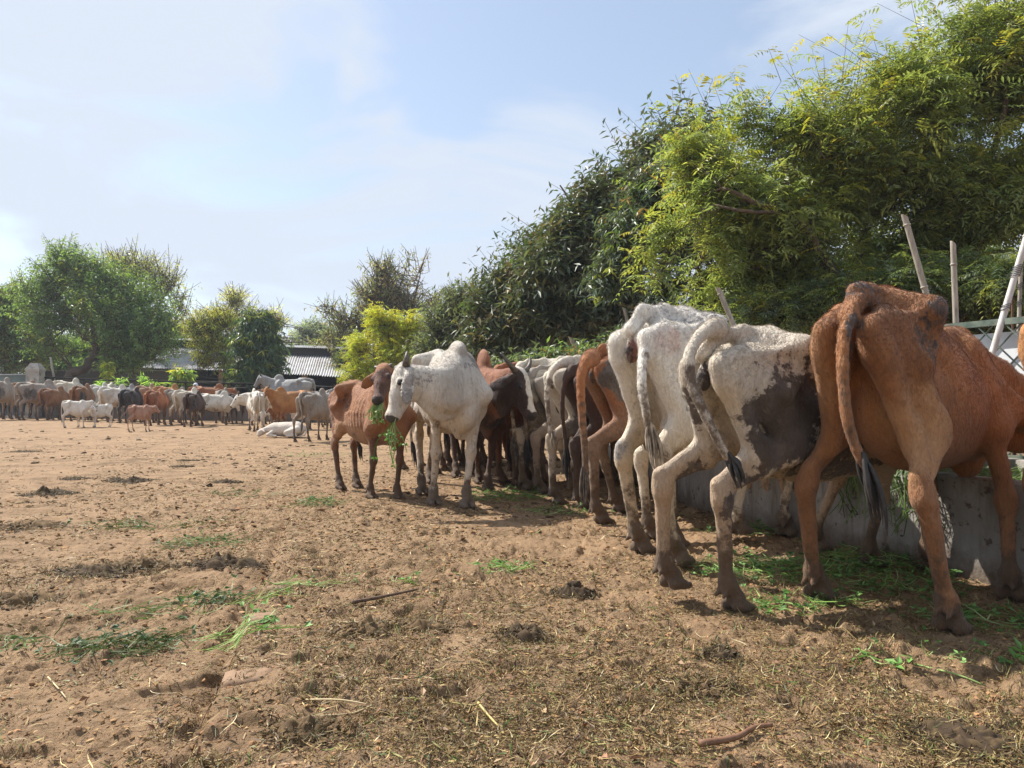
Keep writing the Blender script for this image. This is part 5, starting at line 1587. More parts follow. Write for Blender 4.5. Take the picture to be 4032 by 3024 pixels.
make_tree("hazy grey-green tree far behind the right shed", 60.0,
    [(305, 330, 20, 14, 0, 1), (325, 340, 24, 18, 0, 1), (290, 342, 18, 14, 0, 1), (345, 345, 20, 18, 0, 1), (190, 335, 24, 16, 0, 1), (175, 345, 20, 14, 0, .8)],
    [[(315, 390, 0, .25), (315, 350, 0, .15), (312, 325, 0, .05)]], 'simple', 900, 118, [(.10, .125, .10), (.12, .14, .11)], "distant_tree", None, L=.32, W=.12, per=14, spray=1.6, droop=.3, up=.3, gap=.3, gapf=.25, inner=.3, twig=.02)
make_tree("dark bushy tree hugging the right end of the shed roof", 36.0,
    [(343, 362, 10, 12, 0, 1), (346, 375, 10, 10, 0, 1), (338, 346, 9, 8, .6, .8), (355, 355, 14, 18, .5, 1)],
    [[(338, 392, 0, .1), (337, 365, 0, .05)]], 'simple', 520, 119, [(.06, .09, .04), (.09, .085, .05)], "bushy_tree", None, L=.18, W=.06, per=12, spray=.8, droop=.4, up=.3, gap=.3, gapf=.6, inner=.3, twig=.01)
make_tree("bright yellow-green feathery bush behind the brown calf", 25.0,
    [(385, 328, 17, 16, 0, 1), (412, 335, 18, 20, 0, 1), (365, 350, 20, 16, 0, 1), (398, 358, 28, 22, -.2, 1.1), (430, 350, 18, 16, 0, .9), (360, 375, 20, 14, 0, 1), (385, 380, 24, 12, -.3, 1), (375, 318, 8, 10, 0, .6), (440, 365, 14, 14, 0, .8)],
    [[(392, 395, 0, .09), (392, 365, 0, .06), (388, 330, 0, .02)], [(392, 365, 0, .05), (412, 345, 0, .02)], [(392, 370, 0, .04), (368, 352, 0, .02)]], 'pinnate', 1300, 120, [(.16, .185, .03), (.21, .215, .035), (.12, .15, .03)], "yellow_bush", None, L=.085, W=.022, per=5, sub=5, spray=.55, droop=.25, up=.6, gap=.34, gapf=1.1, tip_pal=[(.42, .37, .03), (.36, .33, .03)], tip_share=.85, inner=.35, twig=.007, cat="bush")
make_tree("small sapling with yellow drooping leaves by the far fence, left", 33.4,
    [(107, 365, 5, 6, 0, 1), (108, 374, 4, 6, 0, 1), (110, 380, 4, 5, 0, .7)], [[(109, 392, 0, .03), (108, 375, 0, .02), (107, 362, 0, .012)]], 'simple', 36, 121, [(.13, .17, .04), (.22, .23, .05)], "sapling", "saplings by the far fence", L=.30, W=.07, per=8, spray=.35, droop=.9, up=.5, inner=.2, curl=.3, cat="sapling", tip_pal=[(.42, .38, .06)], tip_share=.9)
make_tree("leafy sapling with bright top leaves by the far fence, before the left shed", 30.5,
    [(176, 374, 6, 7, 0, 1), (184, 376, 6, 7, 0, 1), (180, 382, 9, 6, 0, 1), (188, 372, 5, 6, 0, .8)], [[(181, 394, 0, .03), (181, 380, 0, .02), (182, 370, 0, .012)]], 'simple', 80, 122, [(.09, .14, .04), (.13, .18, .05)], "sapling", "saplings by the far fence", L=.28, W=.075, per=8, spray=.4, droop=.8, up=.5, inner=.2, curl=.3, cat="sapling", tip_pal=[(.40, .38, .06)], tip_share=.7)
make_tree("low weeds growing along the far trough under the rail", 30.0,
    [(121, 382, 3, 4, 0, 1), (143, 379, 3, 3, .3, 1), (152, 385, 6, 4, 0, 1), (100, 386, 5, 4, 0, 1)], [], 'simple', 50, 123, [(.11, .19, .05), (.16, .24, .07)], "weeds", None, L=.22, W=.035, per=8, spray=.35, droop=.5, up=.9, inner=.2, cat="weeds")

make_tree("dark thicket of trees behind the brick wall at far left", 44.0,
    [(20, 350, 50, 24, 0, 1), (90, 350, 50, 24, 0, 1), (150, 350, 44, 24, 0, 1), (60, 368, 60, 14, -1, 1), (130, 368, 60, 14, -1, 1), (-30, 350, 40, 26, 0, 1)],
    [[(100, 390, 0, .2), (100, 355, 0, .12), (98, 335, 0, .05)]], 'simple', 1700, 131, FARG, "thicket", None, L=.24, W=.09, per=14, spray=1.3, droop=.4, up=.3, gap=.2, inner=.2, cat="thicket", twig=.014)
make_tree("dark thicket beyond the sheds, between the far trees", 50.0,
    [(200, 356, 40, 14, 0, 1), (260, 356, 40, 14, 0, 1), (330, 358, 50, 16, 0, 1), (410, 362, 60, 22, 0, 1), (480, 372, 50, 20, 0, 1)],
    [[(400, 392, 0, .2), (400, 366, 0, .1)]], 'simple', 1500, 132, [(.075, .095, .055), (.065, .085, .05)], "thicket", None, L=.28, W=.10, per=14, spray=1.3, droop=.4, up=.3, gap=.2, inner=.2, cat="thicket", twig=.014)
# ------------------------------------------------------------------ the cattle
C_WHITE = coat("coat_white", (.74, .69, .61), (.52, .48, .41), patch=(.14, .12, .11), mot=.5, legs=(.60, .50, .38))
C_WHITE2 = coat("coat_cream", (.71, .645, .53), (.56, .485, .385), patch=(.12, .095, .075), mot=.6, legs=(.52, .42, .31))
C_SPECK = coat("coat_speckled", (.78, .74, .67), (.66, .62, .56), patch=(.20, .19, .19), third=(.46, .22, .16), mot=.7, legs=(.60, .48, .34))
C_K = coat("coat_grey_white", (.66, .61, .53), (.36, .325, .285), patch=(.20, .175, .155), mot=1.25, mscale=2.2, legs=(.58, .48, .37))
C_RUST = coat("coat_rust", (.345, .150, .056), (.22, .092, .036), patch=(.055, .042, .038), third=(.40, .215, .10), mot=.6, legs=(.27, .125, .055), hair=.45)
C_REDBR = coat("coat_dark_red", (.30, .115, .052), (.19, .07, .036), patch=(.028, .018, .015), third=(.66, .61, .53), mot=.6, legs=(.085, .04, .025), hair=.4)
C_RED = coat("coat_red", (.34, .125, .045), (.25, .09, .035), mot=.4, legs=(.15, .065, .035))
C_F = coat("coat_rust_grey", (.36, .140, .048), (.26, .10, .04), patch=(.075, .062, .053), third=(.24, .17, .12), mot=.5, legs=(.25, .165, .11), hair=.6)
C_GREYP = coat("coat_grey_patched", (.66, .59, .49), (.50, .44, .36), patch=(.050, .036, .030), third=(.60, .50, .37), mot=.8, legs=(.42, .29, .185), hair=.45)
C_CALFBR = coat("coat_young_brown", (.34, .150, .062), (.24, .10, .045), patch=(.075, .035, .026), third=(.42, .23, .11), mot=.6, legs=(.22, .10, .05))
C_ORANGE = coat("coat_orange", (.47, .215, .072), (.36, .155, .055), mot=.4, legs=(.34, .16, .07))
C_GREY = coat("coat_ash_grey", (.36, .355, .35), (.24, .235, .235), mot=.8, legs=(.36, .34, .31))
C_GREYBR = coat("coat_grey_brown", (.36, .31, .26), (.25, .21, .175), mot=.8, patch=(.08, .07, .06), legs=(.30, .22, .16))
C_BROWN = coat("coat_brown", (.27, .125, .052), (.18, .08, .036), mot=.6, legs=(.20, .11, .06))
C_DKBROWN = coat("coat_dark_brown", (.085, .048, .034), (.055, .032, .024), mot=.6, legs=(.07, .045, .034))
C_BLACK = coat("coat_black", (.026, .023, .024), (.040, .034, .034), mot=.5)
C_TAN = coat("coat_tan", (.40, .25, .145), (.31, .18, .10), mot=.6, legs=(.32, .2, .12))
C_PINK = coat("coat_pale_red", (.42, .235, .16), (.33, .175, .115), mot=.5, legs=(.36, .21, .14))
C_CALFW = coat("coat_calf_white", (.74, .70, .64), (.64, .59, .52), patch=(.30, .15, .08), mot=.4, legs=(.66, .58, .50))

def foot(px, py, lift=0.0):
    g = gp(px, py)
    return (g[0], g[1], float(ground_z(np.array([g[0]]), np.array([g[1]]))[0]) - .006 + lift)

def place_by_feet(feet, s, heading=None):
    h = (np.array(feet['hl'][:2]) + np.array(feet['hr'][:2])) / 2
    f = (np.array(feet['fl'][:2]) + np.array(feet['fr'][:2])) / 2 if 'fl' in feet else None
    if heading is None: heading = math.atan2(f[1] - h[1], f[0] - h[0])
    else: heading = math.radians(heading)
    d = np.array([math.cos(heading), math.sin(heading)])
    pos = h + d * .57 * s
    if f is not None: pos = pos * .6 + (f - d * .50 * s) * .4
    return pos, heading

def W(px, py, y): return tuple(at(px, py, y))

def near_cow(name, label, mat, feet, s, heading=None, pos=None, shift=(0, 0), group="cattle feeding at the right-hand trough", cat="cow", **kw):
    p_, hd = place_by_feet(feet, s, heading)
    if pos is None: pos = p_ + np.array(shift)
    c = Cow(name, mat, pos, hd, s, world_feet=feet, **kw)
    tag(c.root, label, cat, group)
    return c

# A: rust-brown cow, nearest at the right
A_ = near_cow("cow", "big rust-brown cow nearest the camera at right, rump and hanging black-tufted tail towards us", C_RUST,
    dict(hl=foot(818, 603), hr=foot(950, 634), fl=foot(930, 574), fr=foot(1012, 601)), 1.055, 41, pos=(1.755, 3.25), drop=.10, hump=-.2, rump=.80, wide=.80, fur=42000, fur_len=.015,
    poll_w=(2.80, 3.80, .93), muzzle_w=(2.98, 3.95, .53), res=.0115, thin=.94, seed=1, dewlap=1.3, belly=.96,
    tail_w=[(1.38, 2.93, 1.285), W(862, 297, 2.86), W(847, 335, 2.72), W(848, 394, 2.66), W(856, 432, 2.64), W(868, 466, 2.63)],
    tuft=M_TUFT_BLACK, tuft_len=.21, tail_r=1.1,
    patches=[((-.27, -.22, 1.20), (.10, .06, .10), .62), ((-.33, -.20, 1.10), (.16, .09, .14), .5), ((-.69, -.08, 1.10), (.07, .05, .07), .7), ((-.5, 0, 1.24), (.10, .08, .06), .45), ((-.62, -.12, .80), (.08, .10, .14), .45)],
    light=[((-.40, -.15, .72), (.22, .14, .22), .8), ((-.62, .14, .9), (.18, .10, .28), .6), ((-.66, -.14, .5), (.1, .1, .15), .6)], mud=.75)

# B: orange cow cut by the frame
B_ = near_cow("cow", "orange cow cut off by the right frame edge, only a strip of rump showing", C_ORANGE,
    dict(hl=foot(1060, 622), hr=foot(1130, 648)), 1.06, 22, fur=6000, res=.014, seed=2, poll=(1.02, 0, .85), muzzle=(1.15, 0, .42), tuft=M_TUFT_BLACK)

# C: grey-flanked cow lifting a hind foot
C_ = near_cow("cow", "cream cow with dark brown flank and curved black-tipped tail, lifting one hind hoof", C_GREYP,
    dict(hl=foot(670, 604, .055), hr=foot(733, 614), fl=foot(818, 562, .05), fr=foot(872, 570)), .945, 31, pos=(1.36, 3.42), drop=.06, wide=.86, hump=-.3, fur=36000, fur_len=.016, ribs=True, rib_k=.55,
    poll_w=(2.42, 4.42, .86), muzzle_w=(2.60, 4.62, .50), res=.0115, seed=3, thin=.95, belly=1.06, udder=.7,
    tail_w=[(.87, 3.12, 1.185), W(714, 328, 3.02), W(699, 338, 2.93), W(689, 358, 2.85), W(692, 386, 2.82), W(706, 416, 2.8), W(721, 442, 2.8), W(734, 462, 2.8)],
    tuft=M_TUFT_BLACK, tuft_len=.10, tail_r=.9,
    patches=[((-.34, -.22, .90), (.30, .17, .20), 1.0), ((-.2, -.24, .98), (.30, .14, .14), .9), ((.10, -.26, .86), (.42, .16, .25), 1.0), ((-.62, -.16, .48), (.12, .10, .16), .9), ((-.66, -.02, 1.06), (.05, .05, .10), .9), ((.1, -.1, .62), (.34, .22, .07), .75), ((-.62, .16, .52), (.1, .1, .14), .7), ((-.68, .12, .86), (.06, .07, .14), .7), ((-.22, -.20, 1.08), (.10, .10, .10), .7)],
    light=[((-.45, -.2, .70), (.14, .12, .14), .8), ((-.66, -.1, .95), (.10, .08, .16), .9)])

# D: tall white cow
D_ = near_cow("cow", "tall white cow with speckled back and thick pale tail, behind the dark-flanked one", C_SPECK,
    dict(hl=foot(640, 554), hr=foot(676, 570), fl=foot(738, 545, .05), fr=foot(786, 538)), 1.10, 40, wide=.86, drop=.10, hump=-.3, fur=34000, fur_len=.022,
    poll_w=(2.25, 5.25, .95), muzzle_w=(2.42, 5.42, .52), res=.0125, seed=4, thin=1.0, belly=1.0, udder=.6,
    tail_w=[(.80, 4.06, 1.335), W(660, 329, 3.96), W(651, 341, 3.86), W(646, 358, 3.77), W(644, 385, 3.68), W(648, 410, 3.66), W(653, 432, 3.66)],
    tuft=M_TUFT_PALE, tuft_len=.18, tail_r=1.05,
    patches=[((.05, -.05, 1.22), (.5, .16, .10), .52), ((-.35, -.15, 1.18), (.16, .1, .10), .5), ((-.45, -.2, .78), (.10, .06, .08), .5), ((-.66, .16, .54), (.08, .08, .10), .6)],
    light=[((-.62, -.15, 1.08), (.12, .06, .12), .40), ((-.71, -.03, 1.04), (.05, .04, .08), .9)], mud=.8)
# E: hidden white cow
E_ = near_cow("cow", "white cow almost hidden behind the tall speckled one, thin white tail showing at its left", C_WHITE,
    dict(hl=foot(651, 541), hr=foot(676, 548)), .95, 40, pos=(1.42, 5.12), fur=5000, res=.015, seed=5, poll=(1.0, 0, .85), muzzle=(1.15, 0, .42),
    tail_w=[W(648, 352, 4.52), W(643, 362, 4.44), W(638, 385, 4.36), W(636, 410, 4.32), W(644, 436, 4.3)], tuft=M_TUFT_PALE, tuft_len=.10)
# F: rust cow with grey dried mud flank
F_ = near_cow("cow", "rust-backed cow with grey mud-caked flank and long hanging brown tail", C_F,
    dict(hl=foot(618, 514), hr=foot(600, 524)), 1.02, 24, wide=.86, hump=-.2, drop=.05, fur=30000, fur_len=.020, res=.0125, seed=6, poll=(.98, .1, .85), muzzle=(1.1, .1, .42), belly=.98,
    tail_w=[W(594, 357, 5.15), W(587, 361, 5.05), W(581, 378, 4.98), W(582, 415, 4.95), W(585, 450, 4.95), W(585, 474, 4.95)], tuft=M_TUFT_GREY, tuft_len=.22, tail_r=1.2,
    patches=[((-.45, -.2, .95), (.30, .16, .20), .95), ((-.05, -.25, .92), (.4, .16, .24), .85), ((-.46, -.22, 1.03), (.12, .1, .10), 1.0), ((-.66, -.14, .52), (.10, .1, .14), .6)],
    light=[((-.66, 0, .9), (.12, .14, .25), .6)])
# G, H: white rumps
G_ = near_cow("cow", "white cow with dirty grey thigh and slim hanging tail, right of the blaze-faced cow", C_WHITE2,
    dict(hl=foot(575, 498), hr=foot(557, 503)), .99, 24, wide=.85, hump=.1, drop=.05, fur=14000, fur_len=.016, res=.013, seed=7, poll=(.98, 0, .85), muzzle=(1.1, 0, .42),
    tail_w=[W(572, 361, 6.18), W(561, 364, 6.08), W(551, 373, 6.02), W(547, 390, 5.98), W(548, 412, 5.97), W(553, 436, 5.97)], tuft=M_TUFT_PALE, tuft_len=.12,
    patches=[((-.38, -.2, .95), (.15, .12, .16), .75), ((-.55, -.17, .62), (.16, .1, .16), .8)])
H_ = near_cow("cow", "white cow with mud-dark hind legs, next beyond the one with the slim white tail", C_WHITE2,
    dict(hl=foot(540, 490), hr=foot(526, 490)), 1.0, 27, wide=.85, hump=.1, fur=6000, res=.015, seed=8, poll=(.98, 0, .85), muzzle=(1.1, 0, .42),
    patches=[((-.45, -.18, .72), (.22, .14, .30), .9), ((-.62, 0, .75), (.12, .16, .35), .6)], tuft=M_TUFT_GREY)
# I: dark red cow with the white blaze
I_ = near_cow("cow", "dark red horned cow with a broad white blaze, head turned to the right", C_REDBR,
    dict(fr=foot(479, 483), fl=foot(488, 489), hr=foot(456, 478), hl=foot(470, 474)), .985, -74,
    poll_w=W(518, 372, 7.0), muzzle_w=W(537.5, 421, 6.86), head_up_w=(.74, -.42, .45), neck_mid_w=W(504, 385, 7.05), res=.0125, seed=9, hump=1.25, dewlap=1.1, headk=.93,
    ears=((-.05, .85, -.5), (.25, -.9, -.25)), ear_len=.25, fur=10000, fur_len=.011, ears_w=(None, (-.80, -.35, -.48)), blaze=True, eyes=True,
    horns={1: dict(length=.24, curve=(-.9, .15, .2)), -1: dict(length=.26, curve=(-.9, .35, -.15))},
    patches=[((.6, 0, .70), (.25, .3, .28), .8), ((.5, 0, .4), (.2, .3, .35), .6)])
# J: red cow behind, P: dark one
J_ = near_cow("cow", "red cow whose back shows behind the blaze-faced cow's horns", C_RED,
    dict(hl=foot(514, 479), hr=foot(502, 483)), 1.0, 36, res=.016, seed=10, poll=(.98, 0, .85), muzzle=(1.1, 0, .42), tuft=M_TUFT_BLACK)
P_ = near_cow("cow", "dark brown cow in the shade behind the grey-white cow's fore legs", C_DKBROWN,
    dict(hl=foot(487, 469), hr=foot(474, 471)), .98, 48, res=.018, seed=11, poll=(.98, 0, .85), muzzle=(1.1, 0, .42), tuft=M_TUFT_BLACK)
# M: white cow behind K with a black tail tuft
M_ = near_cow("cow", "white cow behind the grey-white one, only its leg and black tail tuft showing below", C_WHITE,
    dict(hl=foot(402, 469), hr=foot(420, 466)), .97, 62, res=.017, seed=12, poll=(.98, 0, .85), muzzle=(1.1, 0, .42),
    tail_w=[(-1.25, 9.10, 1.16), W(413, 385, 8.9), W(412, 415, 8.85), W(411, 436, 8.84), W(412, 442, 8.84)], tuft=M_TUFT_BLACK, tuft_len=.30)
# the crowd behind: animals packed between the trough and the ones in front
for _k, (_h, _r, _m, _s, _hd, _lab) in enumerate([
        ((531, 484), (519, 487), C_REDBR, .96, 30, "dark red cow packed behind the blaze-faced cow's muzzle, mostly its hind legs showing"),
        ((548, 489), (541, 493), C_GREYBR, .95, 28, "muddy grey cow squeezed between the two white rumps"),
        ((590, 505), (581, 508), C_DKBROWN, .94, 26, "dark brown cow in the shade between the slim-tailed white cow and the rust-backed one"),
        ((462, 466), (450, 467), C_DKBROWN, .98, 52, "dark brown cow deep in the crowd, its legs showing under the grey-white cow's chest"),
        ((444, 472), (436, 474), C_BROWN, .92, 70, "brown cow behind the grey-white cow's hind legs"),
        ((510, 466), (498, 467), C_BLACK, .95, 40, "black cow deep in the shade behind the dark red cows")]):
    near_cow("cow", _lab, _m, dict(hl=foot(*_h), hr=foot(*_r)), _s, _hd, res=.017, seed=60 + _k, hump=-.1, drop=.08, wide=.88, poll=(.98, 0, .82), muzzle=(1.1, 0, .40), tuft=M_TUFT_BLACK)
# K: grey-white cow facing us with its head turned to the left
K_ = near_cow("cow", "grey-white horned cow in the centre, long ear hanging, head turned left and chewing fodder", C_K,
    dict(fr=foot(434, 504), fl=foot(467, 508), hr=foot(422, 494), hl=foot(430, 483)), 1.055, -73, wide=.90,
    poll_w=W(404.5, 368, 5.72), muzzle_w=W(386, 419, 5.56), head_up_w=(-.86, -.36, .36), neck_mid_w=W(441, 387, 5.80), res=.0115, seed=13, hump=.15, dewlap=.55, fur=22000, fur_len=.010, shift=(.065, 0), ear_dark=.75, ears_w=((-.02, -.55, -1.0), None),
    ears=((.86, .42, -.28), (.7, -.6, -.2)), ear_len=.30, eyes=True,
    horns={1: dict(length=.17, curve=(-.8, -.35, .1), r0=.034), -1: dict(length=.34, curve=(-.85, .15, -.75), r0=.034)},
    patches=[((.40, .10, 1.15), (.18, .14, .13), .75), ((.62, .05, 1.10), (.20, .22, .07), .60), ((.80, -.25, 1.16), (.30, .35, .10), .62), ((.9, -.4, 1.0), (.2, .2, .12), .4), ((.52, .14, .30), (.10, .1, .14), .75), ((.5, -.14, .28), (.10, .1, .16), .8), ((.49, .0, 1.36), (.10, .06, .06), .5)], mud=.9)
# L: young brown cow
L_ = near_cow("young_cow", "young brown cow left of centre with green fodder in its mouth", C_CALFBR,
    dict(hr=foot(340, 490), hl=foot(357, 488.5), fr=foot(371, 499), fl=foot(398, 498)), .83, -52, cat="young cow", group="cattle standing about the yard",
    poll_w=W(384, 368, 6.22), muzzle_w=W(376.5, 396.5, 5.98), head_up_w=(-.25, -.8, .55), neck_mid_w=W(388, 385, 6.35), res=.0115, seed=14, hump=.35, dewlap=.7, thin=.9, belly=.92, ribs=True, rib_k=.5, face_dark=.9, headk=1.12, fur=16000, fur_len=.010,
    ears=((.1, .9, -.3), (.25, -.8, -.5)), eyes=True, horns={1: dict(length=.05, curve=(-.6, .5, .3)), -1: dict(length=.05, curve=(-.6, .5, .3))},
    tail=[(-.70, 0, 1.20), (-.78, .02, 1.08), (-.72, .06, .85), (-.55, .12, .62), (-.52, .15, .5)], tuft=M_TUFT_BLACK, tuft_len=.18,
    patches=[((.98, 0, 1.15), (.16, .2, .3), .8), ((-.6, -.12, .85), (.16, .12, .3), .5), ((-.17, -.2, 1.05), (.1, .1, .1), .5), ((.5, 0, .35), (.2, .3, .3), .55)],
    light=[((-.1, -.1, .7), (.5, .3, .15), .6)], mud=1.0)

# fodder in the two mouths
def mouthful(I, root, label, seed, n_stem, n_leaf, length, fall):
    rng = np.random.default_rng(seed); rnd = random.Random(seed)
    Mw = root.matrix_basis
    toW = lambda p: np.array(Mw @ Vector(p))
    H = I['H']
    V, F, T = [], [], []
    o = 0
    c = toW(H(.47, 0, -.07))
    for k in range(n_stem):
        w = rnd.uniform(-.05, .05)
        p0 = toW(H(.43, w, -.062)); p1 = toW(H(.50 + rnd.uniform(0, .02), w * 1.2, -.072 + rnd.uniform(-.02, .02)))
        L_ = length * rnd.uniform(.35, 1.0)
        side = np.array([rnd.gauss(0, .6), rnd.gauss(0, .4), 0])
        p2 = p1 + nrm(p1 - p0) * L_ * .25 + side * L_ * .4; p3 = p2 + np.array([rnd.gauss(0, .3), rnd.gauss(0, .3), -fall * rnd.uniform(.5, 1.2)]) * L_ * .7
        C = bez(p0, p1, p2, p3, 7); wd = rnd.uniform(.0022, .0042)
        s_ = nrm(np.cross(C[-1] - C[0], (.3, 1, .1))) * wd; s2 = nrm(np.cross(C[-1] - C[0], s_)) * wd
        col_ = np.array([(.20, .33, .07), (.27, .40, .11), (.14, .25, .05), (.36, .45, .18)][rnd.randrange(4)]) * rnd.uniform(.8, 1.2)
        for q in C: V += [q + s_, q - s_ * .5 + s2, q - s_ * .5 - s2]; T += [col_] * 3
        for j in range(6):
            for m in range(3): F.append((o + 3 * j + m, o + 3 * j + (m + 1) % 3, o + 3 * j + 3 + (m + 1) % 3, o + 3 * j + 3 + m))
        o += 21
        for j in range(n_leaf):
            q = C[rnd.randrange(3, 7)]; sz = rnd.uniform(.018, .036)
            for kk in (-1, 0, 1):
                dd = nrm(np.array([rnd.gauss(0, 1), rnd.gauss(0, 1), rnd.gauss(-.2, .6)])); ee = nrm(np.cross(dd, (rnd.gauss(0, 1), rnd.gauss(0, 1), 1))) * sz * .32
                V += [q, q + dd * sz * .5 + ee, q + dd * sz, q + dd * sz * .5 - ee]; T += [np.array([(.11, .24, .05), (.15, .30, .06), (.2, .34, .1)][rnd.randrange(3)]) * rnd.uniform(.8, 1.2)] * 4
                F.append((o, o + 1, o + 2, o + 3)); o += 4
    ob = link("mouthful_of_fodder", mesh_np("mouthful_of_fodder", np.array(V) - c, np.array(F), M_GREEN, False, {"tint": np.array(T)}))
    ob.location = c
    return tag(ob, label, "cut fodder", "fodder held in cows' mouths")
mouthful(L_.I, L_.root, "bunch of green fodder hanging from the young brown cow's mouth", 3, 34, 1, .17, .9)
mouthful(K_.I, K_.root, "leafy green stems hanging from the grey-white cow's mouth", 5, 11, 4, .27, 1.0)

# ------------------------------------------------------------------ the far row: a few builds, then copies
FAR = "cattle in the far row"
def proto(**kw):
    kw.setdefault('res', .024)
    c = Cow("cow", C_WHITE, (0, -200), 0, 1.0, **kw)
    tag(c.root, "x", "cow")
    return c
pr_down = proto(seed=21, poll=(1.0, .05, .86), muzzle=(1.12, .05, .44), patches=[((-.35, -.2, .9), (.25, .12, .18), .8)], tuft=M_TUFT_BLACK)
pr_down2 = proto(seed=22, poll=(1.0, -.1, .95), muzzle=(1.15, -.12, .55), feet={'hl': (-.70, .17, 0), 'hr': (-.48, -.15, 0)}, tail=[(-.70, 0, 1.20), (-.79, -.03, 1.08), (-.82, -.10, .85), (-.78, -.12, .62), (-.77, -.1, .48)], patches=[((.1, .2, .9), (.4, .12, .2), .5)], tuft=M_TUFT_GREY)
pr_up = proto(seed=23, poll=(1.0, 0, 1.34), muzzle=(1.32, 0, 1.06), horns={'length': .24, 'curve': (-.5, .4, .8)}, tuft=M_TUFT_BLACK)
pr_side = proto(seed=24, poll=(1.05, 0, 1.18), muzzle=(1.28, 0, .88), feet={'hl': (-.45, .14, 0), 'fr': (.62, -.13, 0)}, horns={'length': .18}, ribs=True, tuft=M_TUFT_GREY)
pr_turn = proto(seed=25, poll=(.78, .50, 1.12), muzzle=(.70, .80, .78), head_up=(.1, .6, .7), neck_mid=(.76, .22, 1.08), horns={'length': .15, 'curve': (-.6, .5, .3)}, feet={'hr': (-.70, -.15, 0)}, tuft=M_TUFT_GREY)
pr_face = proto(seed=26, poll=(1.0, .16, 1.34), muzzle=(1.22, .26, 1.02), head_up=(.4, .2, .9), horns={'length': .22, 'curve': (-.35, .5, .7)}, ribs=True, ears=((.1, .9, -.2), (.1, -.9, -.2)), tuft=M_TUFT_BLACK)
calf_kw = dict(hump=.0, dewlap=.1, thin=.80, belly=.74, headk=1.22, tuft=M_TUFT_PALE, mud=.3, ear_len=.2)
pr_calf = proto(seed=27, poll=(.98, 0, 1.24), muzzle=(1.30, 0, 1.06), feet={'hl': (-.62, .15, 0), 'fr': (.58, -.13, 0)}, **calf_kw)
pr_calf_turn = proto(seed=28, poll=(.80, .40, 1.16), muzzle=(.62, .68, .98), neck_mid=(.74, .18, 1.08), head_up=(0, .3, .9), **calf_kw)
pr_calf_tail = proto(seed=29, poll=(1.0, 0, 1.20), muzzle=(1.34, 0, .98), feet={'hl': (-.48, .14, 0), 'hr': (-.66, -.14, 0), 'fl': (.58, .14, 0)}, tail=[(-.70, 0, 1.20), (-.80, 0, 1.14), (-.90, 0, .98), (-1.02, 0, .86), (-1.12, 0, .82)], **calf_kw)
_used = set()
def slim(s, cat):
    return (s * .70, s * .78, s * 1.02) if cat == "calf" else (s * .88, s * .90, s * 1.02)
def far_cow(src, px, feet, top, heading, mat, label, group=FAR, cat="cow", y=None, name=None):
    d = y or gp(px, feet)[1]
    H_ = CAM_H + (at(px, top, d)[2] - CAM_H)
    s = H_ / 1.245
    x = (px - 512.0) / FPX * d
    if id(src) not in _used:
        _used.add(id(src))
        r = src.root
        r.location = (x, d, -.01); r.rotation_euler = (0, 0, math.radians(heading)); r.scale = slim(s, cat)
        recoat(src.body, mat)
        tag(r, label, cat, group)
        if name: r.name = name
        return r
    r = copy_cow(src, mat, (x, d), math.radians(heading), s, label, group)
    r.location.z = -.01; r["category"] = cat; r.scale = slim(s, cat)
    if name: r.name = name
    return r
far_cow(pr_down, 0, 420, 381.5, 96, C_GREYBR, "grey-brown cow cut off by the left frame edge, far row")
far_cow(pr_side, 15, 418, 383.5, 172, C_BLACK, "black cow standing side-on before the grey gate, far left")
far_cow(pr_down, 37, 420, 383.5, 60, C_GREYBR, "grey-brown cow with a dark thigh patch, below the gate pillar")
far_cow(pr_down2, 53, 420, 389.5, 78, C_BROWN, "small rusty brown cow right of the gate pillar")
far_cow(pr_down2, 67, 419, 382, 80, C_WHITE2, "tall cream cow between two brown ones, behind the suckling calves")
far_cow(pr_down, 82, 421, 387, 94, C_BROWN, "brown cow seen squarely from behind, behind the two white calves")
far_cow(pr_up, 99, 420, 386, 91, C_WHITE, "white cow with raised horned head, far row left")
far_cow(pr_down2, 114, 422, 388, 74, C_WHITE, "white cow just right of the one with the raised horns")
far_cow(pr_down, 131, 423, 390.5, 86, C_BLACK, "black cow seen from behind, left of the pale red calf")
far_cow(pr_down2, 146, 422, 387, 86, C_TAN, "tan cow behind the black rump and the red cow")
far_cow(pr_down, 167, 422.5, 387.5, 74, C_ORANGE, "orange-brown cow right behind the red cow that turns its head")
far_cow(pr_turn, 156, 425.5, 391.5, 88, C_RED, "red cow turning its head left, above the pale red calf")
far_cow(pr_down, 176, 424, 390.5, 80, C_GREYBR, "greyish cow between the orange-brown one and a white rump")
far_cow(pr_down2, 187, 425, 391, 74, C_WHITE2, "cream cow left of the dark brown rump, in front of the scarfed person")
far_cow(pr_down, 194, 426.5, 394, 88, C_DKBROWN, "dark brown cow seen from behind, left of the white side-on cow")
far_cow(pr_side, 208, 421.5, 387.5, 32, C_RED, "red-brown humped cow standing behind the white side-on cow")
far_cow(pr_down2, 214, 425, 394.5, 22, C_WHITE, "white cow standing almost side-on, mid far row")
far_cow(pr_down, 235, 424, 394.5, 86, C_DKBROWN, "brown-black cow left of the big white one with turned head")
far_cow(pr_turn, 256, 431, 392.5, 118, C_WHITE, "big white cow facing away with its head turned left, calf beneath it")
far_cow(pr_down, 274, 427, 393, 80, C_WHITE2, "cream cow with dark rump between the white one and the orange one")
far_cow(pr_face, 292, 424, 379.5, 173, C_GREY, "ash-grey horned bull standing side-on above the row, head towards us", cat="bull", y=26.5, name="bull")
far_cow(pr_face, 293, 430, 391.5, 216, C_ORANGE, "orange horned cow facing the camera, far row right")
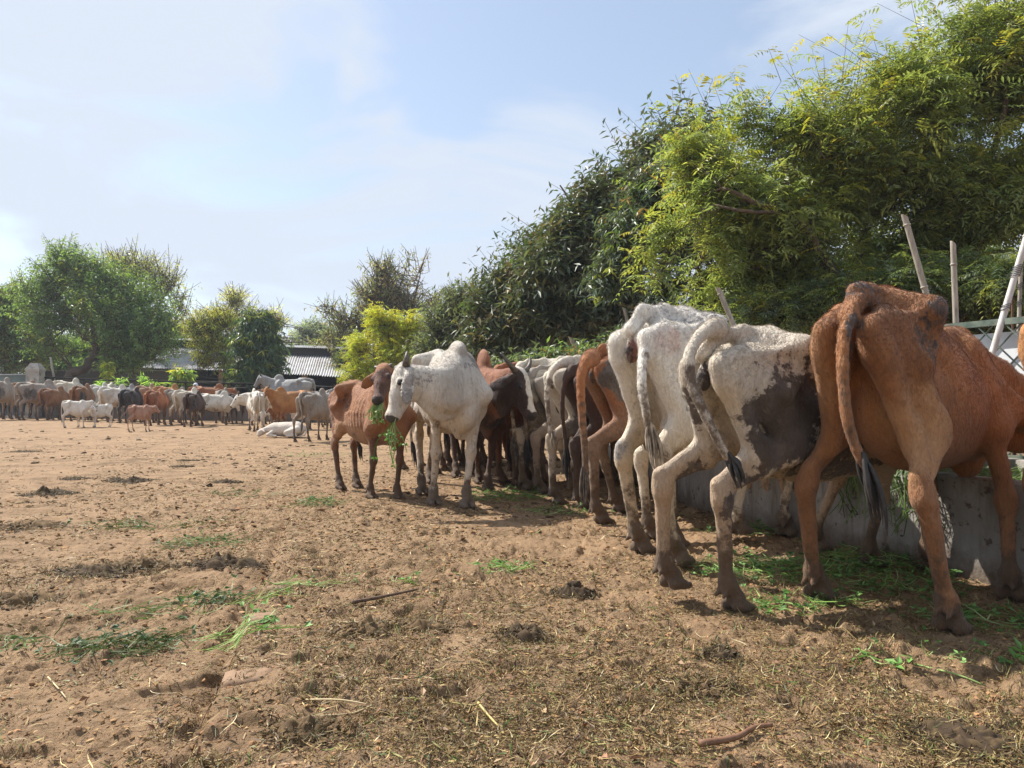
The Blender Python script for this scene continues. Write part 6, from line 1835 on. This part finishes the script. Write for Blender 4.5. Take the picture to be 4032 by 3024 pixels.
far_cow(pr_down2, 314, 441, 393.5, 72, C_GREYBR, "grey-white cow with its rump towards us, nearest of the far row, right")
far_cow(pr_turn, 323, 429, 393, 50, C_GREY, "grey cow with a big drooping ear beside the nearest far rump")
far_cow(pr_up, 332, 425, 391, 88, C_GREYBR, "grey horned cow seen from behind at the right end of the far row")
far_cow(pr_down, 223, 423, 391, 98, C_GREYBR, "grey-brown cow half hidden between the white side-on cow and the brown-black one")
far_cow(pr_down2, 264, 425, 391, 84, C_BROWN, "brown cow mostly hidden behind the big white cow and the cream one")
far_cow(pr_down, 125, 421, 387.5, 82, C_GREY, "ash-grey cow half hidden behind the black rump at left")
far_cow(pr_down, 24, 418.5, 384, 84, C_TAN, "tan cow partly hidden between the black cow and the patched one")
far_cow(pr_down2, 339, 427, 394.5, 46, C_WHITE, "white cow just left of the young brown cow, far row's right end")
CALVES = "calves in the far yard"
far_cow(pr_calf, 75, 428, 401, 14, C_CALFW, "white calf standing side-on, pressed against another white calf", CALVES, "calf", name="calf")
far_cow(pr_calf_turn, 86, 427.5, 404, 196, C_CALFW, "white calf with its head over the other one's side, facing left", CALVES, "calf", name="calf")
far_cow(pr_calf_turn, 102, 427.5, 404.5, 226, C_CALFW, "lone white calf with a brownish head, right of the white pair", CALVES, "calf", name="calf")
far_cow(pr_calf_tail, 140, 431.5, 405.5, 2, C_PINK, "pale red calf side-on with its tail held out", CALVES, "calf", name="calf")
far_cow(pr_calf, 257, 428.5, 412, 18, C_CALFW, "cream calf under the big white cow", CALVES, "calf", name="calf")
far_cow(pr_calf, 279, 429, 408, 238, C_BROWN, "brown calf standing left of the orange cow's legs", CALVES, "calf", name="calf")
far_cow(pr_calf, 301, 429, 407.5, 186, C_CALFW, "white calf with pinkish face before the orange cow", CALVES, "calf", name="calf")

# the white calf lying down
def lying_calf(px, py, label):
    g = gp(px, py)
    A = Field((-.7, -.45, -.03), (.75, .45, .55), .016)
    A.ell((0, 0, .19), (.40, .19, .185), .05); A.ell((-.27, 0, .20), (.22, .18, .19), .06); A.cone((-.3, 0, .36), (.3, 0, .33), .03, .03, .08)
    A.ell((.28, 0, .20), (.18, .15, .17), .05)
    A.cone((.38, 0, .24), (.60, .03, .16), .09, .07, .05)
    A.ell((.62, .03, .13), (.11, .075, .08), .03); A.cone((.64, .03, .11), (.80 - .12, .05, .06), .06, .05, .03)
    for s in (1, -1):
        A.cone((-.30, .17 * s, .18), (-.05, .24 * s, .12), .11, .07, .05); A.cone((-.05, .24 * s, .10), (-.30, .28 * s, .05), .05, .035, .03); A.cone((-.30, .28 * s, .05), (-.08, .31 * s, .035), .032, .03, .02)
        A.cone((.30, .13 * s, .14), (.42, .20 * s, .07), .06, .045, .03); A.cone((.42, .20 * s, .06), (.20, .23 * s, .04), .036, .03, .02)
        A.cone((.58, .08 * s, .18), (.50, .17 * s, .15), .03, .015, .02)
    A.chain([(-.46, 0, .28), (-.54, .05, .16), (-.50, .16, .05), (-.38, .26, .03)], [.03, .024, .02, .018], .02)
    V, Q = A.nets(); V = smooth_mesh(V, Q, 2)
    Z_ = np.zeros((len(V), 4), np.float32); Z_[:, 0] = sstep(.08, .0, V[:, 2]) * .5
    root = tag(empty("calf", (g[0], g[1], 0), math.radians(186)), label, "calf", CALVES)
    link("body", mesh_np("body", V, Q, C_CALFW, True, {"zones": Z_}), root)
    root.scale = (.86,) * 3
lying_calf(286, 437, "white calf lying curled up on the bare ground")
# ------------------------------------------------------------------ things lying on the ground
# worn stones showing along the broken edge of the raised strip
M_STONE = mat_simple("worn_stone", (.27, .165, .095), (.19, .115, .065), 14, .85, .006, 50, c3=(.14, .085, .05), s3=9)
def stone_block(px, py, sx, sy, sz, rz, label, seed):
    """broken slab corner: bevelled, chipped box"""
    g = gp(px, py)
    r = random.Random(seed)
    n = 6
    V, F = [], []
    me_b = MB()
    import itertools
    P = {}
    for i in range(n + 1):
        for j in range(n + 1):
            for k in range(3):
                if 0 < i < n and 0 < j < n and k == 1: continue
                u, v, w = i / n * 2 - 1, j / n * 2 - 1, k - 1
                ch = 1 - .10 * (abs(u) > .9 and abs(v) > .9) - .05 * r.random()
                top = (w > 0)
                q = ch * (1 - .10 * top)
                P[i, j, k] = len(V)
                V.append((u * sx / 2 * q, v * sy / 2 * q, w * sz / 2 + (r.random() - .5) * .006 * top - (.006 if top and max(abs(u), abs(v)) > .9 else 0)))
    for i in range(n):
        for j in range(n):
            F.append((P[i, j, 2], P[i + 1, j, 2], P[i + 1, j + 1, 2], P[i, j + 1, 2]))
            F.append((P[i, j, 0], P[i, j + 1, 0], P[i + 1, j + 1, 0], P[i + 1, j, 0]))
    for k in range(2):
        for i in range(n):
            F.append((P[i, 0, k], P[i + 1, 0, k], P[i + 1, 0, k + 1], P[i, 0, k + 1]))
            F.append((P[i + 1, n, k], P[i, n, k], P[i, n, k + 1], P[i + 1, n, k + 1]))
            F.append((P[0, i + 1, k], P[0, i, k], P[0, i, k + 1], P[0, i + 1, k + 1]))
            F.append((P[n, i, k], P[n, i + 1, k], P[n, i + 1, k + 1], P[n, i, k + 1]))
    o = MB().add(V, F).build("kerb_stone", M_STONE, None, True)
    o.location = (g[0] + sx * .3, g[1], float(ground_z(np.array([g[0] + sx * .5]), np.array([g[1]]))[0]) - sz * .44)
    o.rotation_euler = (0, r.uniform(-.03, .03), rz)
    return tag(o, label, "kerb stone", "stones along the broken edge of the raised strip")
stone_block(232, 694, .16, .13, .07, .22, "nearest worn reddish stone showing in the broken ground edge", 3)
stone_block(253, 630, .13, .12, .08, .25, "middle worn stone in the ground edge, just past the green stems", 4)
stone_block(268, 594, .12, .15, .06, .2, "farthest small worn stone in the broken ground edge", 5)

M_DUNG = mat_simple("dark_dung", (.060, .038, .021), (.115, .072, .036), 22, .75, .02, 45, c3=(.17, .115, .058), s3=16)
M_DUNG_DRY = mat_simple("dry_dung", (.13, .080, .042), (.20, .125, .065), 20, .9, .02, 45, c3=(.07, .045, .025), s3=14)
_d = [(49, 494, .22, .14, .055, 0, "dark dung heap farthest left, by the left edge of the yard"),
      (132, 481, .24, .13, .05, 0, "dark flat dung heap in the left yard with a pale scrap on top"),
      (74, 479, .13, .09, .03, 0, "small flat dung pat between two larger heaps at left"),
      (98, 573, .20, .08, .03, 0, "low dark dung smear on the bare earth at left, nearer heap row"),
      (140, 567, .16, .07, .03, 1, "brown crumbly dung smear beside the low dark one"),
      (222, 566, .20, .09, .045, 0, "thick dark dung heap left of the broken ground edge"),
      (28, 528, .20, .11, .04, 1, "dry brown dung mound near the left frame edge"),
      (226, 482, .14, .08, .035, 0, "dark lump beside a flat half-buried stone in mid yard"),
      (188, 461, .13, .08, .025, 0, "dark grey dung pat far out in the open yard"),
      (182, 467, .12, .07, .02, 0, "flat dark pat just in front of a grey one far out"),
      (26, 451, .20, .10, .025, 0, "small dark pat far out at the left"),
      (722, 664, .07, .055, .045, 0, "fibrous dark dung ball on the bare earth at right foreground"),
      (525, 648, .085, .06, .045, 0, "broken dung lump with dark hollow in the straw, centre foreground"),
      (364, 646, .11, .07, .05, 1, "crumbled brown dung pile in the straw left of centre"),
      (575, 599, .10, .06, .035, 0, "dark trodden dung by the green stems, centre"),
      (700, 700, .10, .06, .03, 1, "crumbly brown dung at right foreground below the fibrous ball"),
      (960, 745, .12, .09, .026, 0, "dark wet dung heap with leaves at bottom right corner"),
      (15, 600, .18, .08, .03, 1, "dry trampled dung ridge at the left frame edge, nearer"),
      (310, 755, .10, .06, .03, 1, "dark crumbled dung at the bottom edge left of centre"),
      (420, 640, .10, .055, .035, 1, "brown straw-mixed dung pile left of the broken lump")]
def dung(px, py, rx, ry, h, dry, lab, seed):
    """trodden pat: a low broken crust with crumbs and fibres in and around it"""
    global NPR
    rng = np.random.default_rng(seed); g = gp(px, py)
    keepN = NPR; NPR = rng
    nr, na = 16, 64
    t = np.linspace(0, 1, nr)[:, None]; a = np.linspace(0, 2 * math.pi, na, endpoint=False)[None]
    lob = .62 + .75 * fbm(np.cos(a) * 1.5 + seed, np.sin(a) * 1.5, 0, seed, 3)
    x, y = t * rx * lob * np.cos(a), t * ry * lob * np.sin(a)
    w1 = fbm(x * 26 + seed, y * 26, 0, seed + 1, 3); w2 = vnoise(x * 95, y * 95, 0, seed + 4); w3 = fbm(x * 9, y * 9, 0, seed + 6, 2)
    z = h * (1 - t ** 2.5) * (1.7 * np.abs(w1 - .5) + .9 * sstep(.40, .62, w3) * (.5 + w1)) + (w2 - .5) * .016 * (1 - t ** 4) - .006 * t ** 6
    gz = ground_z(x + g[0], y + g[1])
    V0 = np.stack([x, y, gz + .002 + np.maximum(z, -.004)], -1).reshape(-1, 3)
    b = np.arange(nr * na).reshape(nr, na)
    Q0 = np.stack([b[:-1], b[1:], np.roll(b[1:], -1, 1), np.roll(b[:-1], -1, 1)], -1).reshape(-1, 4)
    base = np.array([(.052, .033, .018), (.115, .072, .036)][dry])
    T0 = base * (.55 + .9 * w1.reshape(-1, 1)) + np.array([.05, .035, .014]) * sstep(.62, .75, w2.reshape(-1, 1))
    n = int(260 + 7000 * rx * ry)
    r = rng.random(n) ** .5 * 1.25; a = rng.random(n) * 6.283
    P = np.stack([np.cos(a) * r * rx, np.sin(a) * r * ry], 1)
    sz = (.0022 + .0095 * rng.random(n) ** 4) * (.6 + 3 * min(rx, .14))
    V, F, own = clods(P + g, sz, .7, .3)
    V = V - np.array([g[0], g[1], 0])
    V[:, 2] += (h * np.maximum(0, 1 - r ** 1.5) * rng.random(n) * .8)[own]
    T = base * (.6 + 1.1 * rng.random((n, 1)))
    m = int(n * .8)
    q = rng.random(m) * 6.283; rr = np.sqrt(rng.random(m)) * 1.3
    S = np.stack([np.cos(q) * rr * rx, np.sin(q) * rr * ry], 1)
    V2, Q2, own2 = ribbons(S, rng.random(m) * 6.283, .012 + .045 * rng.random(m) ** 2, .0018 + .0022 * rng.random(m), rng.normal(0, .9, m), rng.random(m) ** 2 * .025, rng.normal(0, .8, m), 3, lambda x, y: ground_z(np.asarray(x) + g[0], np.asarray(y) + g[1]), .006)
    V2[:, 2] += (h * .85 * np.maximum(0, 1 - rr ** 2) * rng.random(m))[own2]
    T2 = np.array([(.24, .175, .075), (.12, .08, .035), (.10, .095, .035), (.06, .04, .02)])[rng.integers(0, 4, m)]
    NPR = keepN
    root = tag(empty("dung_heap", (g[0], g[1], 0)), lab, "dung heap", "dung heaps on the yard")
    link("crust", mesh_np("crust", V0, Q0, M_CLOD, True, {"tint": np.clip(T0, .01, 1)}), root)
    o = link("crumbs", mesh_np("crumbs", V, F, M_CLOD, False, {"tint": T[own]}), root); o["kind"] = "stuff"
    o = link("straw_bits", mesh_np("straw_bits", V2, Q2, M_STRAW, False, {"tint": T2[own2]}), root); o["kind"] = "stuff"
for k, (px, py, rx, ry, h, dry, lab) in enumerate(_d):
    dung(px, py, rx * 1.05, ry * 1.2, h * .9, dry, lab, 40 + k * 3)

# sticks
M_BARK = mat_simple("dead_bark", (.085, .048, .030), (.15, .095, .06), 20, .85, .004, 70)
M_STALK = mat_simple("pale_stalk", (.62, .50, .30), (.45, .34, .17), 14, .55, .001, 60)
def stick(pts, r, mat, name, lab, cat, n=7, rr=None):
    W = [np.array([*gp(*p), 0.0]) for p in pts]
    for q in W: q[2] = float(ground_z(np.array([q[0]]), np.array([q[1]]))[0]) + r * 1.2 + .006
    c = W[0].copy()
    P = catmull([w - c for w in W], 5)
    o = MB().tube(P, np.linspace(r, r * .6, len(P)) if rr is None else rr, n).build(name, mat, None, True)
    o.location = c
    return tag(o, lab, cat)
stick([(352, 620), (382, 613), (418, 600)], .0085, M_BARK, "stick", "dark straight stick lying on the earth, centre left foreground", "stick")
stick([(700, 766), (735, 757), (755, 748), (772, 744)], .009, mat_simple("red_twig", (.16, .075, .04), (.24, .13, .07), 20, .7), "twig", "reddish curved twig at the bottom edge, right of centre", "twig")
stick([(306, 720), (340, 727), (372, 731)], .0030, M_STALK, "straw_stalk", "long pale straw stalk in the left foreground, bent end", "straw stalk")
stick([(372, 731), (352, 737), (320, 742)], .0024, M_STALK, "straw_stalk", "thinner pale straw stalk meeting the long one", "straw stalk")
stick([(478, 727), (488, 736), (498, 748)], .0042, mat_simple("yellow_stalk", (.58, .46, .16), (.42, .32, .11), 12, .5), "straw_stalk", "thick short yellow stalk in the centre foreground", "straw stalk")
stick([(392, 722), (430, 717), (470, 719), (508, 728)], .0028, mat_simple("olive_stalk", (.40, .33, .11), (.26, .2, .07), 12, .5), "straw_stalk", "long arching olive straw stalk in the centre foreground", "straw stalk")
stick([(150, 681), (152, 691), (180, 690)], .0020, M_STALK, "straw_stalk", "small white bent straw in the left foreground", "straw stalk")
stick([(48, 676), (60, 690), (66, 700)], .0028, M_STALK, "straw_stalk", "pale split stalk beside dark heap at far left foreground", "straw stalk")

# heaps of cut green fodder
def trifoliate(C, ang, size, rnd):
    out = []
    for k in (-1, 0, 1):
        out.append((C, ang + k * 1.15 + rnd.gauss(0, .15), size * (1.0 if k == 0 else .85)))
    return out

def fodder(px, py, rx, ry, n_stem, n_leaf, label, seed, bright=1.0, h=.03, stem_l=.16, leaf_l=.030, ang0=None, ang_j=1.6, center=None):
    rng = np.random.default_rng(seed); rnd = random.Random(seed)
    g = gp(px, py) if center is None else np.array(center)
    root = empty("fodder_heap", (g[0], g[1], 0))
    tag(root, label, "cut fodder", "cut green fodder dropped on the ground")
    gz = lambda x, y: ground_z(np.asarray(x) + g[0], np.asarray(y) + g[1])
    a = rng.random(n_stem) * 6.283; r = np.sqrt(rng.random(n_stem))
    P = np.stack([np.cos(a) * r * rx, np.sin(a) * r * ry], 1)
    hh = h * (1 - r ** 1.5) * rng.random(n_stem)
    ang = (rng.random(n_stem) * 6.283) if ang0 is None else ang0 + rng.normal(0, ang_j, n_stem)
    V, Q, own = ribbons(P, ang, stem_l * (.5 + .8 * rng.random(n_stem)), .0028 + .0028 * rng.random(n_stem), rng.normal(0, .7, n_stem), rng.random(n_stem) ** 2 * .05, rng.normal(0, .8, n_stem), 5, gz, .005)
    V[:, 2] += hh[own]
    cols = np.array([(.20, .33, .07), (.27, .40, .11), (.13, .24, .05), (.34, .44, .17)])
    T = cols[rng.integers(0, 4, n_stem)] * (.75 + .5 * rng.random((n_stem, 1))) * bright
    link("stems", mesh_np("stems", V, Q, M_GREEN, False, {"tint": T[own]}), root)
    # leaves in threes at stem ends
    ends = V.reshape(n_stem, -1, 3)[:, -1]
    L = []
    for k in range(n_leaf):
        e = ends[rnd.randrange(n_stem)] if rnd.random() < .7 else ends[rnd.randrange(n_stem)] * .6
        e = e + np.array([rnd.gauss(0, .02), rnd.gauss(0, .02), 0]); e[2] = max(e[2], float(gz(e[0], e[1])) + .006 + rnd.random() * h * .5)
        L += trifoliate(e, rnd.uniform(0, 6.283), leaf_l * rnd.uniform(.6, 1.3), rnd)
    C = np.array([l[0] for l in L]); A_ = np.array([l[1] for l in L]); S = np.array([l[2] for l in L])
    V, Tq, own = leaf_tris(C, A_, S, S * .55, rng.normal(.12, .35, len(L)), rng.normal(0, .45, len(L)), .3)
    cols = np.array([(.10, .22, .05), (.14, .28, .06), (.07, .15, .04), (.19, .33, .10)])
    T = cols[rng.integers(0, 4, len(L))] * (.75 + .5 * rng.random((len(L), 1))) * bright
    link("leaves", mesh_np("leaves", V, Tq, M_GREEN, False, {"tint": T[own]}), root)
    return root

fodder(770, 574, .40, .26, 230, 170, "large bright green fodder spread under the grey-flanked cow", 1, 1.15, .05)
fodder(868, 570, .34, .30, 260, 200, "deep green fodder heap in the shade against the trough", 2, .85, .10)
fodder(905, 590, .36, .12, 90, 80, "green fodder between the rust cow's hind legs", 22, 1.0, .04)
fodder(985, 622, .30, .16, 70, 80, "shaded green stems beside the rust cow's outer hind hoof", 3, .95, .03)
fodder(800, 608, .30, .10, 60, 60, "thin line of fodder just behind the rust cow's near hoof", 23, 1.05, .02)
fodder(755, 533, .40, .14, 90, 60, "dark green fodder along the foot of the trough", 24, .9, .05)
fodder(507, 495, .34, .34, 150, 90, "green fodder under the dark cow with the white blaze", 4, 1.1, .05)
fodder(560, 512, .30, .16, 50, 40, "few green stems in the shade by the white cow's hooves", 5, .95, .02)
fodder(875, 668, .05, .035, 5, 9, "single pale green leafy sprig on bare earth at right", 6, 1.25, .012, .10, .036)
fodder(940, 660, .09, .04, 12, 9, "small tangle of light green tendrils at right", 7, 1.2, .02, .08, .024)
fodder(1012, 668, .05, .04, 5, 7, "green leaf sprig at the right frame edge", 8, 1.1, .012, .08, .04)
fodder(505, 574, .12, .07, 34, 22, "bright green stems on the earth in the picture's centre", 9, 1.2, .03)
fodder(405, 591, .08, .03, 8, 5, "pale green stem pair left of centre", 10, 1.25, .012, .14)
fodder(296, 594, .13, .022, 16, 14, "bright green stems lying along the broken edge, farther bunch", 11, 1.2, .015, .20, .026, .15, .12)
fodder(222, 645, .10, .10, 26, 18, "bright green bunch lying below the kerb edge, left foreground", 12, 1.2, .02, .26, .035, .9, .12)
fodder(252, 607, .10, .05, 14, 6, "green stalks just above the bright bunch at the edge", 13, 1.2, .012, .2, .026, .55, .12)
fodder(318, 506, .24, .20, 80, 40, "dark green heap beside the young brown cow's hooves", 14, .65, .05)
fodder(250, 494, .42, .30, 70, 14, "withered green wisps in mid yard", 15, .5, .012)
fodder(148, 527, .60, .26, 110, 14, "wide withered green patch in the left yard", 16, .45, .010)
fodder(204, 545, .24, .17, 90, 20, "grey-green wilted heap left of the broken edge", 17, .55, .03)
fodder(210, 600, .17, .08, 56, 30, "dark clump of wilted leaves left of the edge, near", 18, .45, .03)
fodder(150, 615, .26, .09, 40, 5, "loose olive stems left of the wilted clump", 25, .65, .008)
fodder(118, 648, .22, .12, 150, 34, "dark tangled heap of old fodder, left foreground", 19, .36, .03)
fodder(22, 640, .12, .08, 26, 6, "old green stems at the left frame edge", 20, .5, .01)
fodder(315, 455, .50, .35, 60, 30, "far thin green fodder beyond the brown calf", 21, .9, .02)
stick([(905, 667), (930, 672), (958, 684), (985, 690)], .0042, mat_simple("green_stem", (.30, .40, .13), (.22, .33, .09), 10, .5), "green_stalk", "long pale green stalk lying at right foreground", "green stalk")
# ------------------------------------------------------------------ thin air haze over the yard
hz = MB().box((0, 150, 6.5), (1400, 1400, 17)).build("haze", None)
tag(hz, kind="stuff")
m = bpy.data.materials.new("haze_air"); m.use_nodes = True
for q in list(m.node_tree.nodes): m.node_tree.nodes.remove(q)
_o = m.node_tree.nodes.new("ShaderNodeOutputMaterial"); _v = m.node_tree.nodes.new("ShaderNodeVolumePrincipled")
_v.inputs['Color'].default_value = (.80, .88, 1.0, 1); _v.inputs['Density'].default_value = .0008; _v.inputs['Anisotropy'].default_value = .25
m.node_tree.links.new(_v.outputs[0], _o.inputs['Volume'])
hz.data.materials.append(m)
SC.cycles.volume_bounces = 0
